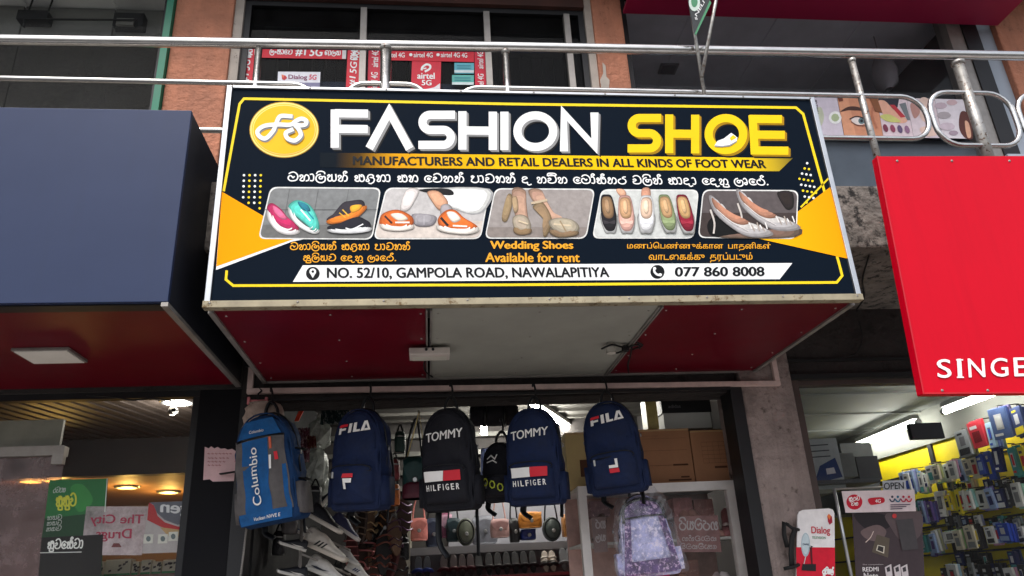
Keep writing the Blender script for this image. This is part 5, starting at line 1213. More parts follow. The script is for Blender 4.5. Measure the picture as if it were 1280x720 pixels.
# bulging clear bags of goods high on the left wall, with printed scarves between them
wht = glass('milky_plastic', (.9, .92, .9), .55, 1., c(205,210,204), rough=.2)
for i, (px, Y, lb) in enumerate(((( 384, 412, 520, 560), 1.7, 'crumpled milky plastic bag of goods hung high between the two left backpacks'), ((380, 408, 556, 606), 1.65, 'crumpled milky plastic bag hung below another, above the sneakers'), ((394, 412, 590, 632), 1.7, 'narrow crumpled plastic bag hung just above the highest trainer'))):
    b_, w_, h_ = from_box(*px, Y); t = thing('plastic_bag', lb, 'plastic bag', tuple(b_), 'milky plastic bags on the left wall')
    R = []
    for f, s in ((0, .55), (.1, .9), (.3, 1), (.55, .95), (.75, .8), (.88, .35), (.94, .2), (1, .4)):
        R.append([(b_.x+w_/2*s*math.cos(a)+rn.uniform(-.013, .013), b_.y+.07*s*math.sin(a)+rn.uniform(-.013, .013), b_.z+h_*f+rn.uniform(-.01, .01)) for a in (6.2832*k/14 for k in range(14))])
    mb = MB(); mb.loft(R, sm=False); mb.build('bag', wht, t)
    mb = MB(); mb.loft([[(b_.x+w_*.34*s*math.cos(a), b_.y+.05*s*math.sin(a), b_.z+h_*f) for a in (6.2832*k/10 for k in range(10))] for f, s in ((.08, .8), (.35, 1), (.6, .6))]); mb.build('contents', mat('bag_goods_%d' % i, (c(120,108,96), c(150,150,140), c(190,186,170))[i], .7, var=.5, scale=25, col2=c(60,40,40), thr=.58), t)
for px, rgb, rgb2, lb in (((371,386,535,578), (120,66,84), (220,196,200), 'pink and white patterned scarf hung beside the bright blue hiking backpack'), ((383,395,545,560), (110,40,36), (160,140,120), 'dark red folded cloth between the plastic bags'), ((400,436,505,530), (36,58,60), (150,150,150), 'dark teal cloth bundle high behind the navy lettered backpack')):
    b_, w_, h_ = from_box(*px, 1.5); mb = MB(); n = 12
    G = [[mb.bm.verts.new((b_.x-w_/2+w_*i/n, b_.y+.02*math.sin(i*1.7+j*.3), b_.z+h_*j/n)) for i in range(n+1)] for j in range(n+1)]
    for j in range(n):
        for i in range(n): mb.bm.faces.new((G[j][i], G[j][i+1], G[j+1][i+1], G[j+1][i])).smooth = True
    bmesh.ops.solidify(mb.bm, geom=mb.bm.faces[:], thickness=.006)
    tag(mb.build('hung_cloth', mat('scarf_%d_%d_%d' % rgb, c(*rgb), .8, var=.3, scale=20, col2=c(*rgb2), thr=.52), loc=tuple(b_)), lb, 'cloth')
p = at(372, 512, Y=1.5); mb = MB(); mb.prism([at(x, y, Y=1.5) for x, y in ((374,512),(380,512),(373,526),(368,526))], (0, .01, 0)); tag(mb.build('strap_tag', mat('orange_tag', c(235,70,40), .5), loc=tuple(p)), 'bright orange strap hanging beside the top of the hiking backpack', 'strap')
# dark rolled bundle in the middle and a few garments below it
t = thing('rolled_bag', 'dark rolled duffel bag lying high under the shop ceiling, between two flag backpacks', 'bag', tuple(at(618, 515, Y=2.2)))
b_, w_, h_ = from_box(588, 648, 503, 532, 2.2); mb = MB(); mb.lathe((b_.x, b_.y, b_.z+h_/2), [(h_*.3, -w_/2), (h_*.5, -w_*.42), (h_*.52, 0), (h_*.5, w_*.42), (h_*.3, w_/2)], 'X', 18); mb.build('body', blackc, t)
for s in (-1, 1): mb = MB(); mb.tube([(b_.x+s*w_*.2, b_.y+h_*.54*math.cos(a), b_.z+h_/2+h_*.54*math.sin(a)) for a in (6.2832*k/16 for k in range(16))], .012, 6, closed=True, flat=.4); mb.build('strap', zipm, t)
for px, rgb, lb in (((602,620,560,622), (150,160,190), 'pale blue hanging garment between the two flag backpacks'), ((613,622,565,620), (190,150,165), 'pale pink hanging garment against the small black backpack')):
    b_, w_, h_ = from_box(*px, 2.6); mb = MB(); n = 10
    G = [[mb.bm.verts.new((b_.x+(i/n-.5)*w_*(1.15-.3*j/n), b_.y+.018*math.sin(i*1.9), b_.z+h_*j/n)) for i in range(n+1)] for j in range(n+1)]
    for j in range(n):
        for i in range(n): mb.bm.faces.new((G[j][i], G[j][i+1], G[j+1][i+1], G[j+1][i])).smooth = True
    bmesh.ops.solidify(mb.bm, geom=mb.bm.faces[:], thickness=.008)
    tag(mb.build('garment', cloth('garment_%d' % rgb[0], rgb), loc=tuple(b_)), lb, 'garment')

# ================================================================== lamps inside the shop
def tube_lamp(label, a, b, r, strength, col=(1, .97, .88), group=None, housing=True):
    t = thing('fluorescent_lamp', label, 'lamp', tuple((a+b)/2), group)
    mb = MB(); mb.tube([a, b], r, 10); mb.build('tube', mat('tube_glow_%g' % strength, col, .5, var=0, emit=strength), t)
    if housing:
        d = (b-a).normalized(); n = Vector((-d.y, d.x, 0)).normalized()*.025; u = Vector((0, 0, r+.008))
        mb = MB(); mb.prism([a-n+u, a+n+u, b+n+u, b-n+u], (0, 0, .03)); mb.build('housing', mat('lamp_housing', c(200,200,196), .5), t)
    for e, s in ((a, -1), (b, 1)):
        mb = MB(); d = (b-a).normalized()*s; mb.tube([e, e+d*.03], r*1.25, 10); mb.build('cap', M['alu'], t)
    return t
tube_lamp('lit white fluorescent tube under the shoe shop ceiling, right of the rolled bag', at(655, 499, Z=2.76), at(712, 536, Z=2.76), .014, 80)
tube_lamp('lit fluorescent tube across the back of the shoe shop, above the wall rails', at(440, 513, Y=2.9)+Vector((0, 0, .02)), at(560, 512, Y=2.9)+Vector((0, 0, .02)), .008, 14)  # emissive tube stands in for light reflected off a wall rail
tube_lamp('lit fluorescent tube low under the shoe shop ceiling, behind the lintel', at(575, 503, Z=2.775), at(640, 503, Z=2.775), .013, 70)
b_ = at(605, 543, Y=3.1); t = thing('bulb_lamp', 'small lit spiral bulb hanging at the back of the shoe shop', 'lamp', tuple(b_))
mb = MB(); mb.tube([b_+Vector((.018*math.cos(k*.7), .018*math.sin(k*.7), k*.0022)) for k in range(40)], .008, 14); mb.build('bulb', mat('bulb_glow', (1, .97, .9), .5, var=0, emit=60), t)
mb = MB(); mb.lathe(b_+Vector((0, 0, .09)), [(.02, 0), (.02, .04), (.012, .06)], 'Z', 12); mb.tube([b_+Vector((0, 0, .15)), Vector((b_.x, b_.y, 2.81))], .004, 6); mb.build('holder', M['alud'], t)

# ================================================================== cartons and the glass cabinet
kr = mat('brown_carton', c(158,112,80), .85, var=.14, scale=6, bump=.1); kp = mat('pale_carton', c(186,162,112), .85, var=.12, scale=5, bump=.1); kd = mat('carton_print', c(84,50,30), .85); tp = mat('carton_tape', c(176,140,96), .4)
CZ = at(820, 604, Y=1.28).z                    # top of the cabinet
def carton(label, px, Y, m, dep, deco=None, name='carton', cat='box', group=None, z=None):
    a, b = at(px[0], (px[2]+px[3])/2, Y=Y), at(px[1], (px[2]+px[3])/2, Y=Y)
    z0 = z if z is not None else at((px[0]+px[1])/2, px[3], Y=Y).z; z1 = at((px[0]+px[1])/2, px[2], Y=Y).z
    t = thing(name, label, cat, ((a.x+b.x)/2, Y, z0), group); mb = MB(); mb.box(a.x, b.x, Y, Y+dep, z0, z1, bev=.003); mb.build('box', m, t)
    if deco: deco(t, a.x, b.x, z0, z1, Y-.002)
    return t, a.x, b.x, z0, z1
def printed(lines, rects):
    def f(t, x0, x1, z0, z1, y):
        X = lambda u: x0+(x1-x0)*u; Z = lambda v: z0+(z1-z0)*v
        mb = MB()
        for u0, u1, v0, v1 in rects:
            mb.face([(X(u0), y, Z(v0)), (X(u1), y, Z(v0)), (X(u1), y, Z(v1)), (X(u0), y, Z(v1))])
        mb.build('print', kd, t)
        mb = MB(); mb.box(x0+.001, x1-.001, y-.0005, y+.001, Z(.96), z1-.003); mb.build('tape', tp, t)
    return f
cg = 'cartons stacked on the glass cabinet'
r1 = [(.08,.92,.33,.335), (.08,.92,.6,.604), (.08,.92,.82,.823), (.08,.4,.87,.873), (.62,.9,.32,.35), (.5,.93,.05,.08), (.74,.9,.1,.13)]
carton('wide brown carton with thin printed lines, standing on the glass cabinet', (799,865,536,604), 1.34, kr, .34, printed(0, r1), group=cg, z=CZ+.001)
r2 = [(.2,.8,.36+.08*i,.364+.08*i) for i in range(6)]+[(.2+.12*i,.203+.12*i,.36,.76) for i in range(6)]+[(.42,.68,.26,.3)]
carton('brown carton with a printed grid, rightmost on the glass cabinet', (866,926,537,602), 1.34, kr, .34, printed(0, r2), group=cg, z=CZ+.001)
carton('pale kraft carton half hidden behind the navy backpack over the cabinet', (708,762,540,606), 1.38, kp, .34, printed(0, [(.3,.6,.2,.5)]), group=cg, z=CZ+.001)
z1b = at(832, 536, Y=1.4).z+.002
def lidded(t, x0, x1, z0, z1, y):
    mb = MB(); mb.box(x0-.006, x1+.006, y-.006, y+.262, z0+(z1-z0)*.52, z1+.006, bev=.003); mb.build('lid', mat('black_lid', c(22,22,26), .5), t)
    mb = MB(); mb.text('adidas', (x0+.03, y-.008, z0+(z1-z0)*.68), (.07, 0, 0), (0, 0, .018)); mb.build('lettering', mat('grey_print', c(120,120,124), .5), t)
wb = mat('white_box', c(196,198,194), .6, var=.06)
carton('white shoe box with a black lid on the brown cartons', (829,888,498,535), 1.42, wb, .26, lidded, 'shoe_box', 'box', z=z1b)
carton('large plain white box high beside the black-lidded shoe box', (889,925,500,538), 1.46, wb, .2, None, 'white_box', 'box', z=z1b)
carton('yellowish narrow packet standing left of the black-lidded shoe box', (808,822,498,534), 1.4, mat('yellow_packet', c(176,160,96), .4, var=.3, scale=20), .1, None, 'packet', 'box', z=z1b)
# cabinet
K = thing('display_cabinet', 'tall glass display cabinet with a white aluminium frame at the right of the shop entrance', 'cabinet', (1.95, 1.3, .03))
ca, cb_ = at(722, 608, Y=1.28), at(925, 603, Y=1.28); x0, x1 = ca.x, cb_.x-.035
wf = mat('white_aluminium', c(214,208,204), .4, .1, var=.12, scale=8)
def cab(nm, m, *bx): mb = MB(); mb.box(*bx); return mb.build(nm, m, K)
cab('frame', wf, x0, x1, 1.28, 1.32, CZ-.045, CZ); cab('frame', wf, x0, x0+.042, 1.28, 1.32, .03, CZ-.0455); cab('frame', wf, x1-.042, x1, 1.28, 1.32, .03, CZ-.0455)
cab('top', wf, x0, x1, 1.3205, 1.7, CZ-.02, CZ-.001); cab('back', mat('cabinet_back', c(196,160,152), .7, var=.3, scale=8), x0, x1, 1.68, 1.7, .03, CZ-.021)
cab('pane', M['glassc'], x0+.0425, x1-.0425, 1.298, 1.303, .1, CZ-.0455)
zs_ = at(830, 676, Y=1.45).z
cab('shelf', mat('shelf_glass_edge', c(205,205,200), .3), x0+.003, x1-.003, 1.325, 1.67, zs_-.012, zs_); cab('shelf', mat('shelf_glass_edge', c(205,205,200), .3), x0+.003, x1-.003, 1.325, 1.67, zs_-.33, zs_-.318)
for i, (px, Y, rgb, lb) in enumerate((((738,764,620,676), 1.42, (114,90,84), 'dark shoe ornament on the upper left shelf of the glass cabinet'), ((742,768,690,722), 1.42, (222,209,203), 'pale grey shoe low at the left inside the glass cabinet'), ((845,870,630,675), 1.42, (209,155,144), 'dusty rose pair of shoes on the upper shelf inside the cabinet'), ((872,898,628,675), 1.42, (182,136,125), 'brown party shoe on the upper shelf beside the dusty rose pair'), ((900,922,625,674), 1.42, (160,98,98), 'maroon shoe at the right end of the upper cabinet shelf'), ((856,880,692,725), 1.42, (182,133,119), 'brown shoe low in the middle of the cabinet'), ((884,906,692,725), 1.42, (235,209,209), 'pink satin shoe low inside the cabinet'), ((908,934,690,725), 1.42, (235,222,222), 'pink satin shoe with a bow, rightmost low inside the cabinet'))):
    b_, w_, h_ = from_box(*px, Y); z = (zs_+.001 if px[3] < 690 else zs_-.317)
    t = thing('display_shoe', lb, 'shoe', (b_.x, Y, z), 'shoes inside the glass cabinet', local=True); t.rotation_euler = (0, 0, D(-60 if i % 2 else -115))
    m = mat('satin_%d_%d' % rgb[:2], c(*rgb), .4, var=.25, scale=20)
    L = .2; mb = MB()
    mb.loft([[(x*L-.09, .03*k*math.cos(a), z0*L*.5+max(0, .045*hh*(1+math.sin(a)))) for a in (6.2832*q/10 for q in range(10))] for x, k, z0, hh in ((0, .7, .75, .9), (.15, .95, .7, .9), (.4, .8, .4, .55), (.65, 1, .08, .5), (.88, .9, .0, .4), (1, .3, .0, .2))]); mb.build('upper', m, t)
    mb = MB(); mb.tube([(-.085, 0, .07), (-.08, 0, .0)], [.014, .008], 8); mb.build('heel', m, t)
    mb = MB(); mb.lathe((.055, 0, .055), [(.018, 0), (.02, .006), (.008, .014)], 'Z', 10); mb.build('rosette', mat('rosette', c(220,196,190), .4), t)
# paper notices stuck inside the pane, their writing seen from behind
pn = mat('faded_poster', c(150,128,126), .6, var=.15, scale=10); pn2 = mat('pink_poster', c(160,118,116), .6, var=.3, scale=14); pw = mat('poster_ink', c(205,196,196), .6)
def notice(label, quad, Y, m, texts, cat='notice', name='paper_notice', mi=None, thick=.0015):
    q = [at(x, y, Y=Y) for x, y in quad]; t = thing(name, label, cat, tuple(q[0])); mb = MB(); mb.prism(q, (0, thick, 0)); mb.build('sheet', m, t)
    if texts:
        mb = MB(); texts(mb, lambda x, y: at(x, y, Y=Y-.0015)); mb.build('writing', mi or pw, t)
    return t
def T_(mb, P, s_, x0, x1, y0, y1, mirror=False, bold=.02, m=0, slope=0.):
    if mirror: x0, x1 = x1, x0
    p = P(x0, y1); mb.text(s_, p, P(x1, y1+slope)-p, P(x0, y0)-p, m, bold)
def SI_(mb, P, s_, x0, x1, y0, y1, mirror=False, wd=.2, m=0):
    if mirror: x0, x1 = x1, x0
    p = P(x0, y1); sinhala(mb, s_, p, P(x1, y1)-p, P(x0, y0)-p, m, wd)
def nt1(mb, P): SI_(mb, P, 'තරමයරි', 848, 898, 651, 662, True, .16); SI_(mb, P, 'සමාවන්න', 852, 896, 671, 676, True, .16); SI_(mb, P, 'කොමිසමයි', 850, 896, 681, 686, True, .16)
notice('faded pink notice with pale mirrored writing behind the cabinet glass, right of the galaxy backpack', ((842,646),(897,644),(902,690),(848,690)), 1.312, pn2, nt1)
def nt2(mb, P): SI_(mb, P, 'තර', 744, 757, 650, 660, True, .16); SI_(mb, P, 'යල', 744, 757, 668, 676, True, .16)
notice('narrow grey notice behind the cabinet glass, left of the galaxy backpack', ((739,647),(757,646),(760,690),(743,691)), 1.312, pn, nt2)

# more stock hung in the dim left part and behind the backpacks
def pouch(label, px, Y, rgb, rgb2, cat='bag', name='pouch'):
    b_, w_, h_ = from_box(*px, Y); t = thing(name, label, cat, tuple(b_)); m = mat('pouch_%d_%d_%d' % rgb, c(*rgb), .5, var=.3, scale=18, bump=.4, col2=c(*rgb2), thr=.62)
    mb = MB(); mb.loft(rbox(b_.x, b_.y, b_.z, w_, .08, h_, e=2.8)); mb.build('body', m, t)
    mb = MB(); mb.tube(smooth([(b_.x-w_*.3, b_.y, b_.z+h_*.94), (b_.x, b_.y, b_.z+h_*1.35), (b_.x+w_*.3, b_.y, b_.z+h_*.94)], 5), .005, 6); mb.build('strap', zipm, t)
    mb = MB(); mb.tube([(b_.x-w_*.42, b_.y-.042, b_.z+h_*.72), (b_.x, b_.y-.047, b_.z+h_*.74), (b_.x+w_*.42, b_.y-.042, b_.z+h_*.72)], .004, 6); mb.build('zipper', zipb, t)
pouch('black shiny pouch hung under the pale scarf, left of the highest trainer', (384,402,608,634), 1.5, (26,26,32), (70,70,80))
pouch('small dark green bag hung high between the black flag backpack and the navy lettered one', (493,507,540,566), 1.6, (30,54,50), (60,90,84))
pouch('deep red purse hung beside the teal and maroon handbag', (486,500,575,600), 1.7, (110,34,40), (60,20,26))
pouch('orange and blue purse hung low beside the navy lettered backpack', (488,500,606,632), 1.8, (190,104,44), (40,70,120))
pouch('pale violet pouch hung behind the straps of the black flag backpack', (601,613,598,622), 2.2, (170,160,190), (210,206,220))
pouch('grey ribbed bag hung below the bright blue hiking backpack', (352,372,634,668), 1.45, (96,92,92), (60,56,58))
for i, (px, lb) in enumerate(((( 470,488,640,664), 'copper strappy heel hung right of the navy lettered backpack'), ((500,512,640,668), 'purple beaded sandal hung at the end panel of the back shelf'), ((462,478,706,726), 'rust-red sandal cut off by the lower edge of the picture'))):
    b_, w_, h_ = from_box(*px, 1.85); t = thing('sandal', lb, 'sandal', tuple(b_), sg, local=True); t.rotation_euler = (0, D(12-14*i), D(20*i-20))
    rgb = ((196,140,90), (104,60,110), (150,60,50))[i]; m = mat('heelstrap_%d' % i, c(*rgb), .3, .3, var=.3, scale=40)
    o = [(.04*math.cos(a), .1+.1*math.sin(a)) for a in (6.2832*k/16 for k in range(16))]
    mb = MB(); mb.prism([(a, 0, b) for a, b in o], (0, .014, 0)); mb.build('sole', mat('sandal_sole', c(70,52,44), .7), t)
    for z in (.03, .07, .12, .16):
        mb = MB(); mb.tube(smooth([(-.042, .01, z), (-.02, -.035, z+.012), (.02, -.035, z-.012), (.042, .01, z)], 4), .006, 6, flat=.5); mb.build('strap', m, t)

for i, (px, lb) in enumerate((((842,866,622,646), 'pink patterned shoe box on the upper shelf of the glass cabinet, left of two'), ((868,892,624,646), 'pink patterned shoe box on the upper shelf of the glass cabinet, right of two'), ((846,874,700,724), 'rose brown shoe box low in the middle of the glass cabinet'), ((738,762,626,646), 'mauve shoe box at the upper left inside the glass cabinet'))):
    rgb = ((190,130,130), (170,118,112), (150,106,96), (140,110,116))[i]
    carton(lb, px, 1.5, mat('rose_box_%d' % i, c(*rgb), .6, var=.35, scale=30, col2=c(235,205,200), thr=.57), .14, None, 'shoe_box', 'box')

pouch('black crossbody bag hung in the dark below the bright blue hiking backpack', (340,356,664,694), 1.5, (24,24,28), (50,50,56))
pouch('dark brown bag hung between the sneakers and the strappy sandals', (430,444,644,668), 1.7, (62,42,34), (30,22,20))
pouch('dark plum bag hung behind the lower edge of the navy lettered backpack', (447,462,630,650), 1.9, (58,32,54), (90,60,84))
pouch('charcoal bag hung low at the left, right of the lowest white sneaker', (414,430,706,728), 1.62, (44,44,48), (80,80,84))
pouch('black ribbed bag hung just left of the shelf end panel', (499,512,672,700), 1.9, (22,22,26), (64,60,60))
# ================================================================== printed sheets
def C3(*rgb): return mat('paper_%d_%d_%d' % tuple(rgb), c(*rgb), .45, var=.1, scale=25, spec=.3)
def sheet(name, label, cat, quad, Y, rgb, draw=None, group=None, th=.0015, base=None):
    """flat printed sheet; draw(poly, stroke, text, sin) works in the sheet's own plane, in layers 0.3 mm apart"""
    q = [at(x, y, Y=Y) for x, y in quad]; t = thing(name, label, cat, tuple(sum(q, Vector())/4), group)
    mb = MB(); mb.prism(q, (0, th, 0)); mb.build('sheet', base or C3(*rgb), t)
    if draw:
        mb = MB(); cols = []; lay = [0]
        def mi(col):
            if col not in cols: cols.append(col)
            return cols.index(col)
        def P(x, y): return at(x, y, Y=Y-.0006-.0003*lay[0])
        def poly(pts, col, sm=False):
            lay[0] += 1
            if sm: pts = [(v.x, v.y) for v in smooth([(x, y, 0) for x, y in pts], 4, True)]
            mb.face([P(x, y) for x, y in pts], mi(col))
        def stroke(pts, wd, col):
            lay[0] += 1; mb.ribbon([(v.x, v.y) for v in smooth([(x, y, 0) for x, y in pts], 4)], wd, lambda u, v, k: P(u, v), mi(col))
        def text(s_, p0, px, py, col, bold=.02, shear=0.):
            lay[0] += 1; a = P(*p0); mb.text(s_, a, P(*px)-a, P(*py)-a, mi(col), bold, shear)
        def sin(s_, p0, px, py, col, wd=.2):
            lay[0] += 1; a = P(*p0); sinhala(mb, s_, a, P(*px)-a, P(*py)-a, mi(col), wd)
        draw(poly, stroke, text, sin)
        mb.build('print', [C3(*q_) for q_ in cols], t)
    return t
W3, RD = (236,236,236), (206,14,44)
YS = YW-.001
def stripV(x0, x1, y0, y1, lean, bits, label, rgb=RD):
    def dr(poly, stroke, text, sin):
        for s_, ya, yb, kind in bits:       # written upwards: from ya (bottom) to yb (top)
            f = (y1-ya)/(y1-y0); xo = x0-lean*(1-f)
            a, b_ = xo+(x1-x0)*.78, xo+(x1-x0)*.24
            up = (a+lean*(ya-yb)/(y1-y0), yb)
            (sin if kind else text)(s_, (a, ya), up, (b_, ya), W3, *( (.17,) if kind else (.03, .15)))
    sheet('window_sticker', label, 'sticker', ((x0, y0), (x1, y0), (x1-lean, y1), (x0-lean, y1)), YS, rgb, dr, 'red advertising strips on the upper window')
stripV(299, 319, 55, 112, 4, (('#1', 105, 91, 0), ('5G', 88, 74, 0), ('ජාලය', 72, 57, 1)), 'upright red strip with a white slogan at the left edge of the upper window')
stripV(435, 451, 57, 114, 3, (('#1', 108, 95, 0), ('5G', 92, 77, 0), ('ජාලය', 75, 60, 1)), 'upright red strip just left of the first aluminium mullion')
stripV(461, 477, 59, 116, 2, (('airtel 4G', 114, 90, 0), ('airtel 4G', 84, 62, 0)), 'upright crimson strip just right of the first aluminium mullion', (200, 14, 52))
stripV(593, 607, 62, 116, -1, (('airtel 4G', 115, 92, 0), ('airtel 4G', 86, 64, 0)), 'upright crimson strip just left of the second aluminium mullion', (200, 14, 52))
def dB(poly, stroke, text, sin):
    sin('ලංකාවේ', (337, 67.5), (366, 67.8), (337, 61.5), W3, .15); text('#1', (369, 70), (383, 70.2), (369, 59.6), W3, .05, .1); text('5G', (386.5, 70.2), (404, 70.4), (386.5, 59.6), W3, .05, .2); sin('ජාලය', (406, 68.6), (426, 69), (406, 63), W3, .15)
    poly(((428,58.5),(433,58.5),(432.5,73.6),(427.6,73.4)), (210,205,205)); poly(((318.6,56.6),(323,56.7),(322,68.6),(317.8,68.4)), (210,205,205))
sheet('window_sticker', 'level red strip with a white slogan across the left window pane', 'sticker', ((316,56.4),(433,58.2),(432.5,74),(315.5,71.8)), YS-.002, RD, dB, 'red advertising strips on the upper window')
def dE(poly, stroke, text, sin):
    for x in (482, 517, 551, 578):
        if x < 575: poly([(x-3.5+2.2*math.cos(a), 68.4+2*math.sin(a)) for a in (k*.785 for k in range(8))], W3); text('airtel 4G', (x, 71.6), (x+(24), 71.9), (x, 65.4), W3, .03)
        else: text('4G', (x-1, 72), (x+6, 72.1), (x-1, 66), W3, .03)
sheet('window_sticker', 'level crimson strip of repeated white words across the middle window pane', 'sticker', ((477.5,60.5),(592.5,62.5),(592.5,77.5),(477.5,75)), YS-.002, (206,14,44), dE, 'red advertising strips on the upper window')
def dG(poly, stroke, text, sin):
    stroke(((527,88),(528,84),(533,80.5),(537.5,82),(537,86),(531,89.5)), 2.6, W3); stroke(((529,85.8),(533,85.2)), 1.6, W3)
    text('airtel', (521.5, 98.5), (543.5, 98.8), (521.5, 90.6), W3, .05); text('5G', (527, 106.6), (539.5, 106.8), (527, 99.8), W3, .05)
    poly(((515,114),(530,112),(543,109),(550,104),(550,116),(515,116)), (222,220,224), False)
sheet('window_poster', 'small crimson poster with a white swirl and lettering below the crimson strip', 'poster', ((515,76),(551.5,76.5),(550.5,116),(513.5,116)), YS, (204,14,48), dG)
def dH(poly, stroke, text, sin):
    poly(((352,93),(357,94.5),(359,97.5),(355.5,100.2),(352.5,99)), (190,40,50)); poly(((352,93),(355,94),(354,98)), (230,120,70)); text('Dialog', (360.5, 100.4), (384, 100.8), (360.5, 93.2), (126,44,90), .03); text('5G', (386, 99.5), (396, 99.8), (386, 93), (200,40,80), .05, .15); poly(((347.4,103),(400,103.3),(399.6,112),(346.8,112)), (118,116,150))
sheet('window_poster', 'small white card with purple lettering low in the left window pane', 'poster', ((347.5,89.5),(400.5,90),(399.5,114),(346.5,114)), YS, (222,222,230), dH)
for q_, lb, rgb in ((((568,78.5),(592.5,78.8),(592.3,92),(568,91.8)), 'pale teal card, upper of the two beside the crimson poster', (88,170,186)), (((565,93.6),(592.3,93.9),(592,105.4),(565,105.2)), 'green teal card, lower of the two beside the crimson poster', (84,170,160))):
    def dI(poly, stroke, text, sin, q_=q_, rgb=rgb):
        y = q_[0][1]; poly(((q_[0][0], y+9), (q_[1][0], y+9.2), (q_[2][0], y+12.5), (q_[3][0], y+12.2)), (200,214,216))
        for k in range(2): poly(((q_[0][0]+3, y+3+3*k), (q_[1][0]-4, y+3.2+3*k), (q_[1][0]-4, y+4.4+3*k), (q_[0][0]+3, y+4.2+3*k)), (44,128,140))
    sheet('window_card', lb, 'card', q_, YS, rgb, dI)
# beauty posters in the right-hand window
PY = YW-.03; pg = 'beauty posters along the upper right window'
def e1(p, s, t, n):
    p(((1018,138),(1026,134),(1030,146),(1026,158),(1019,156)), (196,200,176), True); p([(1044+8*math.cos(a), 147+8*math.sin(a)) for a in (k*.5 for k in range(12))], (244,244,242)); p([(1044+5*math.cos(a), 147+5*math.sin(a)) for a in (k*.6 for k in range(10))], (176,190,150)); t('MAKE UP', (1023.5, 142), (1021, 124), (1020, 142.5), (60,50,60), .02)
sheet('beauty_poster', 'pale lilac poster panel with green-centred round pots, leftmost of the beauty posters', 'poster', ((1014,120),(1046,121),(1055,170),(1016,169.6)), PY, (214,204,216), e1, pg)
def e2(p, s, t, n):
    p(((1046.5,121),(1060,121),(1070,170),(1056,170)), (226,160,124)); p(((1050,140),(1060,133.5),(1072,133.5),(1080,138),(1070,138),(1060,138)), (74,44,34), True); p(((1064,148),(1072,146),(1080,149),(1084,153),(1076,156),(1067,154)), (236,224,218), True)
    p([(1077+4.2*math.cos(a), 151+4*math.sin(a)) for a in (k*.6 for k in range(10))], (96,120,124)); p([(1077+1.8*math.cos(a), 151+1.8*math.sin(a)) for a in (k*.6 for k in range(10))], (20,20,24)); s(((1062,149),(1070,145.6),(1079,147.6),(1086,153)), 1.6, (54,32,28)); s(((1064,152),(1072,156.5),(1082,157)), 1, (130,80,64)); p(((1046.5,121),(1053,121),(1054,126),(1049,127)), (120,60,40)); s(((1098,121),(1090,140),(1096,160)), 2.5, (190,120,90)); p(((1086,121),(1096,121),(1103,141),(1094,139)), (140,86,52))
sheet('beauty_poster', 'poster panel of a close-up eye and eyebrow in the upper right window', 'poster', ((1046.6,121),(1096,122),(1104,171.5),(1055.6,170.2)), PY, (214,146,112), e2, pg)
def e3(p, s, t, n):
    p(((1097,123),(1124,123),(1122,134),(1112,140),(1101,136)), (40,40,52)); p(((1097,128),(1106,126),(1118,138),(1134,150),(1126,154),(1108,148)), (232,176,150), True); p(((1112,131),(1118,131),(1132,146),(1126,147)), (190,50,60)); p(((1124,130),(1132,128),(1138,150),(1134,150)), (120,126,130)); p(((1100,145),(1112,143),(1126,152),(1110,152)), (206,206,120), True)
    for k in range(4): p([(1107+9*k+3.2*math.cos(a)+1.2*math.sin(a), 160+.6*k+5*math.sin(a)) for a in (j*.6 for j in range(10))], ((126,50,74), (150,70,96), (104,84,120), (150,110,140))[k])
sheet('beauty_poster', 'poster panel of a hand and dark nail polish dabs beside the eye panel', 'poster', ((1096.4,122),(1133,122.6),(1142,171.8),(1104.4,171.5)), PY, (226,206,212), e3, pg)
def e4(p, s, t, n):
    p(((1150,124),(1160,123.5),(1164,140),(1158,152),(1150,146)), (226,196,182), True); p(((1138,130),(1146,128),(1150,140),(1144,148),(1140,142)), (188,140,130), True); p(((1150,160),(1166,158),(1172,168),(1156,170)), (232,200,186), True)
sheet('beauty_poster', 'faded pale pink poster panel of a hair-framed face behind the loop rails', 'poster', ((1133.4,122.6),(1168,123.4),(1178,172.6),(1142.4,171.8)), PY, (222,206,212), e4, pg)
def e5(p, s, t, n):
    p(((1200,142),(1206,139),(1212,146),(1216,172),(1206,172),(1199,160)), (92,44,34), True); p(((1206,152),(1211,154),(1214,170),(1209,171)), (222,170,140), True)
    for x, y, w_, col in ((1176,132,8,(200,180,190)), (1190,128,7,(206,176,180)), (1180,144,9,(176,166,170)), (1184,158,10,(206,190,200)), (1192,166,6,(170,150,164))): p([(x+w_*math.cos(a), y+w_*.5*math.sin(a)) for a in (k*.6 for k in range(10))], col)
sheet('beauty_poster', 'pale poster panel of make-up pots with a dark-haired figure at its right edge', 'poster', ((1168.4,123.4),(1204,124.4),(1215,173.4),(1178.4,172.6)), PY, (226,218,224), e5, pg)
# pale sack and a plush thing in the dim upper right room
b_, w_, h_ = from_box(1098, 1124, 66, 112, 1.35)
mb = MB(); mb.loft([[(b_.x+w_/2*s*math.cos(a), b_.y+.1*s*math.sin(a), b_.z+h_*f) for a in (6.283*k/14 for k in range(14))] for f, s in ((0, .3), (.12, .85), (.4, 1), (.7, .75), (.9, .4), (1, .1))]); mb.tube([(b_.x, b_.y, b_.z+h_), (b_.x, b_.y, 4.98)], .004, 6)
tag(mb.build('hanging_sack', mat('pale_sack', c(150,146,150), .8, var=.2), loc=tuple(b_)), 'pale rounded sack hanging in the dim upper right window', 'sack')
for px, lb in (((768,806,172,198), None),): pass
L = thing('ceiling_fitting', 'square ceiling vent panel in the upper right room above the yellow lettering', 'vent', (2.35, 1.5, 4.96))
q = [at(x, y, Z=4.971) for x, y in ((826,79),(849,79),(843,92),(822,91))]
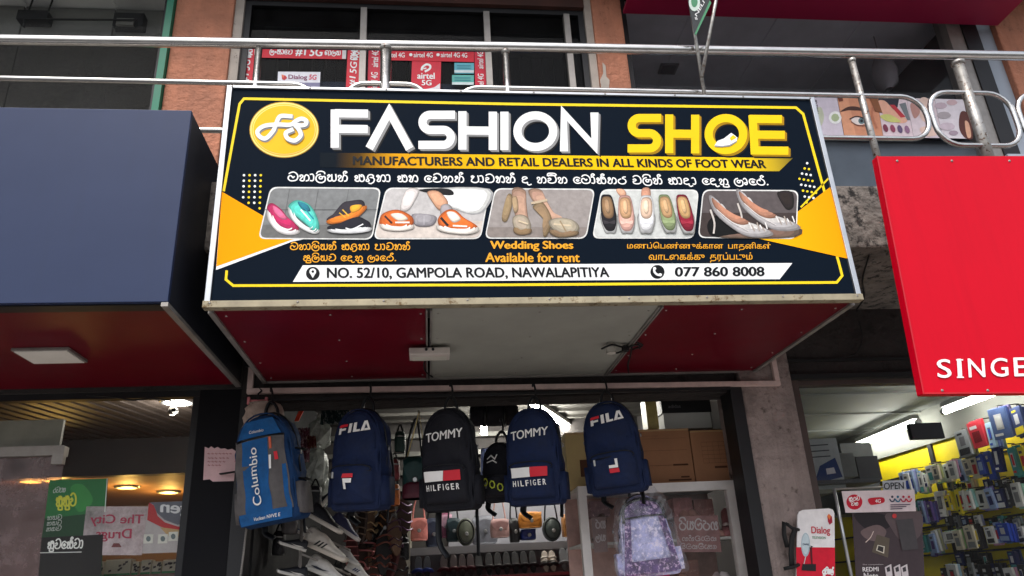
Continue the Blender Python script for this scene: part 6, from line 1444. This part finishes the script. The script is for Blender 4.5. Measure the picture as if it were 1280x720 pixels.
mb = MB(); mb.prism(q, (0, 0, -.012)); mb.build('frame', mat('vent_grey', c(110,106,110), .7), L)
cq = sum(q, Vector())/4; mb = MB(); mb.prism([cq+(p-cq)*.75+Vector((0, 0, -.0125)) for p in q], (0, 0, -.004)); mb.build('grille', mat('vent_dark', c(60,58,62), .7), L)

# ================================================================== pharmacy
yb = at(150, 594, Z=2.4).y
def pp(name, m, fn): return part(name, m, fn)
pp('pharmacy_beam', mat('dark_wood', c(44,30,26), .5, var=.3, scale=6), lambda b: b.box(-3.5, -.2, yb, yb+.08, 2.4, 2.679))
pp('dropped_ceiling', mat('warm_ceiling', c(150,112,84), .6, var=.15), lambda b: b.box(-3.5, -.2, yb+.081, 4.7, 2.42, 2.44))
def downlight(label, p, r, strength, col, watts=4.5):
    t = thing('downlight', label, 'lamp', tuple(p), 'round recessed lamps in the pharmacy ceiling')
    mb = MB(); mb.lathe(p, [(r*1.25, .0), (r*1.25, -.012), (r*1.0, -.016), (r*.98, -.002)], 'Z', 24); mb.build('rim', M['alu'], t)
    mb = MB(); mb.lathe(p, [(r*.97, -.004), (r*.97, -.012), (r*.5, -.016), (.001, -.017)], 'Z', 24); mb.build('lens', mat('lens_glow_%g' % strength, col, .5, var=0, emit=strength), t)
    ld = bpy.data.lights.new('lamp_light', 'POINT'); ld.energy = watts; ld.color = col; ld.shadow_soft_size = .06
    lo = bpy.data.objects.new('lamp_light', ld); COL.objects.link(lo); lo.parent = t; lo.location = (0, 0, -.09)
wl, yl = (1, .93, .8), (1, .58, .14)
downlight('large white recessed lamp nearest the glass on the slatted ceiling', at(222, 501, Z=2.644), .075, 30, wl)
downlight('white recessed lamp farther back on the slatted ceiling', at(137, 583, Z=2.644), .075, 28, wl)
for x, y, lb in ((24, 596, 'yellow recessed lamp farthest left above the tinted glass door'), (53, 594, 'yellow recessed lamp right of another above the tinted glass door'), (159, 608, 'yellow recessed lamp above the white mirrored poster'), (211, 614, 'yellow recessed lamp above the curved red and grey poster')):
    p = at(x, y, Z=2.419); p.y = max(p.y, yb+.2); downlight(lb, p, .07, 5, yl, 3.2)
cm = mat('camera_black', c(20,20,22), .4)
t = thing('security_camera', 'small dome camera with a black eye hanging beside the large white recessed lamp', 'camera', tuple(at(215, 512, Z=2.6)))
p = at(216, 509, Y=at(222, 501, Z=2.64).y-.02)
mb = MB(); mb.lathe(p, [(.012, .045), (.014, .0), (.022, -.01), (.024, -.03), (.012, -.045)], 'Z', 14); mb.build('stem', M['alud'], t)
mb = MB(); mb.lathe(p+Vector((.02, -.02, -.025)), [(.012, -.02), (.018, 0), (.012, .02)], 'Y', 12); mb.build('lens', cm, t)
PYI = YW+.012; trans = lambda n_, rgb, f: glass(n_, (.8, .8, .8), f, .4, c(*rgb))
def g1(p, s, t, n):
    p(((62,600),(134,598),(131,640),(56,648)), (38,120,60)); p(((88,610),(104,606),(116,626),(98,640)), (58,150,70), True); p(((56,648),(131,640),(129,668),(52,672)), (28,70,40))
    n('සුසුව', (70, 633), (96, 632), (70, 620), (226,226,70), .16); n('රූපන', (66, 616), (82, 615), (67, 610), (200,210,200), .12)
    for k in range(3): n('නයව', (59-k, 650+k*7), (78-k, 649+k*7), (59, 645+k*7), (190,196,186), .16)
    n('සුවසේවා', (54, 686), (104, 685), (55, 676), (236,236,230), .17); s(((50,691),(102,690)), 1, (220,220,214)); p(((52,672),(129,668),(126,720),(48,720)), (26,20,20)); n('සුවසේවා', (59, 686), (104, 685), (60, 676), (236,236,230), .17); s(((50,691),(102,690)), 1, (220,220,214)); s(((134,598),(131,640)), 1, (220,230,220))
sheet('window_poster', 'green poster with yellow and white writing inside the pharmacy glass', 'poster', ((62,600),(135,598),(126,722),(48,722)), PYI, (30,110,60), g1)
mir = lambda p, s, t, n: (t('The City', (179, 658), (112, 658), (180, 643), (176,58,84), .03), t('Drugs', (164, 677), (119, 677), (165, 661), (176,58,84), .03), p(((139,684),(152,684),(149,679),(142,679)), (120,60,60)), p(((114,690),(122,690),(121,684),(115,684)), (90,90,100)))
sheet('window_poster', 'white translucent poster with red mirrored lettering inside the pharmacy glass', 'poster', ((108,633),(185,633),(177,694),(101,694)), PYI-.002, (214,200,200), mir, base=trans('poster_film', (226,208,210), .62))
def g3(p, s, t, n):
    p(((186,628),(193,632),(197,645),(206,653),(222,658),(238,659),(238,664),(218,664),(200,658),(184,650)), (190,50,54)); p(((186,628),(242,626),(240,654),(222,656),(206,650),(196,641),(192,631)), (104,104,114)); p(((200,659),(238,664),(237,672),(210,670)), (196,160,110))
    t('ngen'[1:], (238, 648), (200, 645), (238, 633), (232,230,230), .05)
    for x, y in ((180,668),(198,668),(211,665)): p(((x,y),(x+12,y-.5),(x+11,y+11),(x-1,y+11.5)), (224,220,208)); p([(x+5.5+3*math.cos(a), y+5.5+3.6*math.sin(a)) for a in (k*.7 for k in range(9))], (110,120,120))
sheet('window_poster', 'poster with a grey and red curve and mirrored white lettering, beside the dark pillar', 'poster', ((186,628),(242,626),(235,690),(176,692)), PYI, (190,180,178), g3)
LZ = at(180, 719, Y=1.35).z
mb = MB(); mb.box(-2, -.3, 1.25, 1.6, LZ-.02, LZ); tag(mb.build('display_ledge', mat('ledge', c(90,60,50), .5), loc=(-1, 1.4, LZ)), 'brown ledge inside the pharmacy window carrying a row of small boxes', 'shelf')
for i, (x0, x1, lb) in enumerate(((105,116,'small orange and red medicine box, leftmost on the window ledge'), (118,129,'small white medicine box next to the orange and red one'), (131,163,'wide white medicine box with scattered dark print'), (165,173,'narrow white medicine box between the wide box and a square one'), (176,188,'square white medicine box left of the middle of the ledge'), (190,201,'white medicine box just left of the widest right one'), (203,223,'wide pale green edged medicine box near the pillar'), (225,236,'spotted medicine box at the pillar end of the ledge'))):
    a, b_ = at(x0, 710, Y=1.33), at(x1, 710, Y=1.33); z1 = at(x0, 700+(2 if i % 2 else 0), Y=1.33).z
    t = thing('medicine_box', lb, 'box', (a.x, 1.33, LZ), 'medicine boxes on the window ledge')
    mb = MB(); mb.box(a.x, b_.x, 1.33, 1.39, LZ+.001, z1, bev=.002); mb.build('carton', C3(*((190,90,50) if i == 0 else (214,210,196))), t)
    mb = MB(); rr = random.Random(i)
    for k in range(6):
        x = a.x+(b_.x-a.x)*rr.uniform(.12, .8); z = LZ+(z1-LZ)*rr.uniform(.2, .75); mb.face([(x, 1.3285, z), (x+.012, 1.3285, z+.004), (x+.012, 1.3285, z+.012), (x, 1.3285, z+.01)])
    mb.face([(a.x, 1.329, LZ+.002), (b_.x, 1.329, LZ+.002), (b_.x, 1.329, LZ+.012), (a.x, 1.329, LZ+.012)], 1)
    mb.build('print', [C3(70,60,66), C3(60,140,90)], t)
# torn notice and a bracket on the dark pillar
torn = [(256,558.5),(261,560.5),(264,557.8),(268,560.6),(272,558.6),(276,561),(281,560.4),(285,562.2),(290,561),(295,564),(299,562.6),(301,565),(299,601),(266,602),(262,599),(254,600)]
t = thing('paper_notice', 'torn pinkish paper notice with red handwriting on the dark pillar', 'notice', tuple(at(277, 580, Y=YW-.024)))
mb = MB(); mb.prism([at(x, y, Y=YW-.024) for x, y in torn], (0, .0015, 0)); mb.build('sheet', mat('pink_paper', c(214,178,180), .8, var=.14, scale=12, col2=c(190,120,126), thr=.62), t)
mb = MB(); rr = random.Random(3)
for k, y in enumerate((567.5, 573, 577.5, 582)):
    for j in range(7-k): x = 259+j*4.6+rr.uniform(0, 1); mb.ribbon([(x, y), (x+1.2, y-1.2), (x+2, y+.4), (x+3.4, y-.8)], .55, lambda u, v, k_: at(u, v, Y=YW-.0246))
mb.build('writing', C3(150,60,70), t)
t = thing('wall_bracket', 'black strap bracket sticking out of the dark pillar beside the torn notice', 'bracket', tuple(at(287, 592, Y=YW-.1)))
mb = MB(); p, q = at(276, 592.5, Y=YW-.04), at(302, 588.5, Y=YW-.1); mb.tube([p, q], .011, 8, flat=.4); mb.build('arm', M['rubber'], t)
mb = MB(); p = at(301, 590, Y=YW-.1); mb.lathe(p, [(.014, -.03), (.016, 0), (.014, .03)], 'Z', 10); mb.build('knob', M['black'], t)

# ================================================================== phone shop
tube_lamp('lit fluorescent tube deep in the phone shop, left of the black patch fitting', at(1074, 557, Z=2.45), at(1146, 528, Z=2.45), .016, 30)
tube_lamp('lit fluorescent tube in the phone shop beneath the red board', at(1182, 514, Z=2.45), at(1262, 484, Z=2.45), .016, 30)
XP = 4.1
def pack(label, x0, x1, y0, y1, rgb, acc, X=XP, name='accessory_pack', group='accessory packs hanging on the yellow wall'):
    xm, ym = (x0+x1)/2, (y0+y1)/2
    a, b_ = at(x0, ym, X=X), at(x1, ym, X=X); z0, z1 = at(xm, y1, X=X).z, at(xm, y0, X=X).z
    ya, yb_ = sorted((a.y, b_.y)); t = thing(name, label, 'pack', (X, (ya+yb_)/2, z0), group)
    rr = random.Random(int(x0*7+y0)); z0 -= rr.uniform(-.012, .03); z1 += rr.uniform(-.02, .02); X = X-rr.uniform(0, .035)
    t.rotation_euler = (rr.uniform(-.05, .05), rr.uniform(-.06, .06), rr.uniform(-.16, .16))
    mb = MB(); mb.box(X, X+.016, ya+.002, yb_-.004, z0, z1, bev=.002); mb.build('box', C3(*rgb), t)
    for k in range(rr.randint(1, 3)):          # more of the same behind it on the hook
        dz = rr.uniform(-.012, .012); mb = MB(); mb.box(X+.02+k*.02, X+.034+k*.02, ya+.004+rr.uniform(-.006, .006), yb_-.002, z0+dz, z1+dz, bev=.002); mb.build('box', C3(*[int(v*rr.choice((1, .9, .75))) for v in rgb]), t)
    mb = MB(); H = z1-z0; Wd = yb_-ya
    y = lambda u: yb_-.004-(Wd-.008)*u; z = lambda v: z0+H*v
    def q(u0, u1, v0, v1, m, k=.001): mb.face([(X-k, y(u0), z(v0)), (X-k, y(u1), z(v0)), (X-k, y(u1), z(v1)), (X-k, y(u0), z(v1))], m)
    st = rr.random()
    if st < .4: q(.2, .8, .2, .62, 0); q(.15, .7, .72, .84, 1)
    elif st < .7: q(.1, .9, .05, .3, 0); q(.3, .7, .4, .75, 1); q(.2, .6, .83, .9, 0)
    else: q(.3, .75, .3, .8, 1); q(.36, .68, .36, .74, 0, .002); q(.1, .6, .1, .18, 0)
    mb.build('print', [C3(*acc), C3(90,90,96) if sum(rgb) > 400 else C3(200,200,204)], t)
    mb = MB(); mb.tube([(X+.02, (ya+yb_)/2, z1-.012), (X+.02, (ya+yb_)/2, z1+.014), (4.195, (ya+yb_)/2, z1+.02)], .003, 6); mb.build('hook', M['black'], t)
    return t
wh, cr, bl, nv, lb_, ye, bk, pu, te, rd, gy = (222,222,220), (214,206,186), (40,70,170), (28,36,92), (150,172,214), (232,210,40), (32,32,36), (92,70,140), (70,150,150), (200,40,50), (130,134,138)
NAME = {wh: 'white', cr: 'cream', bl: 'bright blue', nv: 'navy', lb_: 'pale blue', ye: 'yellow', bk: 'black', pu: 'purple', te: 'teal', rd: 'red', gy: 'grey'}
ORD = 'first second third fourth fifth sixth seventh eighth ninth tenth eleventh twelfth thirteenth fourteenth fifteenth sixteenth'.split()
def row(where, items, group):
    for i, (x0, x1, y0, y1, rgb, acc, *X) in enumerate(items):
        pack('%s pack, %s from the left in the %s' % (NAME[rgb], ORD[i], where), x0, x1, y0, y1, rgb, acc, *(X or [XP]))
ty = lambda x: 581-(x-1162)*.235; by = lambda x: 605-(x-1164)*.15
row('top row on the yellow wall', [(x, x+9.2, ty(x)+(k % 3), by(x)-(k % 2)*2, col, ac, XP-.02*(k % 2)) for k, (x, col, ac) in enumerate(((1162,wh,te),(1171,cr,gy),(1180,wh,bk),(1189,wh,gy),(1198,lb_,nv),(1207,cr,gy),(1216,cr,rd),(1225,bl,lb_),(1235,bl,ye),(1246,nv,wh),(1266,te,rd),(1275,ye,rd)))], 0)
row('short row beside the open sign', [(x, x+6.6, 592-(x-1128)*.1, 613-(x-1128)*.05, col, ac, XP-.02*(k % 2)) for k, (x, col, ac) in enumerate(((1128,lb_,nv),(1134.5,wh,bl),(1141,lb_,bl),(1147.5,wh,te),(1154,wh,nv)))], 0)
row('second row on the yellow wall', [(x, x1, 617-(x-1170)*.13+(k % 3), 641-(x-1170)*.04-(k % 2)*3, col, ac, XP-.02*(k % 2)) for k, (x, x1, col, ac) in enumerate(((1169,1180,wh,gy),(1181,1188,ye,bk),(1189,1195,ye,wh),(1196,1202,ye,bk),(1203,1212,wh,rd),(1212,1219,wh,rd),(1221,1233,wh,bk),(1235,1244,lb_,nv),(1245,1258,nv,wh),(1259,1266,bk,gy),(1269,1282,wh,gy)))], 0)
row('short row under the open sign', [(x, x+7, 627-(x-1144)*.05, 651, col, ac, XP-.02*(k % 2)) for k, (x, col, ac) in enumerate(((1144,te,wh),(1151,lb_,bl),(1158,nv,lb_),(1165,pu,bk)))], 0)
row('third row on the yellow wall', [(x, x1, 662-(x-1172)*.11+(k % 3)*1.5, 684-(x-1172)*.03-(k % 2)*3, col, ac, XP-.02*(k % 2)) for k, (x, x1, col, ac) in enumerate(((1171,1178,wh,rd),(1179,1196,wh,gy),(1197,1208,cr,gy),(1209,1221,cr,gy),(1222,1231,bk,ye),(1232,1243,wh,bk),(1244,1250,lb_,rd),(1251,1268,bl,lb_),(1270,1282,wh,bk)))], 0)
row('short row beside the phone poster', [(x, x+7, 668, 691, col, ac, XP-.02*(k % 2)) for k, (x, col, ac) in enumerate(((1146,bk,te),(1153,te,lb_),(1160,pu,lb_),(1167,lb_,pu)))], 0)
row('lowest row on the yellow wall', [(x, x1, 708-(x-1172)*.05+(k % 3)*1.5, 734, col, ac, XP-.02*(k % 2)) for k, (x, x1, col, ac) in enumerate(((1182,1188,bk,rd),(1189,1204,wh,rd),(1206,1214,bk,gy),(1215,1223,gy,bk),(1224,1232,bk,lb_),(1233,1241,bk,gy),(1242,1250,nv,gy),(1251,1258,bk,gy),(1259,1274,wh,bk),(1275,1283,bk,nv)))], 0)
row('sparse dark row above the lowest one', [(x, x+9, 690+(k % 2), 706, col, ac, XP+.02) for k, (x, col, ac) in enumerate(((1200,nv,gy),(1212,bk,gy),(1228,bk,te),(1262,nv,te)))], 0)
row('crowded dim row between second and third rows', [(x, x+7.5, 644+(k % 3)*1.5, 660-(k % 2)*2, col, ac, XP+.03) for k, (x, col, ac) in enumerate(((1183,bk,gy),(1192,gy,bk),(1203,nv,lb_),(1214,bk,rd),(1224,wh,gy),(1236,bk,te),(1248,te,wh),(1259,bk,gy),(1270,gy,wh)))], 0)
row('crowded dim row between top and second rows', [(x, x+7.5, 603+(k % 3)*1.5-(x-1180)*.1, 616-(k % 2)*2-(x-1180)*.08, col, ac, XP+.03) for k, (x, col, ac) in enumerate(((1186,gy,bk),(1197,bk,gy),(1211,cr,rd),(1230,nv,wh),(1243,bk,lb_),(1256,wh,bk),(1270,bk,ye)))], 0)
for lb, x0, x1, y0, y1, rgb, acc in (('tall grey box with a dark round print standing above the top pack row', 1201,1217,537,566,gy,bk), ('tall red box above the top pack row', 1217,1234,529,560,(196,52,66),(120,20,30)), ('pale blue box between the red box and a large blue printed box', 1235,1244,524,556,(160,190,214),bl), ('large blue and white printed box at the top of the yellow wall', 1245,1266,512,548,(84,104,150),wh), ('large dark blue printed box cut off at the right edge', 1267,1285,507,545,(60,74,120),ye)):
    pack(lb, x0, x1, y0, y1, rgb, acc, 4.05, 'boxed_gadget', None)
# pictures, boxes and boards seen through the left pane
def panel_box(label, px, Y, rgb, quad=None, name='boxed_gadget', dep=.2, deco=None):
    t, x0, x1, z0, z1 = carton(label, px, Y, C3(*rgb), dep, None, name, 'box')
    if deco: deco(t, x0, x1, z0, z1, Y)
    return t
def blueprint(t, x0, x1, z0, z1, y):
    mb = MB(); mb.face([(x0+.02, y-.002, z0+.03), (x1-.01, y-.002, z0+.06), (x1-.03, y-.002, z0+.16), (x0+.07, y-.002, z0+.12)], 0); mb.face([(x0+.1, y-.003, z0+.075), (x0+.15, y-.003, z0+.08), (x0+.145, y-.003, z0+.11), (x0+.1, y-.003, z0+.105)], 1)
    for k in range(3): mb.face([(x0+.02, y-.002, z1-.04-k*.03), (x0+.14, y-.002, z1-.036-k*.03), (x0+.14, y-.002, z1-.03-k*.03), (x0+.02, y-.002, z1-.034-k*.03)], 2)
    mb.build('print', [C3(20,50,100), C3(190,190,194), C3(60,66,70)], t)
panel_box('pale grey printed box with a dark blue picture, against the phone shop glass', (1008,1052,548,612), 1.25, (150,156,156), deco=blueprint)
panel_box('dark grey upright box in front of a grey cabinet in the phone shop', (1050,1070,566,596), 1.5, (96,98,96))
panel_box('black gadget box leaning beside the dark grey upright box', (1072,1100,570,600), 1.7, (44,44,48))
panel_box('tall dull grey cabinet box deep in the phone shop', (1058,1098,553,640), 2.1, (86,90,92), dep=.4)
mb = MB(); a, b_ = at(1010, 601, Y=1.2), at(1100, 598, Y=1.2); mb.box(2.68, b_.x, 1.2, 1.9, a.z-.02, a.z); tag(mb.build('shop_shelf', C3(60,62,64), loc=(2.9, 1.5, a.z)), 'dark shelf inside the left pane of the phone shop carrying boxes', 'shelf')
def op(p, s, t, n): t('OPEN', (1105, 612), (1130, 611), (1104.6, 603.5), (34,34,44), .03)
sheet('open_sign', 'small pale open sign hung inside the phone shop glass', 'sign', ((1103,601),(1132,600),(1133,613.5),(1104,614.5)), YW-.004, (200,204,208), op)
def hd(p, s, t, n):
    p([(1068+10*math.cos(a), 627.5+9.5*math.sin(a)) for a in (k*.3 for k in range(21))], (196,26,50)); n('සුබව', (1061, 626), (1075, 625), (1061, 621.5), W3, .2); n('වස', (1064, 632), (1073, 631.6), (1064, 628), W3, .2)
    p(((1085,624),(1092,622),(1104,622),(1105,628),(1092,631),(1087,630)), (200,30,50), True); t('4G', (1094,628.5), (1101,628.3), (1094,624), W3, .03)
    for k, col in enumerate(((60,60,80), (40,110,140), (170,40,70), (200,40,60))): s(((1112+k*7,623.5),(1114+k*7,626.5),(1117+k*7,626.5),(1118.5+k*7,623)), 1.6, col); p([(1115.3+k*7+1.6*math.cos(a), 621+1.6*math.sin(a)) for a in (j*.8 for j in range(8))], col)
    for k in range(3): p(((1113,630.5+k*2.6),(1138-k*5,629.9+k*2.6),(1138-k*5,631+k*2.6),(1113,631.6+k*2.6)), (90,70,90))
sheet('poster_header', 'pinkish white header board with a red disc over the phone poster', 'sign', ((1052,614),(1143,612),(1145,639),(1057,641)), YW-.05, (222,206,208), hd)
def ph(p, s, t, n):
    p(((1066,641),(1150,639),(1154,722),(1070,722)), (66,54,58)); p(((1068,642),(1100,642),(1118,650),(1110,660),(1092,664),(1078,658)), (36,30,34), True); p(((1076,664),(1096,656),(1108,664),(1100,676),(1084,674)), (110,92,92), True); p(((1108,642),(1150,640),(1150,670),(1128,676),(1114,660)), (92,78,80), True)
    p(((1096,668),(1112,673),(1110,697),(1090,690)), (92,82,70)); p(((1097,681),(1106,683),(1105,692),(1095,688)), (214,206,190)); p(((1098,682),(1104.5,684),(1104,690.5),(1096.5,687.5)), (50,46,44)); s(((1092,664),(1088,672),(1082,678)), 1, (210,190,180))
    t('REDMI', (1078.5, 714.5), (1098.5, 714), (1078, 709), (226,220,220), .04); t('Note', (1080, 724), (1098, 723.6), (1079.5, 716), (226,220,220), .04); t('The competition', (1078, 707), (1104, 706.6), (1078, 705), (190,180,180), .0)
    for x in (1106, 1117, 1126): p(((x,709),(x+8,705),(x+10,722),(x+2,722)), (206,196,198)); p(((x+2,710),(x+6,708),(x+7,714),(x+3,715)), (60,56,60))
    p(((1120,650),(1141,648),(1148,686),(1128,688)), (70,66,68)); p([(1118+3*math.cos(a), 645+3*math.sin(a)) for a in (k*.7 for k in range(9))], (196,60,60))
sheet('phone_poster', 'dark phone advertising poster with white lettering on a slanting stand', 'poster', ((1065,640.5),(1152,638.5),(1156,724),(1070,725)), YW-.04, (70,58,62), ph)
t = thing('poster_stand', 'slanting pale metal post beside the phone poster', 'stand', tuple(at(1066, 724, Y=YW-.06)))
mb = MB(); mb.tube([at(1042.5, 611, Y=YW-.035), at(1066, 730, Y=YW-.035)], .0085, 10); mb.build('post', M['alu'], t)
mb = MB(); mb.tube([at(1042, 611.5, Y=YW-.035), at(1104, 609, Y=YW-.035)], .005, 8); mb.build('crossbar', M['alud'], t)
# rounded television advertising board and the black bracket on the pillar
def tv(p, s, t, n):
    p(((995,684),(1043.6,684.4),(1044,726),(996,726)), (210,18,48)); p([(1007+5.6*math.cos(a), 681+15*math.sin(a)) for a in (k*.3 for k in range(21))], (172,190,200)); p([(1007+4.4*math.cos(a), 680+12.6*math.sin(a)) for a in (k*.3 for k in range(21))], (198,212,218))
    t('Dialog', (1014.5, 669.5), (1038, 670), (1014, 658), (196,24,52), .03); t('TELEVISION', (1015, 673.4), (1032, 673.8), (1015, 670.4), (60,130,90), .02); t('Dialog', (1003.5, 682.5), (1011, 682), (1003.5, 679), (40,60,90), .03)
    p(((1034,645),(1036,642),(1040,646),(1040.5,653),(1037,656),(1035,652)), (170,30,60)); p(((1034,645),(1036,642),(1039,645),(1037,650)), (226,120,60)); p(((1012,684),(1015,684),(1016,706),(1014,706)), (90,20,30)); p(((1003,705),(1020,705),(1020,714),(1002,713)), (32,28,32)); s(((1007,696),(1005,705)), 1, (200,200,204)); n('රුපියල්', (1028, 717), (1042, 717.5), (1028.4, 711), W3, .26); p(((1012.6,682),(1016.4,683),(1014.4,684.4)), (40,40,44))
q = [(997,644),(999,639.5),(1004,637.4),(1036,635.4),(1041,637),(1043,641.5),(1044,724),(995.5,724)]
t = thing('advert_board', 'white and red rounded advertising board with a dish picture beside the concrete pillar', 'sign', tuple(at(1020, 680, Y=YW-.1)))
mb = MB(); mb.prism([at(x, y, Y=YW-.1) for x, y in q], (0, .008, 0)); mb.build('board', C3(232,228,228), t)
s_ = sheet('print_holder', 'x', 'x', ((1000,660),(1001,660),(1001,661),(1000,661)), YW-.1005, (232,228,228), tv)
for k in kids(s_):
    if k.name.startswith('print'): k.parent = t; k.location = s_.location-t.location
    else: bpy.data.objects.remove(k)
bpy.data.objects.remove(s_)
t = thing('wall_bracket', 'black angled metal bracket on the concrete pillar, left of the rounded board', 'bracket', tuple(at(988, 700, Y=YW-.12)))
def br(name, pts, r): mb = MB(); mb.tube([at(x, y, Y=YW-.1-.01*(i % 2)) for i, (x, y) in enumerate(pts)], r, 8, flat=.6); return mb.build(name, M['rubber'], t)
br('arm', ((990,710),(989,690),(990,672),(994,662)), .015); br('brace', ((984,684),(980,668),(980,653),(986,656)), .011); br('foot', ((980,711),(990,709),(998,706)), .013); br('clamp', ((982,654),(990,660),(998,662)), .012)
